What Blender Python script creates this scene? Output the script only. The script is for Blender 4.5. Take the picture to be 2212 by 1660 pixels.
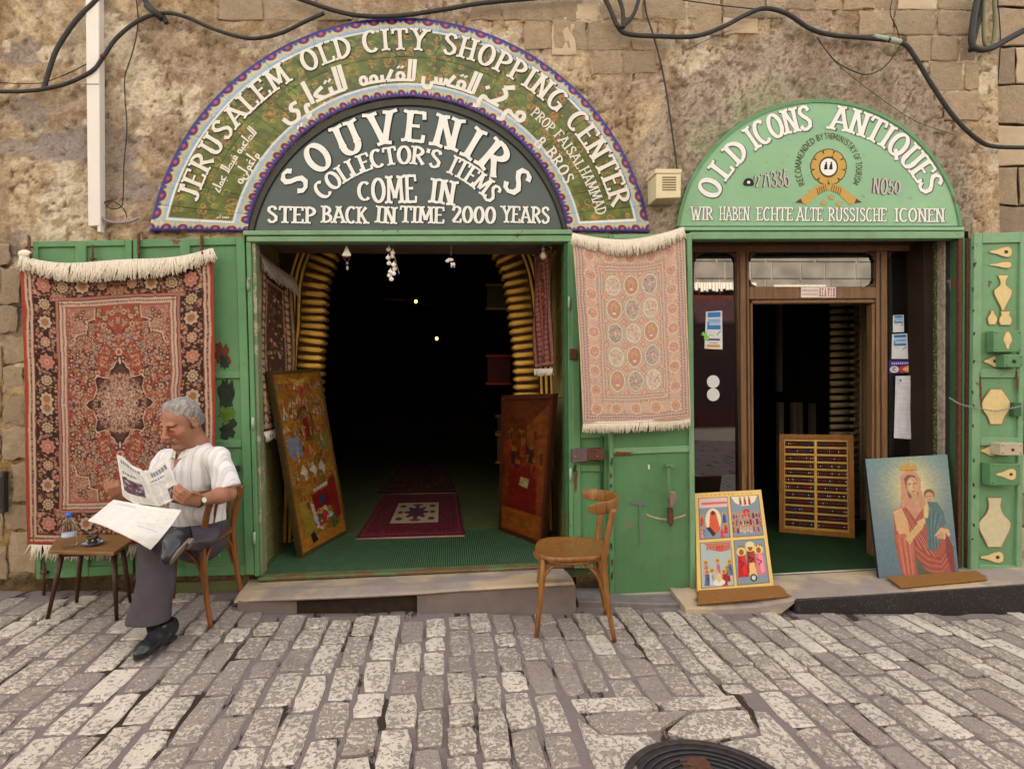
import bpy, bmesh, math, random
import numpy as np
from math import sin, cos, pi, radians, atan2, sqrt, hypot
from mathutils import Vector, Matrix

for o in list(bpy.data.objects): bpy.data.objects.remove(o)
S = bpy.context.scene
C = S.collection
random.seed(7)
rng = np.random.default_rng(11)

# ------------------------------------------------------------------ camera
YAW, ROLL, FPX, DIST, EYE = radians(5.9), radians(0.8), 600.0, 3.85, 1.5
HX, HY = 512.0, 371.7                      # principal point of the 1024 x 768 picture
v_f = np.array([sin(YAW), cos(YAW), 0.0]); v_r = np.array([cos(YAW), -sin(YAW), 0.0]); v_u = np.array([0, 0, 1.0])
c_u = v_u*cos(ROLL) + v_r*sin(ROLL); c_r = v_r*cos(ROLL) - v_u*sin(ROLL)
CAM = np.array([0.0, -DIST, EYE])
KD = 1024/2211.0                           # survey sheet units -> picture units
cd = bpy.data.cameras.new('camera'); cam = bpy.data.objects.new('camera', cd); C.objects.link(cam)
cd.sensor_width = 36; cd.lens = FPX/1024*36; cd.shift_y = -(384-HY)/1024; cd.clip_end = 200; cd.clip_start = 0.05
M = Matrix(((c_r[0], c_u[0], -v_f[0], CAM[0]), (c_r[1], c_u[1], -v_f[1], CAM[1]), (c_r[2], c_u[2], -v_f[2], CAM[2]), (0, 0, 0, 1)))
cam.matrix_world = M
S.camera = cam

# ------------------------------------------------------------------ sky, sun, exposure
SUN_EL, SUN_AZ = radians(38), radians(-12)     # azimuth from +Y clockwise: the sun stands behind the facade, the street side is in open shade
W = bpy.data.worlds.new('World'); S.world = W; W.use_nodes = True
wn = W.node_tree.nodes; wl = W.node_tree.links
sky = wn.new('ShaderNodeTexSky'); sky.sky_type = 'NISHITA'; sky.sun_disc = False
sky.sun_elevation = SUN_EL; sky.sun_rotation = SUN_AZ; sky.air_density = 1.0; sky.dust_density = 4.0; sky.ozone_density = 1.0
hs = wn.new('ShaderNodeHueSaturation'); hs.inputs['Saturation'].default_value = 0.22
wl.new(sky.outputs[0], hs.inputs['Color'])
tint = wn.new('ShaderNodeMix'); tint.data_type = 'RGBA'; tint.blend_type = 'MULTIPLY'; tint.inputs[0].default_value = 1; tint.inputs[7].default_value = (1.0, .98, .94, 1)
wl.new(hs.outputs[0], tint.inputs[6]); wl.new(tint.outputs[2], wn['Background'].inputs['Color']); wn['Background'].inputs['Strength'].default_value = 0.15
sd = bpy.data.lights.new('sun', 'SUN'); sd.energy = 5.0; sd.angle = radians(0.5); sd.color = (1.0, 0.95, 0.87)
so = bpy.data.objects.new('sun', sd); C.objects.link(so)
sdir = Vector((sin(SUN_AZ)*cos(SUN_EL), cos(SUN_AZ)*cos(SUN_EL), sin(SUN_EL)))
so.rotation_euler = (-sdir).to_track_quat('-Z', 'Y').to_euler(); so.location = (0, -3, 6)
S.view_settings.view_transform = 'Standard'; S.view_settings.look = 'None'; S.view_settings.gamma = 1
S.view_settings.use_curve_mapping = False
S.view_settings.exposure = 2.95

# ------------------------------------------------------------------ survey helpers
def A(x, y, Y=0.0):
    """survey sheet point seen on the vertical plane Y"""
    a = x*KD-HX; b = y*KD-HY
    d = v_f + c_r*a/FPX - c_u*b/FPX
    t = (Y+DIST)/d[1]
    return CAM + d*t
def AA(px, py, Y):
    px = np.asarray(px, float); py = np.asarray(py, float); Y = np.asarray(Y, float)
    a = (px*KD-HX)/FPX; b = (py*KD-HY)/FPX
    dx = v_f[0]+c_r[0]*a-c_u[0]*b; dy = v_f[1]+c_r[1]*a-c_u[1]*b; dz = v_f[2]+c_r[2]*a-c_u[2]*b
    t = (Y+DIST)/dy
    return np.stack([CAM[0]+dx*t, CAM[1]+dy*t, CAM[2]+dz*t], -1)
def proj(P):
    P = np.asarray(P, float)-CAM
    z = P@v_f
    return (HX+FPX*(P@c_r)/z)/KD, (HY-FPX*(P@c_u)/z)/KD
def gz(x, y=0): return 0.11-0.0525*x
def Gd(x, y):
    a = x*KD-HX; b = y*KD-HY
    d = v_f + c_r*a/FPX - c_u*b/FPX
    t = (EYE-0.11)/(-(d[2]+0.0525*d[0])); return CAM+d*t

ALB = 1.40
def lin(c):
    c = np.asarray(c, float)/255.0
    return np.where(c <= 0.04045, c/12.92, ((c+0.055)/1.055)**2.4)
def P(r, g, b, k=1.0):
    """albedo that reads as this display colour in the street's light"""
    v = np.minimum(lin((r, g, b))/ALB*k, 0.86); return (float(v[0]), float(v[1]), float(v[2]), 1.0)

# ------------------------------------------------------------------ scene graph helpers
ROOT = {}
def tag(o, label=None, cat=None, group=None, kind=None):
    if label: o['label'] = label
    if cat: o['category'] = cat
    if group: o['group'] = group
    if kind: o['kind'] = kind
    return o
def thing(name, loc, label, cat, group=None):
    o = bpy.data.objects.new(name, None); C.objects.link(o); o.location = loc; o.empty_display_size = 0.1
    ROOT[o.name] = Vector(loc); tag(o, label, cat, group); return o
class MB:
    def __init__(s): s.v = []; s.f = []; s.m = []; s.mi = 0; s.sm = []
    def add(s, vs, fs, smooth=False):
        n = len(s.v); s.v += [tuple(map(float, p)) for p in vs]
        for f in fs: s.f.append(tuple(i+n for i in f)); s.m.append(s.mi); s.sm.append(smooth)
    def box(s, x0, x1, y0, y1, z0, z1, Mx=None):
        vs = [(x, y, z) for x in (x0, x1) for y in (y0, y1) for z in (z0, z1)]
        if Mx is not None: vs = [Mx@Vector(p) for p in vs]
        s.add(vs, [(0, 1, 3, 2), (4, 6, 7, 5), (0, 4, 5, 1), (2, 3, 7, 6), (0, 2, 6, 4), (1, 5, 7, 3)])
    def tube(s, pts, r, n=8, caps=True, sq=None):
        pts = [Vector(p) for p in pts]; k = len(pts)
        rs = r if isinstance(r, (list, tuple)) else [r]*k
        T = []
        for i in range(k):
            d = pts[min(i+1, k-1)]-pts[max(i-1, 0)]; T.append(d.normalized() if d.length > 1e-9 else Vector((0, 0, 1)))
        up = Vector((0, 0, 1)) if abs(T[0].z) < 0.9 else Vector((0, 1, 0))
        nx = T[0].cross(up).normalized(); vs = []
        for i in range(k):
            nx = (nx-T[i]*nx.dot(T[i])).normalized(); ny = T[i].cross(nx)
            for j in range(n):
                a = 2*pi*j/n; vs.append(pts[i]+(nx*cos(a)+ny*sin(a)*(sq or 1))*rs[i])
        fs = [(i*n+j, i*n+(j+1) % n, (i+1)*n+(j+1) % n, (i+1)*n+j) for i in range(k-1) for j in range(n)]
        if caps: fs += [tuple(range(n-1, -1, -1)), tuple((k-1)*n+j for j in range(n))]
        s.add(vs, fs, True)
    def lathe(s, prof, c=(0, 0, 0), n=20, Mx=None):
        vs = []
        for r, z in prof:
            for j in range(n):
                a = 2*pi*j/n; p = Vector((r*cos(a), r*sin(a), z))
                if Mx is not None: p = Mx@p
                vs.append(p+Vector(c))
        k = len(prof)
        fs = [(i*n+j, i*n+(j+1) % n, (i+1)*n+(j+1) % n, (i+1)*n+j) for i in range(k-1) for j in range(n)]
        fs += [tuple(range(n-1, -1, -1)), tuple((k-1)*n+j for j in range(n))]
        s.add(vs, fs, True)
    def prism(s, poly, dvec):
        """poly: list of 3d points, extruded along dvec"""
        n = len(poly); d = Vector(dvec)
        vs = [Vector(p) for p in poly]+[Vector(p)+d for p in poly]
        s.add(vs, [tuple(range(n)), tuple(range(2*n-1, n-1, -1))]+[(i, n+i, n+(i+1) % n, (i+1) % n) for i in range(n)])
    def sheet(s, poly): s.add(poly, [tuple(range(len(poly)))])
    def ball(s, c, r, n=8, sc=(1, 1, 1), Mx=None):
        vs = []; k = max(4, n//2+1)
        for i in range(k+1):
            t = pi*i/k
            for j in range(n):
                a = 2*pi*j/n; p = Vector((r*sin(t)*cos(a)*sc[0], r*sin(t)*sin(a)*sc[1], r*cos(t)*sc[2]))
                if Mx is not None: p = Mx@p
                vs.append(p+Vector(c))
        s.add(vs, [(i*n+j, (i+1)*n+j, (i+1)*n+(j+1) % n, i*n+(j+1) % n) for i in range(k) for j in range(n)], True)
    def build(s, name, mats, parent=None, bevel=0, seg=1, label=None, cat=None, kind=None, group=None, fix=True):
        me = bpy.data.meshes.new(name)
        if parent is not None:
            off = ROOT[parent.name]
        else:
            vv = np.array(s.v); off = Vector(((vv[:, 0].min()+vv[:, 0].max())/2, (vv[:, 1].min()+vv[:, 1].max())/2, vv[:, 2].min()))
            if kind == 'structure': off = Vector((0, 0, 0))
        me.from_pydata([(a-off.x, b-off.y, c-off.z) for a, b, c in s.v], [], s.f)
        if not isinstance(mats, (list, tuple)): mats = [mats]
        for m in mats: me.materials.append(m)
        me.polygons.foreach_set('material_index', s.m); me.polygons.foreach_set('use_smooth', s.sm)
        if fix:
            bm = bmesh.new(); bm.from_mesh(me); bmesh.ops.recalc_face_normals(bm, faces=bm.faces); bm.to_mesh(me); bm.free()
        me.update()
        o = bpy.data.objects.new(name, me); C.objects.link(o)
        if parent is not None: o.parent = parent
        else: o.location = off
        ROOT[o.name] = off
        if bevel:
            b = o.modifiers.new('bevel', 'BEVEL'); b.width = bevel; b.segments = seg; b.limit_method = 'ANGLE'; b.angle_limit = radians(40)
        tag(o, label, cat, group, kind)
        return o
def gridmesh(name, V3, cols, mat, parent=None, smooth=True, keep=None, **kw):
    """V3: (ny,nx,3) points, cols: (ny,nx,3) albedo or None"""
    ny, nx = V3.shape[:2]; V = V3.reshape(-1, 3)
    if parent is not None: off = np.array(ROOT[parent.name])
    elif kw.get('kind') == 'structure': off = np.zeros(3)
    else: off = np.array([(V[:, 0].min()+V[:, 0].max())/2, (V[:, 1].min()+V[:, 1].max())/2, V[:, 2].min()])
    idx = np.arange(ny*nx).reshape(ny, nx)
    q = np.stack([idx[:-1, :-1], idx[:-1, 1:], idx[1:, 1:], idx[1:, :-1]], -1).reshape(-1, 4)
    if keep is not None: q = q[keep.reshape(-1)]
    me = bpy.data.meshes.new(name)
    me.vertices.add(len(V)); me.vertices.foreach_set('co', (V-off).astype(np.float32).ravel())
    me.loops.add(q.size); me.loops.foreach_set('vertex_index', q.astype(np.int32).ravel())
    me.polygons.add(len(q)); me.polygons.foreach_set('loop_start', (np.arange(len(q))*4).astype(np.int32))
    me.polygons.foreach_set('loop_total', np.full(len(q), 4, np.int32))
    me.polygons.foreach_set('use_smooth', np.full(len(q), smooth, bool))
    me.update(calc_edges=True)
    if cols is not None:
        a = me.color_attributes.new('Col', 'FLOAT_COLOR', 'POINT')
        cc = np.ones((ny*nx, 4), np.float32); cc[:, :3] = cols.reshape(-1, 3); a.data.foreach_set('color', cc.ravel())
    me.materials.append(mat)
    o = bpy.data.objects.new(name, me); C.objects.link(o)
    if parent is not None: o.parent = parent
    else: o.location = off
    ROOT[o.name] = Vector(off)
    tag(o, kw.get('label'), kw.get('cat'), kw.get('group'), kw.get('kind'))
    return o

# ------------------------------------------------------------------ numpy noise and painter
def vnoise(x, y, seed=0):
    xi = np.floor(x).astype(np.int64); yi = np.floor(y).astype(np.int64); xf = x-xi; yf = y-yi
    def h(a, b):
        n = (a*374761393+b*668265263+seed*1442695040) & 0xffffffff
        n = ((n ^ (n >> 13))*1274126177) & 0xffffffff
        return ((n ^ (n >> 16)) & 0xffff)/65535.0
    u = xf*xf*(3-2*xf); v = yf*yf*(3-2*yf)
    return (h(xi, yi)*(1-u)+h(xi+1, yi)*u)*(1-v)+(h(xi, yi+1)*(1-u)+h(xi+1, yi+1)*u)*v
def fbm(x, y, sc, octv=4, seed=0, gain=0.5):
    t = 0; a = 1; s = 0
    for i in range(octv):
        t = t+a*vnoise(x*sc*2**i+i*17.3, y*sc*2**i+i*9.1, seed+i); s += a; a *= gain
    return t/s
def sstep(a, b, x): t = np.clip((x-a)/(b-a), 0, 1); return t*t*(3-2*t)
class Canvas:
    """w x h unit drawing; y points down; colours are display values"""
    def __init__(s, w, h, res, bg):
        s.w = w; s.h = h; s.r = res; s.nx = int(w*res); s.ny = int(h*res)
        s.a = np.empty((s.ny, s.nx, 3)); s.a[:] = bg
    def _win(s, x0, x1, y0, y1):
        i0 = max(0, int(x0*s.r)-1); i1 = min(s.nx, int(x1*s.r)+2); j0 = max(0, int(y0*s.r)-1); j1 = min(s.ny, int(y1*s.r)+2)
        if i0 >= i1 or j0 >= j1: return None
        X, Y = np.meshgrid((np.arange(i0, i1)+.5)/s.r, (np.arange(j0, j1)+.5)/s.r)
        return X, Y, (slice(j0, j1), slice(i0, i1))
    def put(s, sl, m, c, al=1.0):
        m = np.clip(m, 0, 1)[..., None]*al; s.a[sl] = s.a[sl]*(1-m)+np.array(c, float)*m
    def ell(s, cx, cy, rx, ry, c, rot=0, al=1.0, pet=0, pa=0.2):
        R = max(rx, ry)*(1+pa if pet else 1); w = s._win(cx-R, cx+R, cy-R, cy+R)
        if not w: return
        X, Y, sl = w; dx = X-cx; dy = Y-cy
        u = dx*cos(rot)+dy*sin(rot); v = -dx*sin(rot)+dy*cos(rot)
        d = np.sqrt((u/rx)**2+(v/ry)**2)
        lim = 1.0
        if pet: lim = 1+pa*np.cos(np.arctan2(v/ry, u/rx)*pet)
        s.put(sl, (lim-d)*min(rx, ry)*s.r+.5, c, al)
    def rect(s, x0, y0, x1, y1, c, al=1.0):
        w = s._win(x0, x1, y0, y1)
        if not w: return
        X, Y, sl = w
        m = np.minimum(np.minimum(X-x0, x1-X), np.minimum(Y-y0, y1-Y))*s.r+.5
        s.put(sl, m, c, al)
    def poly(s, pts, c, al=1.0):
        xs = [p[0] for p in pts]; ys = [p[1] for p in pts]; w = s._win(min(xs), max(xs), min(ys), max(ys))
        if not w: return
        X, Y, sl = w; ins = np.zeros(X.shape, bool); n = len(pts)
        for i in range(n):
            x0, y0 = pts[i]; x1, y1 = pts[(i+1) % n]
            if y0 == y1: continue
            c1 = ((Y >= y0) != (Y >= y1)); ins ^= c1 & (X < (x1-x0)*(Y-y0)/(y1-y0)+x0)
        s.put(sl, ins.astype(float), c, al)
    def line(s, pts, wd, c, al=1.0):
        for (x0, y0), (x1, y1) in zip(pts[:-1], pts[1:]):
            w = s._win(min(x0, x1)-wd, max(x0, x1)+wd, min(y0, y1)-wd, max(y0, y1)+wd)
            if not w: continue
            X, Y, sl = w; dx = x1-x0; dy = y1-y0; L = dx*dx+dy*dy+1e-12
            t = np.clip(((X-x0)*dx+(Y-y0)*dy)/L, 0, 1); d = np.hypot(X-x0-t*dx, Y-y0-t*dy)
            s.put(sl, (wd/2-d)*s.r+.5, c, al)
    def sample(s, U, V):
        """U,V in 0..1"""
        x = np.clip(U*s.nx-.5, 0, s.nx-1.001); y = np.clip(V*s.ny-.5, 0, s.ny-1.001)
        i = x.astype(int); j = y.astype(int); fx = (x-i)[..., None]; fy = (y-j)[..., None]
        a = s.a
        return (a[j, i]*(1-fx)+a[j, i+1]*fx)*(1-fy)+(a[j+1, i]*(1-fx)+a[j+1, i+1]*fx)*fy
    def speck(s, amt, sc=1.0, seed=0):
        X, Y = np.meshgrid(np.arange(s.nx)/s.r, np.arange(s.ny)/s.r)
        s.a *= (1+amt*(fbm(X, Y, sc, 3, seed)-.5)*2)[..., None]
def alb(a, k=1.0): return np.minimum(lin(np.clip(a, 0, 255))/ALB*k, 0.86)
def smoothpts(pts, k=6):
    pts = [np.array(p, float) for p in pts]; out = []
    n = len(pts)
    for i in range(n-1):
        p0 = pts[max(i-1, 0)]; p1 = pts[i]; p2 = pts[i+1]; p3 = pts[min(i+2, n-1)]
        for j in range(k):
            t = j/k; out.append(0.5*((2*p1)+(-p0+p2)*t+(2*p0-5*p1+4*p2-p3)*t*t+(-p0+3*p1-3*p2+p3)*t**3))
    out.append(pts[-1]); return out

# ------------------------------------------------------------------ materials
class NT:
    def __init__(s, name, rough=0.7, spec=0.3, metal=0.0):
        s.mat = bpy.data.materials.new(name); s.mat.use_nodes = True; s.t = s.mat.node_tree; s.n = s.t.nodes; s.l = s.t.links
        s.b = s.n['Principled BSDF']; s.b.inputs['Roughness'].default_value = rough; s.b.inputs['Metallic'].default_value = metal
        s.b.inputs['Specular IOR Level'].default_value = spec*.55
        s.co = None
    def coord(s, kind='Object'):
        if s.co is None: s.co = s.n.new('ShaderNodeTexCoord')
        return s.co.outputs[kind]
    def noise(s, scale, detail=4, rough=.55, kind='Object', vec=None, dist=0):
        n = s.n.new('ShaderNodeTexNoise'); n.inputs['Scale'].default_value = scale; n.inputs['Detail'].default_value = detail
        n.inputs['Roughness'].default_value = rough; n.inputs['Distortion'].default_value = dist
        s.l.new(vec if vec is not None else s.coord(kind), n.inputs['Vector']); return n.outputs['Fac']
    def vor(s, scale, feat='F1', out='Distance', kind='Object', vec=None):
        n = s.n.new('ShaderNodeTexVoronoi'); n.inputs['Scale'].default_value = scale; n.feature = feat
        s.l.new(vec if vec is not None else s.coord(kind), n.inputs['Vector']); return n.outputs[out]
    def mapv(s, scale, kind='Object', rot=(0, 0, 0)):
        n = s.n.new('ShaderNodeMapping'); n.inputs['Scale'].default_value = scale; n.inputs['Rotation'].default_value = rot
        s.l.new(s.coord(kind), n.inputs['Vector']); return n.outputs[0]
    def ramp(s, fac, stops, interp='LINEAR'):
        n = s.n.new('ShaderNodeValToRGB'); n.color_ramp.interpolation = interp; e = n.color_ramp.elements
        while len(e) < len(stops): e.new(0.5)
        for i, (p, c) in enumerate(stops):
            e[i].position = p; e[i].color = c if len(c) == 4 else (*c, 1)
        s.l.new(fac, n.inputs['Fac']); return n.outputs['Color']
    def mix(s, fac, a, b, mode='MIX'):
        n = s.n.new('ShaderNodeMix'); n.data_type = 'RGBA'; n.blend_type = mode
        for i, x in ((0, fac), (6, a), (7, b)):
            if hasattr(x, 'links') or hasattr(x, 'is_linked'): s.l.new(x, n.inputs[i])
            else: n.inputs[i].default_value = x
        return n.outputs[2]
    def math(s, op, a, b=0.0):
        n = s.n.new('ShaderNodeMath'); n.operation = op
        for i, x in ((0, a), (1, b)):
            if hasattr(x, 'is_linked'): s.l.new(x, n.inputs[i])
            else: n.inputs[i].default_value = x
        return n.outputs[0]
    def attr(s, name='Col'):
        n = s.n.new('ShaderNodeAttribute'); n.attribute_name = name; return n.outputs['Color']
    def rnd(s): n = s.n.new('ShaderNodeObjectInfo'); return n.outputs['Random']
    def col(s, x): s.l.new(x, s.b.inputs['Base Color']) if hasattr(x, 'is_linked') else setattr(s.b.inputs['Base Color'], 'default_value', x); return s
    def rgh(s, x): s.l.new(x, s.b.inputs['Roughness']); return s
    def bump(s, h, strength=0.3, dist=0.01):
        n = s.n.new('ShaderNodeBump'); n.inputs['Strength'].default_value = strength; n.inputs['Distance'].default_value = dist
        s.l.new(h, n.inputs['Height']); s.l.new(n.outputs[0], s.b.inputs['Normal']); return s
B0, B1 = (0, 0, 0, 1), (1, 1, 1, 1)
def mulc(c, k): return (c[0]*k, c[1]*k, c[2]*k, 1)
def plain(name, c, rough=.6, spec=.3, metal=0, var=.15, sc=20, bump=0.0):
    m = NT(name, rough, spec, metal); n = m.noise(sc, 4)
    m.col(m.mix(n, mulc(c, 1-var*1.6), mulc(c, 1+var*1.2)))
    if bump: m.bump(n, bump, .004)
    return m.mat
def paint(name, c, wear=(.12, .05, .025, 1), amt=.42, var=.18, rough=.5, seed=0):
    """old brushed gloss paint with chips, runs and dirt"""
    m = NT(name, rough, .35)
    amt = amt+.09; a = m.noise(3.0, 5, .6, vec=m.mapv((1, 1, .35))); b = m.noise(26, 5, .7); st = m.noise(60, 3, .6, vec=m.mapv((1, 1, .06)))
    base = m.mix(a, mulc(c, 1-var*1.7), mulc(c, 1+var)); base = m.mix(m.math('MULTIPLY', st, .35), base, mulc(c, .62)); gr = m.ramp(m.noise(5, 6, .72), [(.48, B0), (.72, B1)]); base = m.mix(m.math('MULTIPLY', gr, .55), base, (c[0]*.55+.02, c[1]*.45+.015, c[2]*.45+.008, 1)); fd = m.ramp(m.noise(2.1, 3), [(.5, B0), (.75, B1)]); base = m.mix(m.math('MULTIPLY', fd, .35), base, (c[0]*1.1+.05, c[1]*1.0+.05, c[2]*1.0+.04, 1))
    chip = m.ramp(m.math('MULTIPLY', m.noise(9, 6, .75), m.math('ADD', m.noise(1.7, 3), .35)), [(amt+.02, B0), (amt+.04, B1)])
    base = m.mix(chip, base, wear)
    spk = m.ramp(b, [(.73, B0), (.76, B1)]); base = m.mix(m.math('MULTIPLY', spk, .6), base, mulc(wear, .5))
    m.col(base); m.bump(m.math('SUBTRACT', m.math('ADD', st, m.math('MULTIPLY', b, .5)), chip), .25, .003); return m.mat
def wood(name, c1, c2, rough=.35, scale=(30, 30, 3), spec=.45, kind='Object', wear=None):
    m = NT(name, rough, spec); n = m.noise(1.0, 6, .6, vec=m.mapv(scale, kind), dist=.6); n2 = m.noise(6, 3)
    col = m.mix(m.ramp(n, [(.3, B0), (.7, B1)]), c1, c2); col = m.mix(m.math('MULTIPLY', n2, .5), col, mulc(c1, .6))
    if wear: col = m.mix(m.ramp(m.noise(14, 6, .7), [(.62, B0), (.68, B1)]), col, wear)
    m.col(col); m.bump(n, .12, .002); return m.mat
def attrmat(name, rough=.8, spec=.2, weave=0.0, wsc=(600, 600, 600), bump=.2, sheen=0, vary=.25, nsc=60):
    m = NT(name, rough, spec); c = m.attr(); n = m.noise(nsc, 4, .7)
    c = m.mix(m.ramp(n, [(.25, (1-vary,)*3), (.75, (1,)*3)]), B0, c) if False else m.mix(1.0, c, m.ramp(n, [(.25, (1-vary,)*3+(1,)), (.75, (1+vary*.4,)*3+(1,))]), 'MULTIPLY')
    m.col(c)
    if sheen: m.b.inputs['Sheen Weight'].default_value = sheen
    if bump: m.bump(m.noise(nsc*6, 2), bump, .002)
    return m.mat

GREEN = paint('green_gloss_paint', P(104, 152, 102), amt=.47)
GREEN2 = paint('green_lintel_paint', P(132, 172, 126), amt=.475)
GREEND = paint('dark_green_paint', P(62, 106, 66), amt=.44)
RUST = plain('rusty_iron', (.11, .05, .03, 1), .8, .2, .3, .5, 60, .3)
IRON = plain('dark_iron', (.05, .042, .036, 1), .55, .4, .6, .4, 50, .2)
STEEL = plain('dull_steel', (.30, .28, .25, 1), .45, .5, .7, .3, 60, .2)
CABLE = plain('black_rubber', (.035, .033, .028, 1), .6, .3, 0, .3, 30, .1)
CREAM = plain('cream_fringe', P(238, 224, 200), .95, .1, 0, .12, 90, .3)
# ------------------------------------------------------------------ sign painter's letters (strokes: 's' straight, 'c' smooth)
def cir(cx, cy, rx, ry, a0, a1, n=14): return [(cx+rx*cos(radians(a0+(a1-a0)*i/n)), cy+ry*sin(radians(a0+(a1-a0)*i/n))) for i in range(n+1)]
GL = {
 'A': (.82, [[(.08, 0), (.40, 1)], [(.40, 1), (.74, 0)], [(.2, .33), (.62, .33)]]),
 'B': (.68, [[(.14, 0), (.14, 1)], cir(.14, .76, .38, .24, 90, -90), cir(.14, .27, .46, .27, 90, -90)]),
 'C': (.70, [cir(.38, .5, .30, .5, 48, 312, 20)]),
 'D': (.74, [[(.14, 0), (.14, 1)], cir(.14, .5, .5, .5, 90, -90, 18)]),
 'E': (.62, [[(.14, 0), (.14, 1)], [(.14, .98), (.56, .98)], [(.14, .52), (.46, .52)], [(.14, .02), (.58, .02)]]),
 'F': (.60, [[(.14, 0), (.14, 1)], [(.14, .98), (.56, .98)], [(.14, .52), (.46, .52)]]),
 'G': (.74, [cir(.38, .5, .30, .5, 48, 330, 20), [(.64, .02), (.64, .42)], [(.42, .42), (.66, .42)]]),
 'H': (.76, [[(.14, 0), (.14, 1)], [(.62, 0), (.62, 1)], [(.14, .5), (.62, .5)]]),
 'I': (.40, [[(.20, 0), (.20, 1)]]),
 'J': (.52, [[(.36, 1), (.36, .2)], cir(.2, .2, .16, .2, 0, -150, 10), [(.16, .98), (.50, .98)]]),
 'K': (.72, [[(.14, 0), (.14, 1)], [(.16, .42), (.60, 1)], [(.30, .56), (.64, 0)]]),
 'L': (.58, [[(.14, 0), (.14, 1)], [(.14, .02), (.54, .02)]]),
 'M': (.94, [[(.12, 0), (.16, 1)], [(.16, 1), (.46, .18)], [(.46, .18), (.76, 1)], [(.76, 1), (.82, 0)]]),
 'N': (.78, [[(.14, 0), (.14, 1)], [(.14, 1), (.62, 0)], [(.62, 0), (.62, 1)]]),
 'O': (.76, [cir(.38, .5, .29, .49, 0, 360, 26)]),
 'P': (.64, [[(.14, 0), (.14, 1)], cir(.14, .73, .42, .27, 90, -90)]),
 'Q': (.78, [cir(.38, .5, .29, .49, 0, 360, 26), [(.40, .26), (.72, -.08)]]),
 'R': (.72, [[(.14, 0), (.14, 1)], cir(.14, .74, .42, .26, 90, -90), [(.32, .48), (.66, 0)]]),
 'S': (.62, [[(.52, .80), (.44, .95), (.28, 1.0), (.12, .90), (.10, .74), (.22, .60), (.40, .48), (.53, .34), (.52, .14), (.36, .01), (.20, .02), (.08, .18)]]),
 'T': (.68, [[(.34, 0), (.34, 1)], [(.04, .98), (.64, .98)]]),
 'U': (.74, [[(.14, 1), (.14, .3)], cir(.37, .3, .23, .3, 180, 360, 12), [(.60, .3), (.60, 1)]]),
 'V': (.76, [[(.08, 1), (.38, 0)], [(.38, 0), (.68, 1)]]),
 'W': (1.0, [[(.06, 1), (.28, 0)], [(.28, 0), (.48, .8)], [(.48, .8), (.68, 0)], [(.68, 0), (.92, 1)]]),
 'Y': (.72, [[(.08, 1), (.36, .5)], [(.64, 1), (.36, .5)], [(.36, .52), (.36, 0)]]),
 '&': (.74, [cir(.34, .76, .18, .22, 0, 360, 16), cir(.34, .27, .27, .27, 0, 360, 16), [(.55, .4), (.7, .0)]]),
 "'": (.22, [[(.11, .98), (.09, .74)]]),
 '0': (.68, [cir(.34, .5, .25, .49, 0, 360, 24)]),
 '1': (.34, [[(.18, 0), (.18, 1)], [(.04, .8), (.18, 1)]]),
 '2': (.62, [[(.10, .72), (.14, .92), (.32, 1), (.5, .88), (.50, .68), (.34, .4), (.10, .04)], [(.10, .02), (.56, .02)]]),
 '3': (.60, [[(.10, .88), (.28, 1), (.48, .88), (.46, .64), (.26, .54)], [(.26, .54), (.52, .44), (.54, .16), (.30, 0), (.08, .14)]]),
 '5': (.60, [[(.52, .98), (.14, .98)], [(.14, .98), (.12, .58)], [(.12, .56), (.34, .62), (.54, .44), (.50, .12), (.28, 0), (.08, .10)]]),
 '6': (.64, [[(.50, .92), (.28, .98), (.12, .6), (.10, .3)], cir(.32, .29, .22, .29, 0, 360, 20)]),
 '7': (.60, [[(.06, .98), (.56, .98)], [(.56, .98), (.24, 0)]]),
 '.': (.24, [[(.12, .0), (.12, .10)]]),
}
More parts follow.
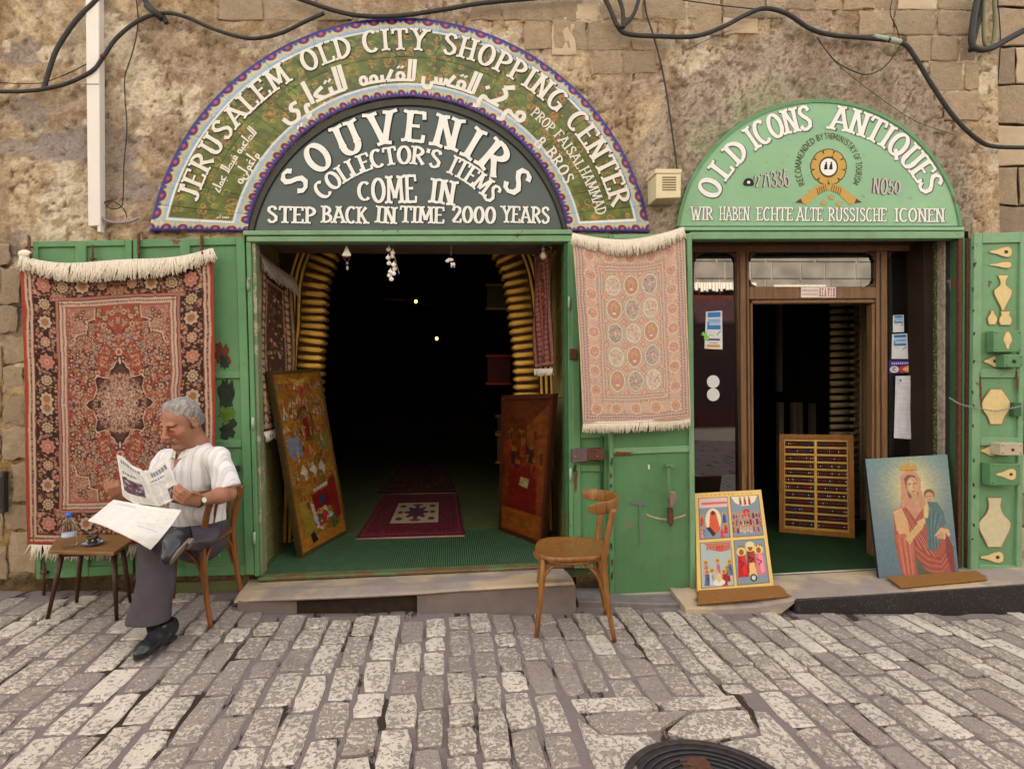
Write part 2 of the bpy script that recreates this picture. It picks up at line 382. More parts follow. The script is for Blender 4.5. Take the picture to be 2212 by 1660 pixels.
# arabic letter strokes, drawn right to left with x growing leftwards from the right edge
AR = {
 'mi': (.45, [cir(.18, .12, .13, .15, 0, 360, 12), [(.18, 0), (.45, 0)]]),
 'mm': (.42, [cir(.2, .13, .13, .14, 0, 360, 12), [(0, 0), (.42, 0)]]),
 'rf': (.36, [[(0, 0), (.14, .06), (.22, -.14), (.18, -.3), (.36, -.36)]]),
 'zf': (.36, [[(0, 0), (.14, .06), (.22, -.14), (.18, -.3), (.36, -.36)], [(.1, .34), (.18, .42)]]),
 'ki': (.62, [[(.02, .82), (.30, .62)], [(.30, .62), (.12, .38), (.44, 0)], [(.16, 0), (.62, 0)]]),
 'alef': (.24, [[(.12, -.02), (.10, .86)]]),
 'al': (.46, [[(.10, -.02), (.08, .90)], [(.30, 0), (.26, .90)], [(.10, .0), (.46, 0)]]),
 'qm': (.44, [cir(.2, .16, .14, .16, 0, 360, 12), [(0, 0), (.44, 0)], [(.10, .52), (.15, .58)], [(.25, .52), (.30, .58)]]),
 'df': (.40, [[(0, 0), (.34, 0)], [(.34, .0), (.10, .46)]]),
 'sf': (.95, [[(0, .26), (0.02, 0)], [(.02, 0), (.56, 0)], [(.22, .24), (.2, 0)], [(.42, .24), (.4, 0)], [(.56, .02), (.60, -.22), (.76, -.28), (.92, -.14), (.92, .2)]]),
 'ym': (.30, [[(0, 0), (.3, 0)], [(.14, .26), (.14, 0)], [(.06, -.22), (.10, -.16)], [(.2, -.22), (.24, -.16)]]),
 'tm': (.30, [[(0, 0), (.3, 0)], [(.14, .26), (.14, 0)], [(.05, .46), (.10, .52)], [(.2, .46), (.25, .52)]]),
 'hf': (.40, [[(0, 0), (.12, 0)], cir(.22, .14, .13, .17, 0, 360, 12)]),
 'jm': (.50, [[(0, .0), (.5, 0)], [(.08, .38), (.42, .22), (.16, 0)], [(.24, -.24), (.30, -.18)]]),
 'yf': (.75, [[(0, .34), (.20, .36), (.30, .2), (.14, .04), (.3, -.2), (.62, -.16), (.72, .14)], [(.3, -.46), (.34, -.40)], [(.46, -.46), (.50, -.40)]]),
 'w': (.36, [cir(.14, .10, .11, .12, 0, 360, 10), [(.25, .06), (.2, -.18), (.36, -.26)]]),
 'x': (.42, [[(0, 0), (.42, 0)], [(.04, .34), (.3, .24), (.1, 0)], [(.16, .5), (.2, .56)]]),
 'nf': (.45, [[(0, .1), (.04, -.14), (.2, -.22), (.38, -.1), (.38, .16)], [(.18, .1), (.22, .16)]]),
 's2': (.5, [[(0, 0), (.5, 0)], cir(.24, .12, .18, .12, 0, 180, 10)]),
 'b': (.28, [[(0, 0), (.28, 0)], [(.14, .24), (.14, 0)], [(.12, -.2), (.16, -.14)]]),
 'f': (.42, [cir(.2, .18, .13, .15, 0, 360, 12), [(0, 0), (.42, 0)], [(.18, .5), (.22, .56)]]),
 ' ': (.30, []),
}
def stroke_poly(pts, w, contrast, straight):
    """outline quads of one brush stroke"""
    pts = [np.array(p, float) for p in pts]
    if straight and len(pts) == 2: pts = [pts[0]+(pts[1]-pts[0])*t for t in (0, .12, .3, .5, .7, .88, 1)]
    n = len(pts); L = []; R = []
    for i in range(n):
        d = pts[min(i+1, n-1)]-pts[max(i-1, 0)]; d = d/(np.hypot(*d)+1e-9); nrm = np.array([-d[1], d[0]])
        k = (1-contrast)+contrast*abs(d[1])**.8; k = max(k, .55)
        if straight and n > 3:
            t = i/(n-1); k *= .88+.34*abs(2*t-1)**2.5
        L.append(pts[i]+nrm*w*k/2); R.append(pts[i]-nrm*w*k/2)
    return L, R
def text_strokes(glyph, w, contrast=.5, serif=True):
    out = []
    for st in glyph[1]:
        straight = len(st) == 2
        out.append(stroke_poly(st, w, contrast, straight))
        if serif and straight:
            (x0, y0), (x1, y1) = st
            if abs(x1-x0) < .62*abs(y1-y0) and abs(y1-y0) > .4:
                for (x, y) in ((x0, y0), (x1, y1)):
                    if y < .03: out.append(stroke_poly([(x-w*1.05, y), (x, y+w*.22), (x+w*1.05, y)], w*.55, 0, False))
                    elif y > .97: out.append(stroke_poly([(x-w*1.05, y), (x, y-w*.22), (x+w*1.05, y)], w*.55, 0, False))
            elif abs(y1-y0) < .1 and abs(x1-x0) > .3 and (y0 > .9 or y0 < .1):
                s_ = 1 if y0 < .5 else -1
                out.append(stroke_poly([(x1, y1-s_*w*.2), (x1+w*.12, y1+s_*w*1.1)], w*.6, 0, False))
                if x0 < .1: out.append(stroke_poly([(x0, y0-s_*w*.2), (x0-w*.12, y0+s_*w*1.1)], w*.6, 0, False))
    return out
class Lettering:
    """paints words on a plane Y; place(u, v) -> survey sheet x, y"""
    def __init__(s, Y, mats=None, parent=None): s.mats = mats; s.parent = parent; s.Y = Y; s.mb = MB(); s.k = 0
    def flush(s, name, mats, parent):
        if s.mb.v: s.mb.build(name, mats, parent, fix=False); s.mb = MB()
    def put(s, strokes, place, mi=0, dy=0.0, shift=(0, 0)):
        s.mb.mi = mi
        for L, R in strokes:
            s.k += 1; y = s.Y-dy-(s.k % 9)*0.00014
            P3 = []
            for p in L+R[::-1]:
                q = place(*p); P3.append(A(q[0]+shift[0], q[1]+shift[1], y))
            n = len(L)
            s.mb.add(P3, [(i, i+1, 2*n-2-i, 2*n-1-i) for i in range(n-1)])
    def word(s, word, pathfn, h, w=.17, contrast=.5, hs=None, squeeze=None, span=None, serif=True, shadow=None, jitter=.03):
        """pathfn(t 0..1) -> (x, y, angle) of the letter centre on the sheet"""
        gl = [GL.get(c) for c in word]; wid = [g[0] if g else .38 for g in gl]; tot = sum(wid)
        pos = 0; cum = [sum(wid[:i])+wid[i]/2 for i in range(len(wid))]
        c0, c1 = cum[0], cum[-1]
        for i, g in enumerate(gl):
            if not g: continue
            t = 0 if c1 == c0 else (cum[i]-c0)/(c1-c0)
            cx, cy, an = pathfn(t); hh = hs[i] if hs else h
            an += random.uniform(-jitter, jitter); pl_ = [pathfn(q/12)[:2] for q in range(13)]; pl_ = sum(hypot(pl_[q+1][0]-pl_[q][0], pl_[q+1][1]-pl_[q][1]) for q in range(12)); k = min(hh*1.1, pl_/(c1-c0)*.97) if c1 > c0 else hh*.95
            if squeeze: k *= squeeze
            def place(u, v, g=g, cx=cx, cy=cy, an=an, hh=hh, k=k):
                du = (u-g[0]/2)*k; dv = (v-.5)*hh
                return cx+du*cos(an)-dv*sin(an), cy-du*sin(an)-dv*cos(an)
            ww = w
            st = text_strokes(g, w, contrast, serif)
            if shadow is not None:
                s.put(text_strokes(g, w*1.25, contrast*.8, serif), place, mi=1, dy=0, shift=shadow)
                s.put(st, place, mi=0, dy=.0014)
            else: s.put(st, place)
            if s.parent is not None: s.flush('letter', s.mats, s.parent)
    def arabic(s, seq, radius_place, h, w=.13):
        x = 0
        for c in seq:
            g = AR[c]; x0 = x
            def place(u, v, x0=x0): return radius_place((x0+u)*h, v*h)
            s.put([stroke_poly(smoothpts(st, 4) if len(st) > 2 and len(st) < 10 else st, w, .25, False) for st in g[1]], place)
            x += g[0]
        if s.parent is not None: s.flush('arabic_word', s.mats, s.parent)
def arcpath(cx, cy, R, a0, a1):
    def f(t):
        a = radians(a0+(a1-a0)*t); return cx+R*cos(a), cy-R*sin(a), a-pi/2
    return f
def linepath(x0, y0, x1, y1):
    return lambda t: (x0+(x1-x0)*t, y0+(y1-y0)*t, atan2(y0-y1, x1-x0))

# ------------------------------------------------------------------ the facade wall
OPEN = [(-1.245, .795, .05, 2.40), (1.57, 3.62, -.3, 2.44)]     # door openings: x0, x1, z0, z1
WX0, WX1, WZ0, WZ1, WS = -5.2, 4.9, -.35, 4.5, .0155
def wallcol(xs, zs):
    X, Z = np.meshgrid(xs, zs)
    px, py = proj(np.stack([X, 0*X, Z], -1))
    n1 = fbm(X, Z, 1.6, 4, 1); n2 = fbm(X, Z, 5, 5, 5); n3 = fbm(X, Z, 17, 4, 9); n4 = fbm(X, Z, 45, 3, 13); nv = fbm(X*3, Z*.5, 2, 4, 21)
    def lay(a, m, c): return a*(1-m[..., None])+np.array(c, float)*m[..., None]
    nx1 = fbm(X+.05*n3, Z+.05*n2, 6, 6, 101, .6); nf = fbm(X, Z, 30, 3, 111)
    a = np.zeros(X.shape+(3,)); a[:] = (206, 182, 150)
    a = lay(a, sstep(.46, .58, n1)*.6, (190, 162, 128)); a = lay(a, sstep(.50, .55, nx1)*.42, (216, 196, 168))
    a = lay(a, sstep(.54, .56, fbm(X+.04*n3, Z, 2.3, 6, 31, .6))*.6, (166, 146, 132))
    a = lay(a, sstep(.56, .60, n3)*.35, (150, 122, 92)); a = lay(a, sstep(.60, .615, fbm(X, Z, 3.1, 5, 41, .6))*.8, (226, 212, 190))
    a = lay(a, sstep(.58, .64, nf)*.38, (142, 118, 92)); a = lay(a, sstep(.42, .36, nf)*.3, (222, 204, 178))
    left = sstep(560, 330, px)
    # big grey cement smears on the left wall
    for (cx, cy, rx, ry) in ((85, 320, 115, 26), (175, 310, 90, 30), (60, 230, 55, 40), (275, 400, 60, 40), (60, 110, 60, 28), (40, 640, 38, 110), (235, 330, 70, 30), (60, 690, 40, 60)):
        d = np.sqrt(((px-cx)/rx)**2+((py-cy)/ry)**2)+(n2-.5)*1.6+(n3-.5)*1.0+(nf-.5)*.4
        a = lay(a, sstep(1.02, .92, d)*.8, (160, 146, 140))
    for (cx, cy, rx, ry) in ((125, 55, 14, 30), (120, 15, 22, 20), (92, 35, 10, 10), (316, 205, 16, 42), (310, 280, 22, 10), (14, 600, 24, 42), (12, 100, 12, 14), (110, 115, 34, 18), (60, 165, 20, 8), (42, 855, 20, 80)):
        d = np.sqrt(((px-cx)/rx)**2+((py-cy)/ry)**2)+(n2-.5)*1.0
        a = lay(a, sstep(1.05, .85, d), (234, 214, 188))
    # rough render round and above the green lunette
    arch = np.sqrt(((px-1730)/385)**2+((py-470)/420)**2)+(n1-.5)*.12+(n2-.5)*.06
    pl = sstep(1.0, .965, arch)*sstep(1290, 1330, px)
    b = np.zeros_like(a); b[:] = (176, 158, 142)
    b = lay(b, sstep(.42, .6, n2), (190, 172, 152)); b = lay(b, sstep(.55, .72, n3)*.8, (138, 122, 106)); b = lay(b, sstep(.60, .7, n4)*.8, (112, 96, 82)); b = lay(b, sstep(.62, .7, fbm(X, Z, 60, 2, 71))*.6, (200, 186, 166))
    gr = sstep(1.28, 1.0, np.sqrt(((px-1770)/300)**2+((py-500)/300)**2)+(n1-.5)*.5)*sstep(.4, .6, n2); b = lay(b, gr*.45, (128, 150, 108))
    a = a*(1-pl[..., None])+b*pl[..., None]
    # grey plaster between the big sign and the render, browner dirt higher up
    top = sstep(170, 20, py)*.55*(.5+n1); a = lay(a, top*sstep(.35, .6, nv), (132, 106, 76))
    dr = sstep(.58, .72, nv)*.35; a = lay(a, dr, (128, 108, 88))
    low = sstep(880, 1150, py)*left; a = lay(a, low*.55, (128, 112, 92)); a = lay(a, sstep(1225, 1262, py+12*(n2-.5))*.85, (74, 60, 46))  # dark wall foot paints in the shaded gap below the leaves, with some grime
    lf = sstep(120, 20, px)*sstep(520, 600, py); a = lay(a, lf*sstep(.4, .6, n2)*.7, (160, 130, 80))
    # pits
    pit = sstep(.70, .76, fbm(X, Z, 26, 3, 55)); a = lay(a, pit*.5, (92, 74, 56))
    # cracks: ridged noise
    rg = np.abs(fbm(X+.1*n2, Z+.1*n3, 3.6, 4, 77)-.5); cr = sstep(.009, .003, rg)*sstep(.44, .52, n1+.1*left); a = lay(a, cr*.75*(1-pl*.8), (92, 70, 52))
    a *= (.97+.2*n4)[..., None]; a = a*np.array((.985, .975, .945))
    h = (n2-.5)*.030*(left*.9+.15)+(n3-.5)*(.020*left+.006)+(n4-.5)*.008+pl*.006-(pit*.008+cr*.010)-fbm(X, Z, 60, 2, 3)*.002
    rough = sstep(.46, .6, fbm(X, Z, 1.9, 3, 91))*left; h = h-rough*np.abs(fbm(X, Z, 11, 3, 95)-.5)*.08
    return a, h, px, py
xs = np.arange(WX0, WX1+WS, WS); zs = np.arange(WZ0, WZ1+WS, WS)
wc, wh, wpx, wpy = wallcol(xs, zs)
X, Z = np.meshgrid(xs, zs)
near = np.ones(X.shape, bool); wh = np.clip(wh, -.05, .014)
V3 = np.stack([X, -wh, Z], -1)
cxm = (X[:-1, :-1]+X[1:, 1:])/2; czm = (Z[:-1, :-1]+Z[1:, 1:])/2
keep = np.ones(cxm.shape, bool)
for x0, x1, z0, z1 in OPEN: keep &= ~((cxm > x0-.005) & (cxm < x1+.005) & (czm > z0) & (czm < z1))
keep &= ~((cxm > 3.87) & (cxm < 20))           # the neighbour's wall stands further back here
WALLM = NT('weathered_plaster', .95, .1); _a = WALLM.attr(); _n = WALLM.noise(62, 8, .78); _n2 = WALLM.noise(24, 6, .7, dist=.4); _v = WALLM.vor(38)
_c = WALLM.mix(1.0, _a, WALLM.ramp(_n, [(.34, (.62, .60, .57, 1)), (.50, (1, 1, 1, 1)), (.68, (1.16, 1.15, 1.13, 1))]), 'MULTIPLY'); _c = WALLM.mix(1.0, _c, WALLM.ramp(_n2, [(.36, (.78, .76, .73, 1)), (.44, (1, 1, 1, 1))]), 'MULTIPLY'); WALLM.col(_c)
WALLM.bump(WALLM.math('ADD', WALLM.math('MULTIPLY', _n, 1.0), WALLM.math('ADD', WALLM.math('MULTIPLY', _n2, 1.2), WALLM.math('MULTIPLY', _v, .3))), 1.0, .014); WALLM = WALLM.mat
facade = thing('facade_wall', (0, 0, 0), 'weathered tan plaster and stone facade wall around both shop fronts', 'wall')
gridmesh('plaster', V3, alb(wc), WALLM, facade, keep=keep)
STONE = NT('old_limestone', .92, .12)
_r = STONE.rnd(); _n = STONE.noise(16, 10, .78); _n2 = STONE.noise(60, 4, .7)
_c = STONE.mix(STONE.ramp(_n, [(.3, B0), (.68, B1)]), P(158, 136, 108), P(196, 172, 140)); _c = STONE.mix(_r, _c, P(170, 138, 102)) if False else STONE.mix(STONE.math('MULTIPLY', _r, .55), _c, P(140, 122, 102))
_c = STONE.mix(STONE.ramp(_n2, [(.66, B0), (.74, B1)]), _c, P(70, 52, 36)); STONE.col(_c); STONE.bump(STONE.math('ADD', _n, STONE.math('MULTIPLY', _n2, .6)), 1.0, .016); STONE = STONE.mat
STONEL = NT('pale_limestone', .92, .12); _n = STONEL.noise(9, 6, .65); STONEL.col(STONEL.mix(_n, P(176, 152, 122), P(212, 190, 158))); STONEL.bump(_n, .8, .008); STONEL = STONEL.mat
def wallstone(x0, y0, x1, y1, m=None, parent=facade, Y=0.0, jit=2.5, prot=.005):
    """one squared stone seen between sheet corners"""
    n = 4; ring = []
    cs = [(x0, y0), (x1, y0), (x1, y1), (x0, y1)]; out = []
    for i in range(4):
        (ax, ay), (bx, by) = cs[i], cs[(i+1) % 4]
        for k in range(3): t = k/3; out.append((ax+(bx-ax)*t+random.uniform(-jit, jit), ay+(by-ay)*t+random.uniform(-jit, jit)))
    cx, cy = (x0+x1)/2, (y0+y1)/2; pr = prot+random.uniform(-.004, .005)
    mb = MB(); n = len(out)
    A0 = [A(x, y, Y+.03) for x, y in out]; A1 = [A(x, y, Y-pr*.55) for x, y in out]
    A2 = [A(cx+(x-cx)*(1-5/max(30, abs(x1-x0)))+random.uniform(-1, 1), cy+(y-cy)*(1-5/max(26, abs(y1-y0)))+random.uniform(-1, 1), Y-pr+random.uniform(-.002, .002)) for x, y in out]
    A3 = [A(cx+(x-cx)*.45, cy+(y-cy)*.45, Y-pr-random.uniform(0, .004)) for x, y in out[::3]]
    v = A0+A1+A2+A3
    f = [(i, (i+1) % n, n+(i+1) % n, n+i) for i in range(n)]+[(n+i, n+(i+1) % n, 2*n+(i+1) % n, 2*n+i) for i in range(n)]
    for q in range(4):
        b = q*3; f += [(2*n+b, 2*n+b+1, 3*n+q), (2*n+b+1, 2*n+b+2, 3*n+q), (2*n+b+2, 2*n+(b+3) % n, 3*n+q), (2*n+(b+3) % n, 3*n+(q+1) % 4, 3*n+q)]
    f.append((3*n, 3*n+1, 3*n+2, 3*n+3)); mb.add(v, f, False)
    return mb.build('stone', m or STONE, parent)
# courses of squared stone that show at the top
def course(y0, y1, x0, x1, wmin, wmax, skip=None):
    x = x0
    while x < x1-10:
        w = min(random.uniform(wmin, wmax), x1-x)
        if x1-(x+w) < 30: w = x1-x
        if not (skip and skip(x+w/2, (y0+y1)/2)):
            wallstone(x+2.5, y0+2, x+w-2.5, y1-2, STONEL if random.random() < .05 else STONE)
        x += w
inrender = lambda x, y: ((x-1730)/400)**2+((y-470)/430)**2 < 1 and x > 1300
inarch = lambda x, y: hypot((x-863), (y-586)) < 585
for y0, y1 in ((-70, -22), (-22, 46)): course(y0, y1, 470, 1290, 60, 120, inarch)
course(-22, 42, 1300, 1690, 62, 100); course(42, 108, 1130, 1235, 40, 70, inarch)
wallstone(1125, 2, 1190, 46, STONE); wallstone(1242, 3, 1290, 47, STONEL)
for y0, y1 in ((46, 108), (108, 160)): course(y0, y1, 1190, 1420, 62, 100, lambda x, y: inrender(x, y) or inarch(x, y))
wallstone(1192, 50, 1243, 118, STONEL)
course(-60, -20, 1300, 2105, 60, 110); course(-20, 22, 1700, 2100, 45, 90); course(22, 76, 1500, 2100, 50, 95, inrender); course(76, 132, 1760, 2105, 48, 80, inrender)
for y0, y1 in ((132, 196), (196, 262), (262, 330), (330, 398), (398, 470)): course(y0, y1, 1960, 2116, 46, 78, inrender)
# rubble at the lower left
for (x0, y0, x1, y1) in ((-70, 528, 20, 572), (0, 578, 42, 655), (-70, 580, -6, 660), (-68, 668, -8, 740), (-4, 662, 40, 716), (10, 724, 54, 782), (-66, 748, 4, 820), (8, 790, 50, 846), (-60, 828, 2, 900), (8, 856, 56, 915), (-62, 908, 0, 985), (6, 924, 58, 990),
                         (22, 1150, 78, 1235), (-50, 1180, 16, 1250), (-60, 1090, 6, 1170), (12, 1092, 62, 1142), (26, 1000, 60, 1084)):
    wallstone(x0, y0, x1, y1, STONE, jit=4, prot=.008)
# solid body of the wall behind the plaster skin, and the wall above the picture
BACK = plain('rubble_core', (.16, .12, .09, 1), .95, .1, 0, .3, 4)
mb = MB(); T = .72
mb.box(-12, OPEN[0][0], .052, T, -.5, 5.6); mb.box(OPEN[0][1], OPEN[1][0], .052, T, -.5, 5.6); mb.box(OPEN[1][1], 3.87, .052, T, -.5, 5.6)
mb.box(OPEN[0][0], OPEN[0][1], .052, T, OPEN[0][3], 5.6); mb.box(OPEN[1][0], OPEN[1][1], .052, T, OPEN[1][3], 5.6); mb.box(OPEN[0][0], OPEN[0][1], .052, T, -.5, OPEN[0][2]+.1)
mb.build('wall_core', BACK, facade)
FAR = NT('coarse_stone', .95, .1); _n = FAR.noise(3, 6, .7); FAR.col(FAR.mix(_n, P(140, 114, 82), P(196, 170, 132))); FAR.bump(_n, .8, .02); FAR = FAR.mat
mb = MB(); mb.box(-12, -5.2, -.02, .05, -.5, 10.5); mb.box(-5.2, 3.87, -.02, .05, 4.48, 10.5); mb.box(-12, 3.87, .06, 1.5, 4.9, 10.5); mb.build('upper_wall', FAR, facade)  # unseen upper wall, made tall to keep the whole street in shade
# neighbour's wall on the right, set back
side = thing('neighbour_wall', (4.4, .25, 0), 'rough stone block wall beyond the drainpipe at the right edge', 'wall')
mb = MB(); mb.box(3.87, 12, .27, 1.5, -.6, 10.5); mb.build('wall_core', BACK, side)
y = -60
while y < 1300:
    hh = random.uniform(62, 100); x = 2128
    while x < 2800:
        w = random.uniform(56, 110); wallstone(x+2, y+2, x+w-2, y+hh-2, random.choice((STONE, STONE, STONEL)), side, Y=.25, prot=.02); x += w
    y += hh

# ------------------------------------------------------------------ ground, paving, steps
GM = NT('street_mortar', .9, .2); _n = GM.noise(9, 5, .7); _n2 = GM.noise(1.0, 6, .75, vec=GM.mapv((9, 1.8, 1))); _n3 = GM.noise(120, 3, .6)
_c = GM.mix(_n, P(132, 118, 115), P(156, 140, 136)); _c = GM.mix(GM.ramp(_n2, [(.555, B0), (.575, B1)]), _c, P(52, 38, 26)); _c = GM.mix(GM.math('MULTIPLY', _n3, .5), _c, P(100, 88, 84)); GM.col(_c); GM.bump(GM.math('ADD', _n3, _n), .6, .004); GM = GM.mat
nx_, ny_ = 260, 120
gx = np.linspace(-7, 9, nx_); gy = np.concatenate([np.linspace(-14, -3, 20)[:-1], np.linspace(-3, .3, ny_-19)])
GX, GY = np.meshgrid(gx, gy)
GZ = .11-.0525*GX-.0055+(fbm(GX, GY, 3, 3, 4)-.5)*.004-sstep(.56, .64, fbm(GX, GY, 2.2, 4, 8))*.012
pave = gridmesh('pavement', np.stack([GX, GY, GZ], -1), None, GM, kind='structure')
PST = NT('paving_limestone', .72, .35)
_r = PST.rnd(); _n = PST.noise(52, 5, .68, 'Object', dist=.5); _n2 = PST.noise(7, 4, .6); _n4 = PST.noise(150, 3, .6)
_hi = PST.mix(_r, P(214, 198, 178), P(242, 228, 208)); _lo = PST.mix(_r, P(168, 152, 143), P(186, 170, 159))
_th = PST.math('ADD', _n, PST.math('MULTIPLY', PST.math('SUBTRACT', _r, .5), .16)); _th = PST.math('ADD', _th, PST.math('MULTIPLY', PST.math('SUBTRACT', _n2, .5), .25))
_m = PST.ramp(_th, [(.47, B0), (.51, B1)]); _c = PST.mix(_m, _lo, _hi)
_c = PST.mix(PST.ramp(PST.noise(12, 6, .75), [(.66, B0), (.70, B1)]), _c, P(92, 68, 48)); _c = PST.mix(PST.math('MULTIPLY', PST.ramp(PST.noise(3.0, 3), [(.45, B0), (.65, B1)]), .35), _c, P(142, 126, 122)); _c = PST.mix(PST.ramp(PST.noise(85, 3, .7), [(.66, B0), (.70, B1)]), _c, P(112, 86, 68)); _c = PST.mix(PST.math('MULTIPLY', _n4, .3), _c, P(120, 108, 98))
PST.col(_c); PST.bump(PST.math('ADD', _m, PST.math('MULTIPLY', _n4, .8)), .9, .006); PST = PST.mat
MHC = (.87, -1.91); MHR = .30
def paver(pts, top=None):
    """pts: corner (x,y) list"""
    out = []; n4 = len(pts)
    for i in range(n4):
        a = np.array(pts[i]); b = np.array(pts[(i+1) % n4]); L = np.hypot(*(b-a)); k = 3 if L > .16 else 2
        for j in range(k): out.append(a+(b-a)*(j/k)+rng.normal(0, .0028, 2)+((b-a)/L*rng.uniform(.004, .016)*(1 if j == 0 else 0)))
    c = np.mean(out, 0); lift = rng.uniform(-.001, .003); tx, ty = rng.normal(0, .006, 2); n = len(out)
    z = lambda p, d: gz(p[0])+d+(p[0]-c[0])*tx+(p[1]-c[1])*ty
    v = [(p[0], p[1], z(p, -.03)) for p in out]+[(p[0], p[1], z(p, -.005+lift)) for p in out]
    ins = [p+(c-p)/np.hypot(*(c-p))*.009 for p in out]
    v += [(p[0], p[1], z(p, lift+rng.uniform(-.001, .001))) for p in ins]; v.append((c[0], c[1], z(c, lift+rng.uniform(-.002, .003))))
    f = [(i, (i+1) % n, n+(i+1) % n, n+i) for i in range(n)]+[(n+i, n+(i+1) % n, 2*n+(i+1) % n, 2*n+i) for i in range(n)]+[(2*n+i, 2*n+(i+1) % n, 3*n) for i in range(n)]
    return v, f
allp = []
def stepfront(x):
    if x < -1.40: return -.03
    if x < .95: return -.36 if x > -1.1 else -.36+(-1.1-x)*.8
    if x < 1.6: return -.27
    return -.36
zone = lambda x, y: (.50 < x < 1.34 and y < -1.27)
xc = -5.2
while xc < 6.6:
    w = rng.uniform(.116, .138); y = stepfront(xc+w/2)-rng.uniform(.0, .16)+.03; first = True
    while y > -4.2:
        L = rng.choice([rng.uniform(.15, .21), rng.uniform(.22, .34)], p=[.3, .7]); y1 = y-L
        sk = rng.normal(0, .003)
        if zone(xc+w/2, (y+y1)/2):
            if y > -1.265: y1 = -1.27; L = y-y1
            if L < .08 or y <= -1.265: y = min(y1, y-.1); continue
        g1, g2, g3 = rng.uniform(.006, .0105, 3); allp.append([(xc+g1+sk, y1+g3*.8), (xc+w-g2+sk, y1+g3*.8), (xc+w-g2, y-.008), (xc+g1, y-.008)])
        y = y1
    xc += w
J = .007
for q in ([(.51, -1.39), (.86, -1.385), (.85, -1.285), (.50, -1.285)], [(.875, -1.385), (1.24, -1.38), (1.25, -1.285), (.865, -1.285)],
          [(.56, -1.54), (.80, -1.53), (.99, -1.40), (.53, -1.405)], [(.93, -1.60), (1.20, -1.56), (1.25, -1.395), (1.01, -1.40), (.83, -1.53)],
          [(.49, -1.90), (.55, -1.86), (.66, -1.68), (.78, -1.60), (.76, -1.55), (.55, -1.555), (.50, -1.42)],
          [(1.12, -1.70), (1.20, -1.86), (1.33, -1.88), (1.33, -1.42), (1.27, -1.40), (1.215, -1.575), (1.02, -1.62)],
          [(.50, -2.3), (.60, -2.1), (.545, -1.91), (.49, -1.92)], [(1.2, -2.3), (1.33, -2.3), (1.33, -1.90), (1.2, -1.90)]):
    allp.append(q)
def visd(q):
    c = np.mean(q, 0); x, y = proj((c[0], c[1], gz(c[0]))); return (-20 < x < 2231 and y < 1680), hypot(c[0]-CAM[0], c[1]-CAM[1])
info = sorted([(0 if visd(q)[0] else 1, visd(q)[1], i) for i, q in enumerate(allp)])
rest = MB()
for r_, (_, _, i) in enumerate(info):
    v, f = paver(allp[i])
    if r_ < 298: mb = MB(); mb.add(v, f, False); mb.build('paving_stone', PST, pave)
    else: rest.add(v, f, False)
tag(rest.build('paving_stone', PST, pave), kind='stuff')
def Q(mb, pts, Y, depth): mb.prism([A(x, y, Y) for x, y in pts], (0, depth, 0))
def R4(x0, y0, x1, y1): return [(x0, y0), (x1, y0), (x1, y1), (x0, y1)]
# ------------------------------------------------------------------ tiled arch sign
OC, OR, IC, IR = (863, 586), 548, (880, 560), 352
def ringpt(u, v):
    u = np.asarray(u, float); v = np.asarray(v, float)
    ao = np.radians(170.7+(9.0-170.7)*u); ai = np.radians(169.9+(10.1-169.9)*u)
    xo = OC[0]+OR*np.cos(ao); yo = OC[1]-OR*np.sin(ao); xi = IC[0]+IR*np.cos(ai); yi = IC[1]-IR*np.sin(ai)
    return xo*(1-v)+xi*v, yo*(1-v)+yi*v
RL, RH = 1330.0, 190.0
cv = Canvas(RL, RH, .95, (92, 100, 38))
cv.speck(.25, .02, 3); cv.speck(.25, .09, 6)
rr = random.Random(5)
for i in range(430):
    x = rr.uniform(0, RL); y = rr.uniform(24, RH-28); r = rr.uniform(5, 13); a0 = rr.uniform(0, 6.28); sg = rr.choice((-1, 1))
    c = (186, 122, 62) if rr.random() < .6 else ((150, 148, 76) if rr.random() < .7 else (58, 74, 32))
    pts = [(x+r*(1-t/9)*cos(a0+sg*t*.75), y+r*(1-t/9)*sin(a0+sg*t*.75)) for t in range(8)]
    cv.line(pts, 2.3, c, .8)
    if rr.random() < .4: cv.ell(pts[-1][0], pts[-1][1], 3, 2.4, (196, 120, 70), 0, .9)
cv.speck(.14, .3, 8)
def border(cv, x0, x1, top, hgt, flip):
    """scalloped tile border: blue lobes with red hearts, yellow petals, pale blue ground"""
    f = (lambda y: top+hgt-y) if flip else (lambda y: top+y)
    ya, yb = sorted((f(0), f(hgt))); cv.rect(x0, ya, x1, yb, (150, 176, 196))
    n = max(1, round((x1-x0)/34)); p = (x1-x0)/n
    cv.rect(x0, min(f(0), f(hgt*.42)), x1, max(f(0), f(hgt*.42)), (44, 36, 112))
    for i in range(n+1):
        cx = x0+p*i
        cv.ell(cx, f(hgt*.22), p*.42, hgt*.56, (222, 182, 86)); cv.ell(cx, f(hgt*.12), p*.36, hgt*.50, (46, 38, 118)); cv.rect(cx-p*.5, min(f(0), f(hgt*.26)), cx+p*.5, max(f(0), f(hgt*.26)), (46, 38, 118))
        cv.ell(cx, f(hgt*.30), 4.0, 3.6, (198, 70, 66))
        cv.ell(cx+p/2, f(hgt*.60), 5, 4.5, (226, 188, 92)); cv.ell(cx+p/2, f(hgt*.55), 2.4, 3.6, (150, 176, 200))
        cv.line([(cx+p/2, f(0)), (cx+p/2, f(hgt))], 1.2, (120, 140, 160), .7)
BO, BI = 27, 28
cv.rect(0, 0, RL, BO+5, (226, 224, 214)); cv.rect(0, RH-BI-5, RL, RH, (226, 224, 214))
cv.rect(0, 0, 27, RH, (226, 224, 214)); cv.rect(RL-27, 0, RL, RH, (226, 224, 214))
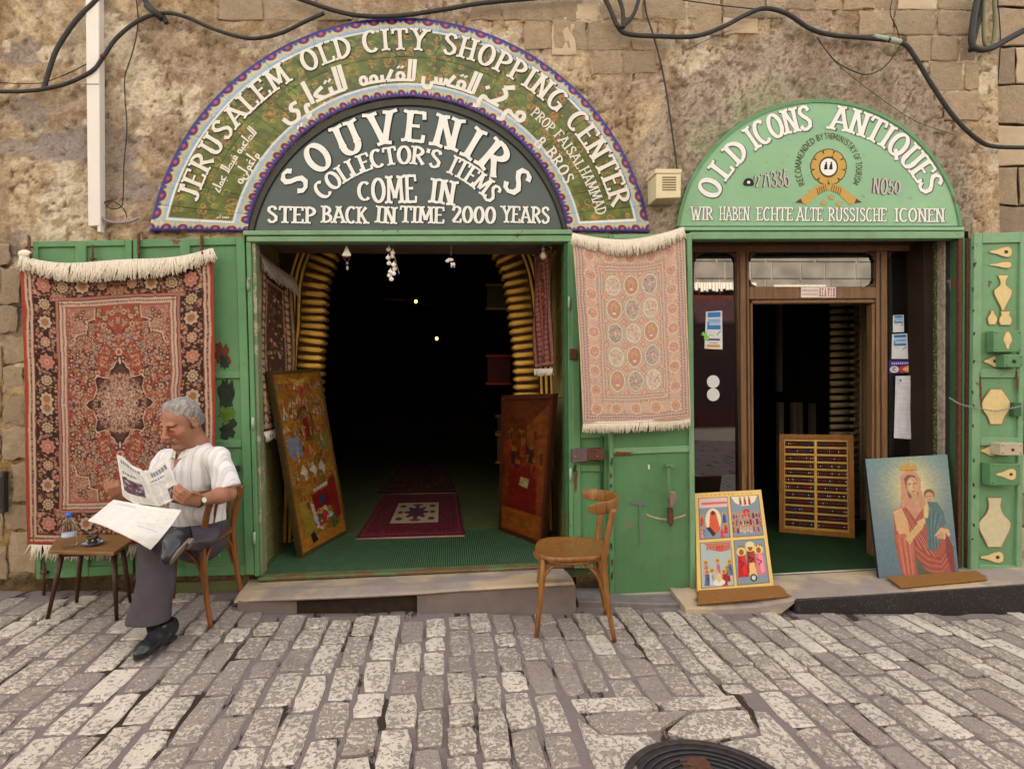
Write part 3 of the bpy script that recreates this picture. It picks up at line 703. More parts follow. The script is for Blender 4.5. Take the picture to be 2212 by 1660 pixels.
border(cv, 0, RL, 0, BO, False); border(cv, 0, RL, RH-BI, BI, True)
sub = Canvas(RH, 24, .95, (226, 224, 214)); border(sub, 0, RH, 0, 24, False)
sa = np.transpose(sub.a, (1, 0, 2)); kx = sa.shape[1]-2
cv.a[:sa.shape[0], :kx] = sa[:, :kx]; cv.a[:sa.shape[0], -kx:] = sa[:, :kx][:, ::-1]
TILEM = attrmat('glazed_tile', .28, .5, vary=.12, nsc=40, bump=.08)
sign = thing('tiled_arch_sign', A(863, 496, -.02), 'large green tiled arch sign with blue and yellow border over the main entrance', 'shop sign')
mb = MB(); pts = [ringpt(t/60, 0) for t in range(61)]+[ringpt(t/60, 1) for t in range(60, -1, -1)]
mb.add([A(x, y, -.026) for x, y in pts]+[A(x, y, .04) for x, y in pts], [(i, i+1, 121-i-1, 121-i) for i in range(60)]+[(i, (i+1) % 122, 122+(i+1) % 122, 122+i) for i in range(122)])
mb.build('backing', plain('tile_grout', P(112, 112, 84), .9, .1), sign)
NU = 27; rows = [(0, BO/RH), (BO/RH, .50), (.50, 1-BI/RH), (1-BI/RH, 1)]
for i in range(NU):
    u0, u1 = i/NU, (i+1)/NU
    for v0, v1 in rows:
        g = .00012; n_u = 30; n_v = max(8, int((v1-v0)*RH*.62))
        uu = np.linspace(u0+g, u1-g, n_u); vv = np.linspace(v0+.0007, v1-.0007, n_v); U, V = np.meshgrid(uu, vv)
        px, py = ringpt(U, V); Y = np.full(U.shape, -.033-rng.uniform(0, .0012)); Y[0] = Y[-1] = -.0322; Y[:, 0] = Y[:, -1] = -.0322
        gridmesh('tile', AA(px, py, Y), alb(cv.sample(U, V)*(rng.uniform(.95, 1.04))), TILEM, sign)
WHITE = plain('white_sign_paint', P(232, 224, 208), .6, .3, 0, .06, 60); WHITEB = plain('chalk_white_sign_paint', P(240, 236, 224), .55, .3, 0, .05, 60)
SHAD = plain('dark_letter_edge', P(62, 52, 36), .7, .2); SHADT = plain('teal_letter_edge', P(44, 54, 52), .7, .2); SHADG = plain('plum_letter_edge', P(112, 92, 96), .7, .2)
L = Lettering(-.0365, [WHITE, SHAD], sign)
cxy = (871, 574)
for wd, a0, a1 in (('JERUSALEM', 161.2, 123.8), ('OLD', 114.6, 105.6), ('CITY', 98.4, 86.0), ('SHOPPING', 78.0, 47.2), ('CENTER', 39.8, 17.8)):
    L.word(wd, arcpath(*cxy, 490, a0, a1), 44, w=.185, squeeze=None, shadow=(.8, 1.0), jitter=.035)
L.word('PROP', arcpath(*cxy, 437, 49.2, 43.2), 21, w=.15); L.word('FAISAL', arcpath(*cxy, 440, 40.2, 30.0), 21, w=.15); L.word('HAMMAD', arcpath(*cxy, 443, 27.6, 15.6), 23, w=.15)
L.word('&', arcpath(*cxy, 399, 42, 42), 25, w=.17); L.word('BROS', arcpath(*cxy, 403, 37.4, 28.0), 24, w=.17)
def arplace(cx, cy, R, a0):
    def f(x, v):
        a = radians(a0)+x/R; r = R+v; return cx+r*cos(a), cy-r*sin(a)
    return f
s = L
for seq, a0, h in ((['mi', 'rf', 'ki', 'zf'], 50.4, 64), (['al', 'qm', 'df', 'sf'], 67.4, 52), (['al', 'qm', 'df', 'ym', 'mm', 'hf'], 86.2, 50), (['al', 'tm', 'jm', 'alef', 'rf', 'yf'], 107.2, 60)):
    L.arabic(seq, arplace(*cxy, 402, a0), h, .155)
L.arabic(['al', 's2', 'alef', 'jm', 'b', 'hf', ' ', 'f', 'ym', 's2', 'al', ' ', 'jm', 'mm', 'alef', 'df'], arplace(*cxy, 428, 137.6), 25, .13)
L.arabic(['w', 'alef', 'x', 'w', 'alef', 'nf', 'hf'], arplace(*cxy, 392, 142.4), 30, .12)
L.arabic(['mm', 'jm', 'mm', 'df', ' ', 'alef', 's2', 'b'], lambda x, v: (495-x, 470-v), 9, .14)
# ------------------------------------------------------------------ dark tympanum sign
TEAL = NT('dark_teal_board', .5, .35); _n = TEAL.noise(2.5, 4); TEAL.col(TEAL.mix(_n, P(68, 78, 74), P(100, 108, 102))); TEAL.bump(TEAL.noise(80, 3), .1, .002); TEAL = TEAL.mat
tym = thing('painted_tympanum_sign', A(883, 494, -.02), 'dark blue green half round sign lettered with souvenirs inside the tiled arch', 'shop sign')
mb = MB(); pts = [(883+343*cos(radians(166.2-t*2.554)), 572-343*sin(radians(166.2-t*2.554))) for t in range(61)]
pts = [(550, 497)]+pts[0:]+[(1217, 497)]
Q(mb, pts, -.012, .05); mb.build('board', TEAL, tym)
mb = MB(); mb2 = MB()
for r0, r1, Y, M_ in ((343, 356, -.022, mb), (339.5, 343.5, -.016, mb2)):
    n = 60
    for i in range(n):
        a, b = radians(168-156*i/n), radians(168-156*(i+1)/n); c0 = (882, 569)
        M_.add([A(c0[0]+r*cos(t), c0[1]-r*sin(t), y) for t in (a, b) for r in (r0, r1) for y in (Y, .03)], [(0, 2, 6, 4), (0, 4, 5, 1), (2, 3, 7, 6)])
mb.build('rim', plain('dark_rim_paint', P(72, 70, 62), .6, .3), tym); mb2.build('bead', plain('black_bead', P(34, 34, 32), .6, .3), tym)
L = Lettering(-.0135, [WHITEB, SHADT], tym)
sz = [56, 60, 66, 68, 64, 66, 66, 68, 58]
L.word('SOUVENIRS', arcpath(876, 576, 304, 142.2, 37.4), 62, w=.20, hs=sz, shadow=(1.4, 1.2), jitter=.05)
L.word('COLLECTOR\'S', arcpath(876, 587, 253, 135.4, 75.2), 37, w=.2, shadow=(1.2, 1)); L.word('ITEMS', arcpath(876, 587, 253, 66.0, 42.2), 39, w=.2, shadow=(1.2, 1))
L.word('COME', linepath(786, 412, 886, 407), 58, w=.19, hs=[38, 50, 56, 58], span=108, shadow=(1.4, 1)); L.word('IN', linepath(937, 411, 966, 415), 50, w=.2, span=40, shadow=(1.4, 1))
for wd, x0, x1 in (('STEP', 588, 670), ('BACK', 706, 782), ('IN', 818, 842), ('TIME', 876, 948), ('2000', 986, 1059), ('YEARS', 1094, 1178)):
    L.word(wd, linepath(x0, 462, x1, 464), 34, w=.2, shadow=(1.2, 1))
# ------------------------------------------------------------------ green lunette sign
LUN = NT('mid_green_board', .45, .4); _n = LUN.noise(2.2, 4, .6); _n2 = LUN.noise(18, 5, .7); _c = LUN.mix(_n, P(124, 168, 124), P(154, 194, 150)); _c = LUN.mix(LUN.ramp(_n2, [(.62, B0), (.74, B1)]), _c, P(110, 140, 96)); LUN.col(_c); LUN = LUN.mat
lun = thing('green_lunette_sign', A(1770, 487, -.02), 'pale green half round sign about old icons above the right shop', 'shop sign')
LC = (1770, 524)
mb = MB(); a0 = 173.2
pts = [(1463, 487)]+[(LC[0]+309*cos(radians(a0-t*(2*a0-180)/60)), LC[1]-309*sin(radians(a0-t*(2*a0-180)/60))) for t in range(61)]+[(2077, 487)]
Q(mb, pts, -.03, .06); mb.build('board', LUN, lun)
mb = MB()
for i in range(60):
    a, b = [radians(a0-(i+k)*(2*a0-180)/60) for k in (0, 1)]
    mb.add([A(LC[0]+r*cos(t), LC[1]-r*sin(t), y) for t in (a, b) for r in (303.5, 311) for y in (-.037, .02)], [(0, 2, 6, 4), (0, 4, 5, 1), (2, 3, 7, 6)])
mb.build('rim', GREEN, lun)
L = Lettering(-.0315, [WHITEB, SHADG], lun)
L.word('OLD', arcpath(1773, 519, 266, 154.5, 133.5), 47, w=.2, shadow=(1.4, 1.2)); L.word('ICONS', arcpath(1773, 519, 267, 124.2, 97.6), 50, w=.2, shadow=(1.4, 1.2))
L.word('ANTIQUES', arcpath(1773, 519, 267, 81, 27.6), 50, w=.19, shadow=(1.4, 1.2))
for wd, x0, x1 in (('WIR', 1503, 1532), ('HABEN', 1560, 1612), ('ECHTE', 1640, 1705), ('ALTE', 1728, 1770), ('RUSSISCHE', 1796, 1908), ('ICONEN', 1936, 2030)):
    L.word(wd, linepath(x0, 460+(x0-1500)*.008, x1, 460+(x1-1500)*.008), 28, w=.16, shadow=(1.1, .8))
L = Lettering(-.0315, [plain('brown_sign_paint', P(84, 84, 50), .6, .3)], lun)
for wd, a0_, a1_ in (('RECOMMENDED', 208, 122), ('BY', 110, 103), ('THE', 95, 83), ('MINISTRY', 77, 32), ('OF', 23, 17), ('TOURISM', 9, -26)):
    L.word(wd, lambda t, a0_=a0_, a1_=a1_: (1789+66*cos(radians(a0_+(a1_-a0_)*t)), 363-70*sin(radians(a0_+(a1_-a0_)*t)), radians(a0_+(a1_-a0_)*t)-pi/2), 13, w=.16, serif=False, contrast=.2)
L = Lettering(-.0315, [plain('pale_number_paint', P(196, 186, 178), .6, .3), plain('plum_number_paint', P(96, 60, 66), .6, .3)], lun)
L.word('271336', linepath(1636, 391, 1698, 383), 34, w=.15, hs=[24, 27, 30, 33, 35, 37], serif=False, shadow=(-2.0, .6), jitter=.02)
L.word('NO50', linepath(1893, 400, 1938, 404), 33, w=.17, hs=[33, 34, 29, 27], serif=False, shadow=(-2.0, .6), jitter=.02)
YEL = plain('ochre_sign_paint', P(198, 158, 78), .6, .3, 0, .12, 40); BRN = plain('umber_sign_paint', P(96, 66, 36), .6, .3)
mb = MB(); ec = (1789, 360); k = 0
EMM = [YEL, BRN, WHITEB, plain('black_sign_paint', P(42, 34, 34), .6)]
def pat(mb, pts, dy): mb.sheet([A(x, y, -.0315-dy) for x, y in pts])
def fl(name):
    global mb
    if mb.v: mb.build(name, EMM, lun, fix=False)
    mb = MB()
def disc(c, rx, ry, n=20): return [(c[0]+rx*cos(2*pi*i/n), c[1]-ry*sin(2*pi*i/n)) for i in range(n)]
mb.mi = 1
for i in range(9):
    a = radians(90+40*i); ca, sa_ = cos(a), sin(a); m_ = lambda r, w_: (ec[0]+r*ca-w_*sa_, ec[1]-r*sa_-w_*ca)
    mb.mi = 1; pat(mb, [m_(13, -12), m_(38, -12), m_(40, 0), m_(38, 12), m_(13, 12)], .0002*(i % 2)+.0002)
    mb.mi = 0; pat(mb, [m_(14, -9), m_(36, -10), m_(38, 0), m_(36, 10), m_(14, 9)], .0010+.0002*(i % 2)); fl('petal')
for sg in (-1, 1):
    base = [(ec[0]+sg*4, 396), (ec[0]+sg*26, 400), (ec[0]+sg*52, 422), (ec[0]+sg*72, 436), (ec[0]+sg*56, 438), (ec[0]+sg*46, 442), (ec[0]+sg*20, 416), (ec[0]-sg*6, 408)]
    mb.mi = 0; pat(mb, base, .0006+.0001*(sg+1))
    mb.mi = 1
    for j in range(5): x = ec[0]+sg*(8+j*4.5); pat(mb, [(x, 398+j*2), (x+1.6, 398+j*2), (x+1.6+sg*-3, 411+j*2.4), (x+sg*-3, 411+j*2.4)], .0016)
    pat(mb, [(ec[0]+sg*72, 436), (ec[0]+sg*56, 438), (ec[0]+sg*60, 428)], .0016); fl('ribbon')
for (sx, sy) in ((ec[0]+6, 425), (ec[0]-10, 437), (ec[0]+22, 440)):
    mb.mi = 0; pat(mb, [(sx+(8 if i % 2 == 0 else 3.6)*cos(pi/2+i*pi/5), sy-(8 if i % 2 == 0 else 3.6)*sin(pi/2+i*pi/5)) for i in range(10)], .0022); fl('star')
mb.mi = 1; pat(mb, disc((ec[0], ec[1]), 21, 23), .0018); mb.mi = 2; pat(mb, disc(ec, 17.5, 18.5), .0024); fl('disc')
mb.mi = 3
for x in (-5, 6): pat(mb, [(ec[0]+x-3, ec[1]-6), (ec[0]+x+2, ec[1]-7), (ec[0]+x+3, ec[1]+5), (ec[0]+x-5, ec[1]+6)], .0030); pat(mb, disc((ec[0]+x, ec[1]-9), 2, 2.4, 8), .0032); fl('figure'); mb.mi = 3
mb.mi = 3
pat(mb, [(1604, 397), (1607, 388), (1613, 384), (1620, 384), (1626, 388), (1629, 397), (1625, 401), (1608, 401)], .0006); mb.mi = 2; pat(mb, disc((1616.5, 393), 3.5, 3.2, 10), .0012)
fl('telephone_mark')

# ------------------------------------------------------------------ main door frame
fr = thing('door_surround', A(885, 1240, 0), 'worn green steel frame around the wide main entrance', 'door frame')
mb = MB(); Q(mb, [(524, 497), (1236, 495), (1236, 505), (524, 507)], -.075, .10); mb.build('lintel_beam', GREEN2, fr, .004)
mb = MB(); Q(mb, [(532, 509), (1236, 507), (1236, 521), (532, 521)], -.065, .09); mb.build('head_rail', GREEN2, fr, .004)
mb = MB(); Q(mb, [(531, 521), (541, 521), (559, 1243), (550, 1243)], -.06, .09); mb.build('jamb', GREEN, fr, .003)
mb = MB(); Q(mb, [(543, 521), (551, 521), (567, 1241), (561, 1242)], -.045, .09); mb.build('jamb', paint('weathered_jamb', P(130, 142, 104), P(180, 165, 140), .36), fr, .003)
mb = MB(); Q(mb, [(1219, 521), (1226, 521), (1229, 1218), (1222, 1218)], -.045, .09); mb.build('jamb', GREEND, fr, .003)
mb = MB(); Q(mb, [(1226, 508), (1236, 507), (1239, 1216), (1230, 1217)], -.06, .09); mb.build('jamb', GREEN, fr, .003)
thr = MB(); thr.prism([A(556, 1247, -.06), A(1236, 1219, -.06), A(1236, 1225, -.06), A(556, 1254, -.06)], (0, .08, 0))
thr.build('threshold_rail', paint('worn_threshold_paint', P(112, 132, 84), P(120, 92, 62), .30, .3), fr, .004)
for (x, y) in ((536, 600), (546, 900), (549, 1148), (1229, 640), (1232, 1010)):
    mb = MB(); a = A(x, y, -.066); b = A(x, y+26, -.066); mb.tube([a, b], .009, 8); mb.build('hinge', paint('chipped_hinge', P(170, 190, 160), P(120, 90, 60), .4), fr)
# ------------------------------------------------------------------ door leaves
def leaf(t, outer, Y, panels, matf, th=.035, rails=None, matp=None):
    """frame members around recessed panels; sheet coordinates"""
    (x0, y0), (x1, y1), (x2, y2), (x3, y3) = outer      # tl tr br bl
    def pt(u, v):
        tx = x0+(x1-x0)*u; ty = y0+(y1-y0)*u; bx = x3+(x2-x3)*u; by = y3+(y2-y3)*u
        return tx+(bx-tx)*v, ty+(by-ty)*v
    mb = MB(); Q(mb, [pt(0, 0), pt(1, 0), pt(1, 1), pt(0, 1)], Y+.006, th-.006); mb.build('panel', matp or matf, t, .002)
    us = sorted({0, 1} | {p[0] for p in panels} | {p[2] for p in panels}); 
    return pt
def member(t, name, pt, u0, v0, u1, v1, Y, d, m, bev=.003):
    mb = MB(); Q(mb, [pt(u0, v0), pt(u1, v0), pt(u1, v1), pt(u0, v1)], Y, d); return mb.build(name, m, t, bev)
# left: two leaves folded flat on the wall behind the hanging rug
lf = thing('folded_door_leaf', A(180, 1250, -.05), 'outer green steel door leaf folded back mostly behind the large red rug', 'door leaf')
pt = leaf(lf, ((70, 521), (284, 517), (287, 1238), (78, 1250)), -.045, [], GREEN)
for u0, u1 in ((0, .05), (.43, .54), (.93, 1.0)): member(lf, 'stile', pt, u0, 0, u1, 1, -.055, .03, GREEN)
for v0, v1 in ((0, .017), (.40, .425), (.62, .64), (.972, 1)): member(lf, 'rail', pt, .05, v0, .93, v1, -.052, .03, GREEN)
lf2 = thing('folded_door_leaf', A(400, 1245, -.05), 'green steel door leaf with peeling paint between the red rug and the entrance', 'door leaf')
pt = leaf(lf2, ((287, 517), (527, 511), (549, 1240), (292, 1246)), -.045, [], GREEN)
for u0, u1 in ((0, .055), (.42, .51), (.925, 1.0)): member(lf2, 'stile', pt, u0, 0, u1, 1, -.057, .03, GREEN)
for v0, v1 in ((0, .022), (.398, .417), (.600, .622), (.972, 1)): member(lf2, 'rail', pt, .055, v0, .925, v1, -.054, .03, GREEN)
PEELR = plain('peeled_rust_patch', P(116, 66, 44), .8, .2, 0, .4, 60, .2); PEELD = plain('bare_dark_patch', P(52, 62, 48), .7, .2, 0, .5, 40, .2); PEELG = plain('old_yellow_green', P(96, 124, 52), .7, .2, 0, .4, 50)
def splat(t, cx, cy, rx, ry, m, Y, seed, parent_name='peeled_paint', rag=.5, n=44):
    r = random.Random(seed); ph = [r.uniform(0, 6.28) for _ in range(5)]; mb = MB()
    pts = []
    for i in range(n):
        a = 2*pi*i/n; k = 1+rag*(.5*sin(2*a+ph[0])+.4*sin(5*a+ph[1])+.35*sin(9*a+ph[2]))*.7
        c_, s_ = cos(a), sin(a); q = (abs(c_)**4+abs(s_)**4)**-.25
        pts.append(A(cx+rx*k*c_*q, cy+ry*k*s_*q, Y))
    mb.sheet(pts); return mb.build(parent_name, m, t)
splat(lf2, 480, 766, 14, 26, PEELR, -.041, 1); splat(lf2, 484, 780, 9, 13, PEELD, -.0415, 2)
splat(lf2, 489, 856, 14, 42, PEELD, -.041, 3); splat(lf2, 490, 890, 15, 14, PEELG, -.0415, 4); splat(lf2, 492, 925, 17, 20, PEELD, -.0412, 5, rag=.5); splat(lf2, 486, 905, 8, 9, PEELG, -.0417, 6)
mb = MB(); Q(mb, R4(507, 1004, 517, 1018), -.075, .02); mb.build('latch', IRON, lf2, .002)
for t_, x, y0, y1 in ((lf2, 300, 503, 580), (lf2, 436, 507, 560), (lf, 62, 508, 545), (lf, 200, 528, 570)):
    mb = MB(); mb.tube([A(x, y0, -.062), A(x, y1, -.062)], .007, 6); mb.tube([A(x-6, y1-12, -.066), A(x+8, y1-12, -.066)], .006, 6); mb.build('drop_bolt', RUST, t_)
mb = MB(); mb.tube([A(95, 1215, -.07), A(95, 1283, -.07)], .009, 6); mb.tube([A(88, 1234, -.07), A(103, 1234, -.07)], .011, 6); mb.build('drop_bolt', RUST, lf)
# right of the entrance: narrow leaf and wide leaf with the handle
ln = thing('narrow_door_leaf', A(1275, 1230, -.06), 'narrow green steel door leaf with rusty bolt box beside the entrance', 'door leaf')
pt = leaf(ln, ((1233, 506), (1315, 505), (1317, 1226), (1240, 1226)), -.050, [], GREEN)
for u0, u1 in ((0, .20), (.84, 1.0)): member(ln, 'stile', pt, u0, 0, u1, 1, -.064, .03, GREEN)
for v0, v1 in ((0, .02), (.595, .61), (.69, .71), (.97, 1)): member(ln, 'rail', pt, .2, v0, .84, v1, -.060, .03, GREEN)
mb = MB(); Q(mb, [(1236, 970), (1270, 967), (1270, 995), (1236, 998)], -.105, .05); mb.build('bolt_box', plain('grey_box', P(112, 96, 92), .7, .3, .2, .3, 40), ln, .003)
mb = MB(); Q(mb, [(1269, 969), (1305, 967), (1305, 993), (1270, 993)], -.115, .06); mb.build('hasp', RUST, ln, .004)
for q_ in (A(1242, 985, -.108), A(1290, 984, -.118)): mb = MB(); mb.ball(q_, .006, 8); mb.build('bolt_head', plain('brass', P(198, 150, 90), .4, .5, .6), ln)
mb = MB(); Q(mb, R4(1231, 752, 1246, 774), -.09, .04); mb.build('latch', RUST, ln, .003)
splat(ln, 1243, 1035, 3, 24, PEELR, -.0655, 11); splat(ln, 1241, 1010, 3, 8, PEELD, -.0655, 12)
mb = MB(); mb.tube([A(1299, 940, -.07), A(1299, 1060, -.07)], .008, 6); mb.build('drop_bolt', GREEND, ln)
lw = thing('wide_door_leaf', A(1410, 1292, -.12), 'wide green steel door leaf with long bar handle behind the empty chair', 'door leaf')
pt = leaf(lw, ((1316, 506), (1494, 503), (1503, 1286), (1317, 1295)), -.110, [], paint('dusty_green_paint', P(98, 144, 96), P(120, 116, 100), .42, .22))
for u0, u1 in ((0, .045), (.94, 1.0)): member(lw, 'stile', pt, u0, 0, u1, 1, -.122, .05, GREEN2 if u0 > .5 else GREEN)
for v0, v1 in ((0, .012), (.585, .602), (.985, 1)): member(lw, 'rail', pt, .045, v0, .94, v1, -.118, .05, GREEN2 if v0 < .7 else paint('dirty_white_edge', P(176, 172, 150), P(96, 120, 90), .4))
mb = MB(); Q(mb, [(1440, 1005), (1447, 1005), (1448, 1090), (1443, 1090)], -.165, .016); Q(mb, R4(1441, 1003, 1457, 1010), -.165, .05); mb.build('handle', paint('handle_paint', P(104, 140, 96), P(120, 90, 70), .36), lw, .003)
mb = MB(); Q(mb, [(1446, 1062), (1458, 1060), (1462, 1072), (1458, 1092), (1447, 1094)], -.175, .03); mb.build('latch', plain('worn_latch_metal', P(150, 128, 118), .5, .4, .4, .3, 50), lw, .004)
mb = MB(); Q(mb, [(1442, 1096), (1453, 1096), (1456, 1126), (1450, 1137), (1443, 1128)], -.150, .02); mb.build('catch_plate', RUST, lw, .003)
mb = MB(); arc = [(1396+i*5.3, 1110+10*sin(pi*i/16)) for i in range(17)]
for (x, y), (x2, y2) in zip(arc[:-1], arc[1:]): mb.sheet([A(x, y-2.2, -.1115), A(x2, y2-2.2, -.1115), A(x2, y2+2, -.1115), A(x, y+2, -.1115)])
mb.build('scrape_mark', plain('scraped_white', P(184, 172, 150), .8, .2, 0, .3, 60), lw, fix=False)
splat(lw, 1378, 1085, 12, 5, plain('grey_scuff', P(112, 122, 112), .8), -.1115, 21, 'scuff', .9); splat(lw, 1382, 1120, 2, 40, plain('grey_scuff', P(112, 122, 112), .8), -.1117, 22, 'scuff', .9)
splat(lw, 1401, 1007, 2, 5, plain('white_drip', P(220, 220, 200), .8), -.1117, 23, 'drip', .3)
splat(lw, 1344, 978, 22, 3, PEELR, -.1195, 24, 'peeled_paint', .6)
for i in range(9): splat(lw, 1319+rr.uniform(-1, 3), 990+i*31+rr.uniform(-8, 8), 2.2, rr.uniform(3, 8), random.choice((PEELR, PEELD)), -.1235, 40+i, 'peeled_paint', .6)
# right lintel
fr2 = thing('shop_lintel', A(1780, 515, -.02), 'pale green painted steel lintel under the green lunette sign', 'lintel')
mb = MB(); Q(mb, [(1466, 489), (2083, 489), (2083, 497), (1466, 497)], -.05, .08); mb.build('lintel_beam', LUN, fr2, .004)
mb = MB(); Q(mb, [(1490, 500), (2083, 499), (2083, 514), (1490, 516)], -.055, .085); mb.build('head_rail', GREEN2, fr2, .004)
# far right: door leaf with painted jars, folded towards the camera
lr = thing('painted_door_leaf', A(2150, 1238, -.05), 'green steel door leaf painted with cream jars and oil lamps at the right edge', 'door leaf')
pt = leaf(lr, ((2104, 503), (2216, 500), (2206, 1240), (2096, 1236)), -.075, [], GREEN2, matp=paint('jar_door_paint', P(120, 166, 116), P(100, 70, 45), .50))
SLM = GREEN2
for u0, u1, v0, v1 in ((0, .16, 0, 1), (.90, 1.0, 0, 1)): member(lr, 'stile', pt, u0, v0, u1, v1, -.087, .03, SLM)
for v0, v1 in ((0, .03), (.40, .425), (.60, .625), (.975, 1)): member(lr, 'rail', pt, .16, v0, .9, v1, -.084, .03, SLM)
Y0 = -.077
JAR = plain('cream_jar_paint', P(226, 202, 140), .7, .2, 0, .12, 30); JAR2 = plain('pale_jar_paint', P(214, 200, 160), .7, .2, 0, .12, 30); JDK = plain('lamp_hole_paint', P(82, 66, 60), .7); JLN = plain('jar_outline_paint', P(170, 120, 84), .7)
def silh(name, prof, cx, y0, y1, m, Y=Y0, hw=1.0):
    """painted jar: half widths down its height"""
    n = len(prof); mb = MB(); pr = [ (p[1], p[0]) for p in smoothpts([(i/(n-1), p) for i, p in enumerate(prof)], 4)]
    for mm, e, dy in ((1, 1.6, 0), (0, 0, .0005)):
        mb.mi = mm; ys = [y0-e+(y1-y0+2*e)*t for _, t in pr]; L_ = [(cx-p*hw-e, y) for (p, _), y in zip(pr, ys)]; R_ = [(cx+p*hw+e, y) for (p, _), y in zip(pr, ys)]
        k_ = len(L_); mb.add([A(x, y, Y-dy) for x, y in L_+R_[::-1]], [(i, i+1, 2*k_-2-i, 2*k_-1-i) for i in range(k_-1)])
    return mb.build(name, [m, JLN], lr, fix=False)
def lamp(x0, x1, yc, hh, hole, Y=Y0, flip=False, lab='painted_lamp'):
    mb = MB(); f = [(0, .15), (.3, .38), (.6, .85), (.82, 1), (.96, .7), (1, 0)]
    for mm, e, dy in ((1, 1.4, 0), (0, 0, .0005)):
        mb.mi = mm; up = [(x0-e+(x1-x0+2*e)*t, yc-(hh+e)*v) for t, v in f]; dn = [(x0-e+(x1-x0+2*e)*t, yc+(hh+e)*v) for t, v in f[::-1]]
        mb.sheet([A(x, y, Y-dy) for x, y in up+dn])
    if hole: mb.mi = 2; mb.sheet([A(x, y, Y-.001) for x, y in disc((x0+(x1-x0)*.74, yc), hole, hole*.9, 12)])
    mb.build(lab, [JAR, JLN, JDK], lr, fix=False)
lamp(2138, 2185, 543, 11, 4.5); lamp(2138, 2184, 571, 6.5, 0)
silh('painted_jar', [11, 6, 6, 18, 17, 12, 6, 2], 2166, 594, 668, JAR); silh('painted_jar', [2, 4, 9, 9, 6], 2143, 670, 699, JAR); silh('painted_jar', [10, 8, 12, 13, 10], 2171, 672, 700, JAR)
lamp(2126, 2156, 779, 12, 4); silh('painted_jar', [11, 22, 30, 27, 17, 12], 2151, 840, 914, JAR)
lamp(2118, 2150, 972, 12, 4); silh('painted_jar', [15, 12, 18, 33, 31, 22, 14], 2148, 1074, 1179, JAR2); lamp(2118, 2167, 1202, 12, 4.5)
def lockbox(name, x0, y0, x1, y1, d, m, decor=None):
    mb = MB(); Q(mb, R4(x0, y0, x1, y1), -.085-d, d+.01); o = mb.build(name, m, lr, .003)
    mb = MB()
    for x in (x0+5, x1-5):
        for y in (y0+5, y1-5): mb.ball(A(x, y, -.086-d), .004, 6)
    mb.build('rivet', IRON, lr)
lockbox('lock_box', 2146, 713, 2206, 759, .05, GREEN); silh('painted_jar', [3, 7, 9, 4, 2], 2176, 716, 752, JAR, Y=-.136)
lockbox('lock_box', 2169, 765, 2209, 792, .06, GREEN); mb = MB(); mb.ball(A(2190, 779, -.147), .012, 10); mb.build('keyhole', IRON, lr)
lockbox('lock_box', 2160, 956, 2209, 982, .07, paint('pale_lock_paint', P(206, 190, 160), P(140, 100, 70), .42)); mb = MB(); mb.ball(A(2187, 970, -.157), .010, 10); mb.build('keyhole', RUST, lr)
lockbox('lock_box', 2138, 1000, 2204, 1047, .06, GREEN); lamp(2152, 2194, 1023, 12, 4, Y=-.147)
mb = MB(); Q(mb, R4(2190, 868, 2206, 898), -.11, .04); mb.build('latch', GREEND, lr, .003)
splat(lr, 2117, 840, 2.2, 30, PEELR, -.0885, 31); splat(lr, 2196, 820, 2, 26, PEELR, -.0885, 32)
for i in range(14): splat(lr, 2101+rr.uniform(-2, 3), 530+i*50+rr.uniform(-18, 18), 2, rr.uniform(2, 5), PEELD, -.0885, 60+i, 'chip', .6)
# folded leaf edges between frame and painted leaf
fe = thing('folded_leaf_edges', A(2078, 1232, 0), 'dark stacked edges of folded green door leaves beside the painted leaf', 'door leaf')
for i, (xa, xb, xc_, xd, Y, m) in enumerate(((2052, 2061, 2050, 2059, .02, paint('flaking_black', (.03, .03, .028, 1), P(120, 116, 104), .40)), (2063, 2070, 2061, 2068, -.02, GREEND), (2071, 2078, 2069, 2075, -.05, RUST), (2079, 2087, 2077, 2084, -.03, GREEN), (2089, 2095, 2086, 2090, -.05, RUST), (2096, 2103, 2091, 2096, -.06, GREEND))):
    mb = MB(); Q(mb, [(xa, 514), (xb, 514), (xd, 1232), (xc_, 1232)], Y, .10-Y); mb.build('leaf_edge', m, fe, .002)
ch = thing('door_chain', A(2130, 885, -.12), 'thin sagging steel chain across the painted jar door leaf', 'chain')
cps = smoothpts([(2050, 858, -.03), (2075, 872, -.08), (2105, 879, -.12), (2150, 886, -.115), (2185, 880, -.12), (2206, 876, -.12)], 9)
for i in range(0, len(cps)-1, 1):
    p = Vector(A(*cps[i])); q = Vector(A(*cps[i+1])); d = (q-p); mid = (p+q)/2; ax = d.normalized(); sd_ = Vector((0, 1, 0)) if i % 2 else ax.cross(Vector((0, 1, 0))).normalized()
    mb = MB(); L_ = d.length*.68; mb.tube([mid+ax*L_*cos(t*pi/5)+sd_*.0055*sin(t*pi/5) for t in range(11)], .0018, 5, False); mb.build('link', STEEL, ch)

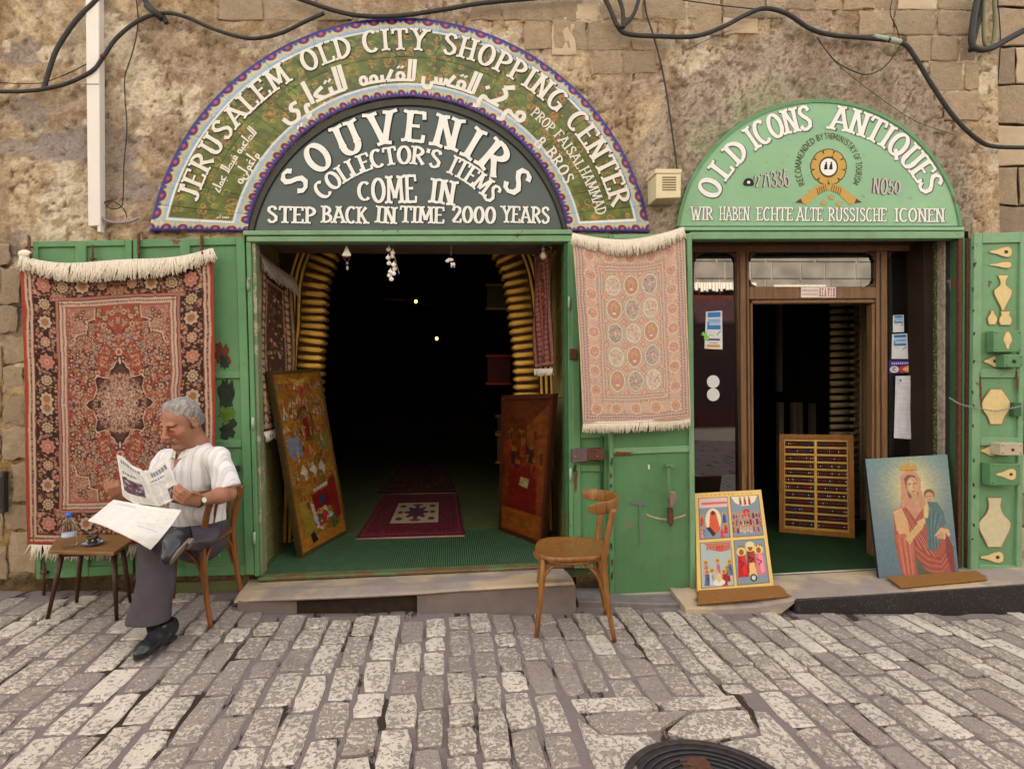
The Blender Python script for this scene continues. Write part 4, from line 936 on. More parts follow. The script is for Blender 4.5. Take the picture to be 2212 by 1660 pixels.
# ------------------------------------------------------------------ steps
CEM = NT('cement_step', .85, .2); _n = CEM.noise(8, 6, .7); _n2 = CEM.noise(2.2, 4); _c = CEM.mix(_n, P(140, 124, 114), P(182, 166, 152)); _c = CEM.mix(CEM.ramp(_n2, [(.50, B0), (.58, B1)]), _c, P(196, 172, 140)); CEM.col(CEM.mix(CEM.ramp(CEM.noise(90, 3), [(.68, B0), (.75, B1)]), _c, P(100, 84, 74))); CEM.bump(_n, .6, .01); CEM = CEM.mat
CEMD = plain('dusty_riser', P(132, 118, 112), .9, .15, 0, .22, 7, .3)
def extr(secs):
    """list of cross-sections (each list of 3d points) joined"""
    mb = MB(); k = len(secs[0]); vs = [p for s_ in secs for p in s_]; n = len(secs)
    fs = [(i*k+j, i*k+(j+1) % k, (i+1)*k+(j+1) % k, (i+1)*k+j) for i in range(n-1) for j in range(k)]+[tuple(range(k)), tuple((n-1)*k+j for j in range(k))]
    mb.add(vs, fs); return mb
st = thing('entrance_step', A(880, 1318, -.36), 'worn cement step with a dark drain slot below the main entrance', 'step')
secs = []
prof = [(505, 1296, -.30), (540, 1292, -.33), (640, 1289, -.36), (760, 1284, -.36), (900, 1277, -.36), (1000, 1270, -.36), (1120, 1263, -.36), (1240, 1256, -.36)]
def zb(x, y, Y): p = A(x, y, Y); return p
for x, y, Y in prof:
    e = A(x, y, Y); zback = .245 if x > 600 else .245; wav = rng.uniform(-.006, .006)
    secs.append([(e[0]-.02, .06, zback), (e[0]-.01, -.05, zback-.006), (e[0], Y+.10+wav, (e[2]+zback)/2+.012+wav), (e[0], Y+.012+wav, e[2]+.002), (e[0], Y-.004+wav, e[2]-.010), (e[0], Y+.01, e[2]-.022), (e[0], .06, e[2]-.04)])
extr(secs).build('tread', CEM, st, .003)
def riser(x0, x1, ya, yb, Y, name, m, yg=1319):
    a, b = A(x0, ya, Y), A(x1, yb, Y); mb = MB(); mb.prism([a, b, (b[0], Y, gz(b[0])-.04), (a[0], Y, gz(a[0])-.04)], (0, .25, 0)); return mb.build(name, m, st, .003)
riser(512, 640, 1298, 1296, -.325, 'riser', CEMD); riser(900, 1243, 1284, 1262, -.345, 'riser', CEMD)
riser(640, 900, 1291, 1285, -.31, 'drain_slot', plain('slot_shadow_brown', (.035, .025, .018, 1), .95, .1, 0, .4, 30))
st2 = thing('low_ledge', A(1370, 1310, -.2), 'low cement ledge under the green leaf behind the empty chair', 'ledge')
mb = extr([[(A(x, 1303, -.2)[0], .05, .075-.05*(A(x, 1303, -.2)[0]-1)), (A(x, 1303, -.2)[0], Y, A(x, yy, Y)[2]), (A(x, 1303, -.2)[0], Y, -.1), (A(x, 1303, -.2)[0], .05, -.1)] for x, yy, Y in ((1243, 1296, -.26), (1330, 1299, -.27), (1420, 1303, -.27), (1503, 1302, -.27))])
mb.build('tread', plain('grey_ledge', P(132, 122, 118), .9, .2, 0, .3, 12, .4), st2, .006)
st3 = thing('granite_edged_step', A(1860, 1320, -.36), 'pale stone step with black granite front edge before the right shop', 'step')
secs = []
for x, y in ((1480, 1311), (1560, 1312), (1640, 1307), (1716, 1293), (1850, 1283), (1980, 1274), (2100, 1266), (2211, 1258), (2420, 1243)):
    e = A(x, y, -.36); secs.append([(e[0], .35, .108), (e[0], -.02, .105), (e[0], -.355, e[2]), (e[0], -.36, e[2]-.008), (e[0], -.36, e[2]-.022 if x > 1700 else -.1), (e[0], .35, -.1)])
extr(secs).build('tread', CEM, st3, .003)
GRAN = NT('black_granite', .35, .5); _v = GRAN.vor(90); GRAN.col(GRAN.mix(GRAN.ramp(GRAN.math('MULTIPLY', _v, GRAN.noise(26, 4, .7)), [(.05, B1), (.09, B0)]), (.022, .018, .018, 1), P(176, 150, 130))); GRAN = GRAN.mat
mb = extr([[(A(x, y, -.372)[0], -.372, A(x, y, -.372)[2]), (A(x, y, -.372)[0], -.3, A(x, y, -.372)[2]), (A(x, y, -.372)[0], -.3, -.2), (A(x, y, -.372)[0], -.372, -.2)] for x, y in ((1718, 1296), (1724, 1294), (1980, 1277), (2211, 1261), (2420, 1246))])
mb.build('granite_edge', GRAN, st3, .003)
# ------------------------------------------------------------------ the street's other side (reflected in the shop window)
OPPM = NT('opposite_stone', .9, .1); _n = OPPM.noise(2, 5, .65); OPPM.col(OPPM.mix(_n, P(176, 164, 146), P(214, 202, 184))); OPPM = OPPM.mat
opp = thing('opposite_building', (0, -9.6, 0), 'pale stone building on the other side of the street reflected in the shop glass', 'building')
mb = MB(); mb.box(-14, 14, -10.2, -9.6, -.9, 7.2)
mb.build('wall', OPPM, opp)
OPPR = plain('hung_rug_red', P(86, 40, 36), .95, .1, 0, .6, 9)
for x0, x1, z0, z1 in ((-6.4, -4.3, .1, 3.0), (-1.2, 1.4, .1, 3.2), (5.4, 7.45, .1, 3.58), (7.95, 9.3, .1, 3.52)):
    t = thing('street_rug', ((x0+x1)/2, -9.57, z0), {-6.4: 'dark red rug farthest left on the building across the street', -1.2: 'dark red rug straight across the street from the main entrance', 5.4: 'wide dark red rug across the street mirrored in the left shop pane', 7.95: 'dark red rug farthest right on the building across the street'}[x0], 'rug', 'rugs hung across the street')
    mb = MB(); mb.box(x0, x1, -9.595, -9.57, z0, z1); mb.build('pile', OPPR, t)
    mb = MB(); mb.box(x0+.3, x1-.3, -9.57, -9.56, z0+.4, z1-.4); mb.build('field', plain('rug_navy', P(66, 44, 46), .95, .1, 0, .8, 12), t)
for t_ in [o for o in bpy.data.objects if o.name.startswith('street_rug')]:
    x0 = {round((a+b)/2, 3): (a, b, d) for a, b, c, d in ((-6.4, -4.3, .1, 3.0), (-1.2, 1.4, .1, 3.2), (5.4, 7.45, .1, 3.58), (7.95, 9.3, .1, 3.52))}[round(t_.location.x, 3)]
    mb = MB(); k = x0[0]
    while k < x0[1]: w_ = random.uniform(.05, .1); mb.box(k, k+w_*.8, -9.575, -9.55, x0[2]-random.uniform(.1, .2), x0[2]+.03); k += w_
    mb.build('fringe', CREAM, t_, kind='stuff')
OPB = plain('opposite_block', P(140, 130, 116), .9, .1, 0, .5, 2)
for r_ in range(9):
    z_ = 3.3+r_*.42; x_ = -11+random.uniform(0, .4)
    while x_ < 12: w_ = random.uniform(.35, 1.3); mb = MB(); mb.box(x_, x_+w_-.03, -9.6, -9.57, z_, z_+.39); x_ += w_; mb.build('stone', OPB, opp)
# ------------------------------------------------------------------ rooms behind the openings
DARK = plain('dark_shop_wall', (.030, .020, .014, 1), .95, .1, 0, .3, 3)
mb = MB(); mb.box(-2.3, -1.2, T, T+.03, .2, 3.6); mb.box(.80, 1.6, T, T+.03, .2, 3.6)
mb = MB()
def wallbox(x0, x1, y0, y1, z0, z1, w=.05):
    m = MB(); m.box(x0-w, x0, y0, y1, z0, z1); m.box(x1, x1+w, y0, y1, z0, z1); m.box(x0-w, x1+w, y1, y1+w, z0, z1); m.box(x0-w, x1+w, y0, y1+w, z1, z1+w); return m
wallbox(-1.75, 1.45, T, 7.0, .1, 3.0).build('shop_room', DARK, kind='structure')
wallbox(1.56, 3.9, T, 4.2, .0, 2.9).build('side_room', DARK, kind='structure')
FL = plain('shop_linoleum', P(104, 110, 70), .6, .3, 0, .2, 9)
mb = MB(); mb.box(-1.8, 1.5, .0, 7.0, .16, .245); mb.build('shop_floor', FL, kind='structure')
CARP = NT('green_carpet', .95, .1); _n = CARP.noise(3, 4, .6); CARP.col(CARP.mix(_n, P(34, 62, 36), P(62, 84, 50))); CARP.bump(CARP.noise(200, 2), .4, .003); CARP = CARP.mat
mb = MB(); mb.box(1.56, 3.9, .0, 4.2, -.05, .112); mb.build('side_room_floor', CARP, kind='structure')
mat_ = thing('ribbed_entrance_mat', (-.22, .4, .245), 'green ribbed rubber mat filling the main entrance floor', 'mat')
mb = MB(); mb.box(-1.20, .78, .0, .93, .246, .253); mb.build('base', plain('mat_green', P(38, 58, 40), .8, .2, 0, .2, 12), mat_)
mb = MB(); x = -1.19
while x < .77: mb.box(x, x+.008, .002, .928, .253, .260); x += .0145
mb.build('rib', plain('rib_green', P(86, 120, 84), .7, .3, 0, .25, 9), mat_, kind='stuff')
mb = MB(); mb.prism([A(560, 1243, -.005), A(1236, 1214, -.005), A(1236, 1219, -.005), A(560, 1250, -.005)], (0, .02, 0)); mb.build('brown_edge', plain('brown_strip', P(84, 62, 46), .8, .2, 0, .4, 40), mat_)
mb = MB(); mb.sheet([A(1672, 1240, -.01), A(1900, 1224, -.01), A(1900, 1227, -.015), A(1672, 1244, -.015)]); 
mb = MB(); a = A(1600, 1246, -.02); b = A(1990, 1219, -.02); mb.tube([(a[0], -.005, .114), (b[0], -.005, .114)], .006, 6); mb.build('metal_edge_strip', plain('pale_metal_strip', P(196, 196, 186), .4, .5, .4), None, label='thin pale metal edge strip along the green carpet of the right shop', cat='edge strip')
# tiled reveals of the entrance
RT = NT('olive_wall_tile', .35, .45); _n = RT.noise(16, 5, .7); _v = RT.vor(34); RT.col(RT.mix(RT.ramp(_v, [(.25, B0), (.5, B1)]), RT.mix(_n, P(84, 92, 54), P(124, 124, 76)), P(146, 138, 86))); RT = RT.mat
rev = thing('tiled_reveal', (-1.22, .35, .25), 'olive patterned wall tiles on the left side of the main entrance', 'tiling')
rev2 = thing('tiled_reveal', (.79, .35, .25), 'olive patterned wall tiles on the right side of the main entrance', 'tiling')
GOLDL = plain('gold_joint', P(168, 148, 84), .6, .3)
for t, x, sx in ((rev, -1.238, 1), (rev2, .79, -1)):
    mb = MB(); mb.box(min(x-.01*sx, x), max(x-.01*sx, x), .02, .70, .24, 2.4); mb.build('gold_joint', GOLDL, t)
    for i in range(5):
        for j in range(14):
            y0 = .03+i*.134; z0 = .26+j*.15
            mb = MB(); xx = sorted((x, x+.006*sx)); mb.box(xx[0], xx[1], y0, y0+.131, z0, z0+.1465); mb.build('tile', RT, t, .0015)
# ------------------------------------------------------------------ ribbed horseshoe arch inside
arch = thing('ribbed_arch', A(900, 1100, .8), 'yellow ochre horseshoe arch of rounded ribs inside the main entrance', 'arch')
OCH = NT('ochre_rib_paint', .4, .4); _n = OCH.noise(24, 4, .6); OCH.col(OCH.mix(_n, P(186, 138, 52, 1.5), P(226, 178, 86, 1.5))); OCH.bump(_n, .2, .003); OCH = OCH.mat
YA = .80
path = smoothpts([(676, 1260), (680, 1100), (684, 960), (688, 850), (690, 793), (692, 750), (697, 708), (698, 655), (702, 610), (714, 572), (733, 530), (760, 480), (810, 440), (895, 418), (980, 445), (1030, 490), (1056, 530), (1076, 560), (1091, 600), (1099, 645), (1104, 690), (1110, 735), (1114, 776), (1117, 850), (1120, 960), (1124, 1100), (1128, 1240)], 16)
cum = [0]
for a, b in zip(path[:-1], path[1:]): cum.append(cum[-1]+hypot(*(b-a)))
def onpath(d):
    d = max(0.01, min(cum[-1]-.01, d)); i = next(k for k in range(len(cum)-1) if cum[k+1] >= d); t = (d-cum[i])/(cum[i+1]-cum[i]); p = path[i]+(path[i+1]-path[i])*t
    q0 = path[max(0, i-6)]; q1 = path[min(len(path)-1, i+7)]; tg = (q1-q0)/np.hypot(*(q1-q0)); return p, np.array([tg[1], -tg[0]])
d = 6; RP = 17.2
while d < cum[-1]:
    p, n_ = onpath(d)
    out = p+n_*(-52 if True else 0)
    # outward normal points away from the opening
    cdir = np.array([900, 760.])-p
    if np.dot(n_, cdir) > 0: n_ = -n_
    mb = MB(); pin = p; pout = p+n_*46
    a = Vector(A(pout[0], pout[1], YA+.004)); b = Vector(A(pin[0]+n_[0]*5, pin[1]+n_[1]*5, YA)); c = Vector(A(pin[0], pin[1], YA+.03)); e = c+Vector((0, .17, 0))
    mb.tube([a, a+(b-a)*.5, b, b+(c-b)*.6+Vector((0, -.004, 0)), c, e], [.0185, .0195, .0195, .019, .0185, .018], 8); mb.build('rib', OCH, arch)
    d += RP
mb = MB()
for k, (off, r) in enumerate(((53, .012), (64, .013), (75, .012))):
    pts_ = []
    for dd in np.arange(4, cum[-1], 14):
        p, n_ = onpath(dd)
        if np.dot(n_, np.array([900, 760.])-p) > 0: n_ = -n_
        q = p+n_*off; pts_.append(A(q[0], q[1], YA+.01))
    mb = MB(); mb.tube(pts_, r, 6); mb.build('moulding', OCH, arch)
# wall around the arch (plane behind the ribs)
mb = MB(); ins = []; outp = []
for dd in np.arange(0, cum[-1], 20):
    p, n_ = onpath(dd)
    if np.dot(n_, np.array([900, 760.])-p) > 0: n_ = -n_
    ins.append(A(p[0]+n_[0]*2, p[1]+n_[1]*2, YA+.02)); q = p+n_*330; w_ = A(q[0], q[1], YA+.02); w_[0] = np.clip(w_[0], -1.8, 1.5); w_[2] = np.clip(w_[2], .2, 3.2); outp.append(w_)
n_ = len(ins); mb.add(ins+outp+[p+np.array([0, .2, 0]) for p in ins], [(i, i+1, n_+i+1, n_+i) for i in range(n_-1)]+[(i, i+1, 2*n_+i+1, 2*n_+i) for i in range(n_-1)])
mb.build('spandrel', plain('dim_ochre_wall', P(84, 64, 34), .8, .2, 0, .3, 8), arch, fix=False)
# lit bulbs far inside
for i, (x, y, Y, r, e, lb) in enumerate(((898, 650, 4.6, .022, 26, 'upper glowing bulb deep inside the dark main shop'), (943, 730, 3.6, .020, 22, 'lower glowing bulb deep inside the dark main shop'), (1168, 547, -.0, .0, 0, ''))):
    if not e: continue
    t = thing('light_bulb', A(x, y, Y), lb, 'light bulb')
    m = bpy.data.materials.new('bulb_glow'); m.use_nodes = True; b_ = m.node_tree.nodes['Principled BSDF']; b_.inputs['Emission Color'].default_value = (1, .55, .18, 1); b_.inputs['Emission Strength'].default_value = e*.02; b_.inputs['Base Color'].default_value = (.2, .1, .03, 1)
    mb = MB(); mb.ball(A(x, y, Y), r, 12, (1, 1, 1.2)); mb.build('glass', m, t)
    p = A(x, y, Y); mb = MB(); mb.tube([(p[0], p[1], p[2]+r), (p[0], p[1], p[2]+.07)], .012, 8); mb.build('socket', IRON, t)
    mb = MB(); mb.tube([(p[0], p[1], p[2]+.07), (p[0], p[1], 3.0)], .003, 5); mb.build('flex', CABLE, t)
GLINT = plain('brass_tray', P(200, 130, 70, 2), .25, .6, .9)
for x, y, Y, w_, lb in ((835, 620, 4.2, .09, 'small brass tray glinting above the bulbs in the dark shop'), (840, 652, 4.9, .30, 'long brass rail glinting in the dark shop'), (924, 660, 4.5, .07, 'small brass lamp base beside the upper bulb')):
    p = A(x, y, Y); t = thing('brass_ware', p, lb, 'brassware'); mb = MB(); mb.lathe([(w_*.3, 0), (w_, .012), (w_*.98, .018), (w_*.2, .006)], tuple(p), 16); mb.build('dish', GLINT, t)
# ------------------------------------------------------------------ fringe helper
def fringe(t, xa, xb, ptf, length, dens, name='fringe', spread=.004, m=CREAM, depth=0.0, r=.0036):
    """ptf(u) -> root point and hanging direction; every strand a tapered tuft, together one mass"""
    mb = MB(); n = dens
    for i in range(n):
        u = (i+.5)/n; p, dv = ptf(u); p = Vector(p); dv = Vector(dv).normalized(); l_ = length(u)*random.uniform(.80, 1.1)
        s_ = Vector((random.gauss(0, spread), random.uniform(-.003, .001), 0))
        mb.tube([p, p+dv*l_*.45+s_*.7, p+dv*l_+s_*2.2], [r, r*1.15, r*.7], 4)
    return mb.build(name, m, t, kind='stuff', fix=False)
# ------------------------------------------------------------------ big red rug
def flower(c, x, y, r, cols, pet=8, pa=.22):
    c.ell(x, y, r*1.16, r*1.16, (34, 26, 24), 0, 1, pet, pa)
    c.ell(x, y, r, r, cols[0], 0, 1, pet, pa); c.ell(x, y, r*.62, r*.62, cols[1], .3, 1, pet, pa); c.ell(x, y, r*.40, r*.40, cols[2]); c.ell(x, y, r*.18, r*.18, cols[1])
RW, RHT = 415.0, 620.0
def rug_red():
    RED, PINK, CRM, NAVY, TAN, OLV = (158, 72, 54), (196, 128, 108), (222, 196, 164), (44, 34, 34), (178, 132, 98), (126, 116, 70)
    hw, hh = RW/2, RHT/2; q = Canvas(hw, hh, 1.05, RED); r = random.Random(3)
    q.speck(.12, .05, 2)
    # field scroll work
    for i in range(150):
        x = r.uniform(92, hw); y = r.uniform(104, hh); R = r.uniform(5, 11); a0 = r.uniform(0, 6.3)
        q.line([(x+R*(1-k/9)*cos(a0+k*.8), y+R*(1-k/9)*sin(a0+k*.8)) for k in range(8)], 1.5, r.choice((NAVY, CRM, TAN, OLV, PINK, CRM)), .85)
    for i in range(240):
        x = r.uniform(94, hw); y = r.uniform(98, hh); R = r.uniform(2.0, 6.2)
        k = r.choice(((CRM, PINK, NAVY), (PINK, CRM, RED), (TAN, CRM, NAVY), ((150, 140, 142), CRM, RED), (OLV, CRM, RED), (CRM, (206, 150, 80), NAVY), (NAVY, PINK, CRM)))
        flower(q, x, y, R, k, r.choice((5, 6, 8)))
    for i in range(260): q.ell(r.uniform(92, hw), r.uniform(104, hh), r.uniform(.9, 2.1), r.uniform(.9, 2.1), r.choice((CRM, CRM, NAVY, TAN, PINK, (206, 160, 96), (160, 150, 150))))
    # corner pieces, pale stepped
    q.poly([(88, 92), (158, 92), (156, 122), (140, 126), (136, 150), (112, 156), (106, 176), (88, 178)], (190, 146, 122), .6)
    for i in range(60):
        x = r.uniform(90, 150); y = r.uniform(102, 102+max(6, (150-(x-90))*.9)); flower(q, x, y, r.uniform(2.5, 5), r.choice(((CRM, RED, NAVY), (PINK, CRM, RED), (NAVY, CRM, PINK), (TAN, CRM, RED))), 6)
    q.line([(158, 96), (156, 122), (140, 126), (136, 150), (112, 156), (106, 176), (92, 180)], 2.0, (226, 204, 176)); q.line([(161, 100), (159, 124), (143, 129), (139, 152), (115, 159), (109, 178)], 1.0, NAVY)
    # medallion
    for R, c in ((1.06, CRM), (1.02, NAVY), (.92, (84, 52, 46)), (.78, NAVY)):
        pts = []
        for k in range(60):
            a = 2*pi*k/60; rad = 1+.13*cos(8*a)+.05*cos(16*a)+(.16 if abs(sin(a)) > .93 else 0); pts.append((hw+62*R*rad*cos(a), hh+70*R*rad*sin(a)))
        q.poly(pts, c)
    for k in range(170):
        a = r.uniform(pi, 1.5*pi); d_ = r.uniform(.36, .96); flower(q, hw+60*d_*cos(a), hh+68*d_*sin(a), r.uniform(1.4, 3.4), r.choice(((CRM, RED, NAVY), (PINK, CRM, RED), (TAN, RED, CRM), ((150, 140, 142), CRM, RED))), 6)
    for k in range(60):
        a = r.uniform(pi, 1.5*pi); d_ = r.uniform(.4, .95); x, y = hw+60*d_*cos(a), hh+68*d_*sin(a); q.line([(x+4*cos(a+j), y+4*sin(a+j)) for j in range(4)], 1.0, CRM, .8)
    q.ell(hw, hh, 30, 30, CRM, 0, 1, 8, .2); q.ell(hw, hh, 27, 27, (150, 122, 108), 0, 1, 8, .2); q.ell(hw, hh, 18, 18, (196, 168, 146), 0, 1, 8, .3); q.ell(hw, hh, 10, 10, (128, 52, 50), 0, 1, 8, .35); q.ell(hw, hh, 5, 5, TAN)
    q.ell(hw, hh-92, 6, 11, NAVY); q.ell(hw, hh-92, 3.4, 8, CRM); q.ell(hw, hh-112, 8, 8, CRM, 0, 1, 8, .2); q.ell(hw, hh-112, 5, 5, RED)
    # frames
    def band(d0, d1, c):
        q.rect(d0, d0, hw, d1, c); q.rect(d0, d0, d1, hh, c)
    band(0, 8, (164, 62, 44)); band(8, 22, (208, 186, 158)); band(22, 24, (120, 60, 50)); band(24, 72, (40, 30, 30)); band(72, 78, (178, 118, 104)); band(78, 80, (70, 40, 40)); band(80, 93, (214, 190, 164)); band(93, 97, (150, 86, 76))
    for k in range(400):
        d0 = 8+k*4.1
        for (x, y) in ((15, d0), (d0, 15)):
            if x < hw and y < hh: q.ell(x, y, 2.2, 2.2, r.choice(((120, 56, 50), (70, 46, 44), (150, 120, 100))), pi/4)
        for (x, y) in ((86.5, 80+k*5), (80+k*5, 86.5)):
            if x < hw and y < hh: q.rect(x-1.6, y-1.6, x+1.6, y+1.6, r.choice(((120, 60, 54), (86, 60, 56))))
    for lx in (True, False):
        Ln = hh if lx else hw
        for k in range(200):
            a = r.uniform(24, Ln); b = r.uniform(27, 70); x, y = (b, a) if lx else (a, b); flower(q, x, y, r.uniform(1.8, 4), r.choice(((CRM, RED, NAVY), (PINK, CRM, RED), (TAN, CRM, RED), (OLV, CRM, RED))), 6)
        for k in range(90):
            a = r.uniform(24, Ln); b = r.uniform(28, 68); x, y = (b, a) if lx else (a, b); a0 = r.uniform(0, 6); q.line([(x+6*cos(a0+j*.7), y+6*sin(a0+j*.7)) for j in range(5)], 1.1, r.choice((CRM, TAN, (190, 100, 80))), .9)
        k = 0; a = 48
        while a < Ln+6:
            kinds = [((196, 132, 112), (178, 112, 94), (206, 160, 130), 15.5), ((196, 172, 136), (120, 104, 74), CRM, 12), ((202, 184, 158), (176, 124, 92), (150, 110, 60), 14.5), ((196, 168, 134), (176, 110, 92), CRM, 11)][k % 4]
            x, y = (48, a) if lx else (a, 48); q.ell(x, y, kinds[3]*1.25, kinds[3]*1.25, (40, 30, 30)); flower(q, x, y, kinds[3], kinds[:3], 8 if k % 2 == 0 else 10, .12); a += 42; k += 1
    full = np.concatenate([q.a, q.a[::-1]], 0); full = np.concatenate([full, full[:, ::-1]], 1)
    gy, gx = np.mgrid[0:full.shape[0], 0:full.shape[1]]; wx = ((fbm(gx/60., gy/60., 1, 3, 3)-.5)*9).astype(int); wy = ((fbm(gx/60., gy/60., 1, 3, 7)-.5)*9).astype(int)
    full = full[np.clip(gy+wy, 0, full.shape[0]-1), np.clip(gx+wx, 0, full.shape[1]-1)]; full = full*.78+np.array((150, 98, 78.))*.22
    n_ = rng.uniform(.90, 1.08, full.shape[:2])[..., None]; return full*n_
RUGM = attrmat('wool_pile', .97, .08, vary=.2, nsc=220, bump=.5, sheen=.03)
def samp(img, U, V):
    ny, nx = img.shape[:2]; x = np.clip(U*nx-.5, 0, nx-1.001); y = np.clip(V*ny-.5, 0, ny-1.001); i = x.astype(int); j = y.astype(int); fx = (x-i)[..., None]; fy = (y-j)[..., None]
    return (img[j, i]*(1-fx)+img[j, i+1]*fx)*(1-fy)+(img[j+1, i]*(1-fx)+img[j+1, i+1]*fx)*fy
def rugmesh(name, img, L_, T_, R_, B_, Yf, nx, ny, t, th=.008, k=1.0):
    """edge functions give sheet points: Coons patch"""
    u = np.linspace(0, 1, nx); v = np.linspace(0, 1, ny); U, V = np.meshgrid(u, v)
    f = lambda F_, s_: np.array([F_(x) for x in s_])
    Tq, Bq, Lq, Rq = f(T_, u), f(B_, u), f(L_, v), f(R_, v)
    Pt = (1-V)[..., None]*Tq[None]+V[..., None]*Bq[None]+(1-U)[..., None]*Lq[:, None]+U[..., None]*Rq[:, None]-((1-U)*(1-V))[..., None]*Tq[0]-(U*(1-V))[..., None]*Tq[-1]-((1-U)*V)[..., None]*Bq[0]-(U*V)[..., None]*Bq[-1]
    Y = Yf(U, V); V3_ = AA(Pt[..., 0], Pt[..., 1], Y)
    o = gridmesh(name, V3_, alb(samp(img, U, V), k), RUGM, t); s_ = o.modifiers.new('thickness', 'SOLIDIFY'); s_.thickness = th; s_.offset = -1
    return V3_
lerp = lambda a, b, t: (a[0]+(b[0]-a[0])*t, a[1]+(b[1]-a[1])*t)
rug1 = thing('hanging_rug', A(265, 1172, -.1), 'large red and navy floral rug with medallion hung on the wall behind the reading man', 'rug')
Tf = lambda u: (44+416*u, 552+30*sin(pi*min(1, u*1.02))-17*u+4*sin(u*9)+ (4*cos(u*2*pi)))
Bf = lambda u: (64+402*u, 1174+2*sin(u*7))
Lf_ = lambda v: lerp(Tf(0), Bf(0), v); Lf = lambda v: (Lf_(v)[0]+3*sin(v*5), Lf_(v)[1])
Rf_ = lambda v: lerp(Tf(1), Bf(1), v); Rf = lambda v: (Rf_(v)[0]+2*sin(v*pi), Rf_(v)[1])
Yf = lambda U, V: -.105-.010*np.sin(U*9+V*3)-.008*np.sin(U*21+1)*(1-V)-.016*np.sin(V*pi)+.012*fbm(U, V, 5, 2, 8)
img1 = rug_red()
V1 = rugmesh('pile', img1, Lf, Tf, Rf, Bf, Yf, 330, 490, rug1)
fringe(rug1, 0, 1, lambda u: (A(Tf(u)[0], Tf(u)[1]-5, -.124-random.uniform(0, .012)), (random.gauss(0, .2), -.22, -1)), lambda u: .080+.042*sin(pi*u), 460, r=.0044)
mb = MB(); mb.tube([A(Tf(u)[0], Tf(u)[1]-1, -.112-.004*sin(u*40)) for u in np.linspace(0, 1, 50)], .008, 6); mb.build('hem', CREAM, rug1)
mb = MB(); mb.ball(A(54, 548, -.115), .032, 10, (1.2, .7, .8)); mb.build('folded_corner', CREAM, rug1)
fringe(rug1, 0, 1, lambda u: (A(Bf(u)[0], Bf(u)[1], -.11), (random.gauss(-.1, .25), -.1, -1)), lambda u: .085, 170, r=.0036)
for x, y in ((64, 512), (298, 506), (434, 508)):
    t = thing('rug_hook', A(x, y+30, -.07), {64: 'rusty iron hook at the left end of the red rug', 298: 'rusty iron hook over the middle of the red rug', 434: 'rusty iron hook at the right end of the red rug'}[x], 'hook')
    mb = MB(); mb.tube([A(x, y, -.03), A(x, y+6, -.08), A(x, y+38, -.12), A(x+2, y+44, -.135), A(x+3, y+34, -.14)], .006, 6); mb.build('shank', RUST, t)
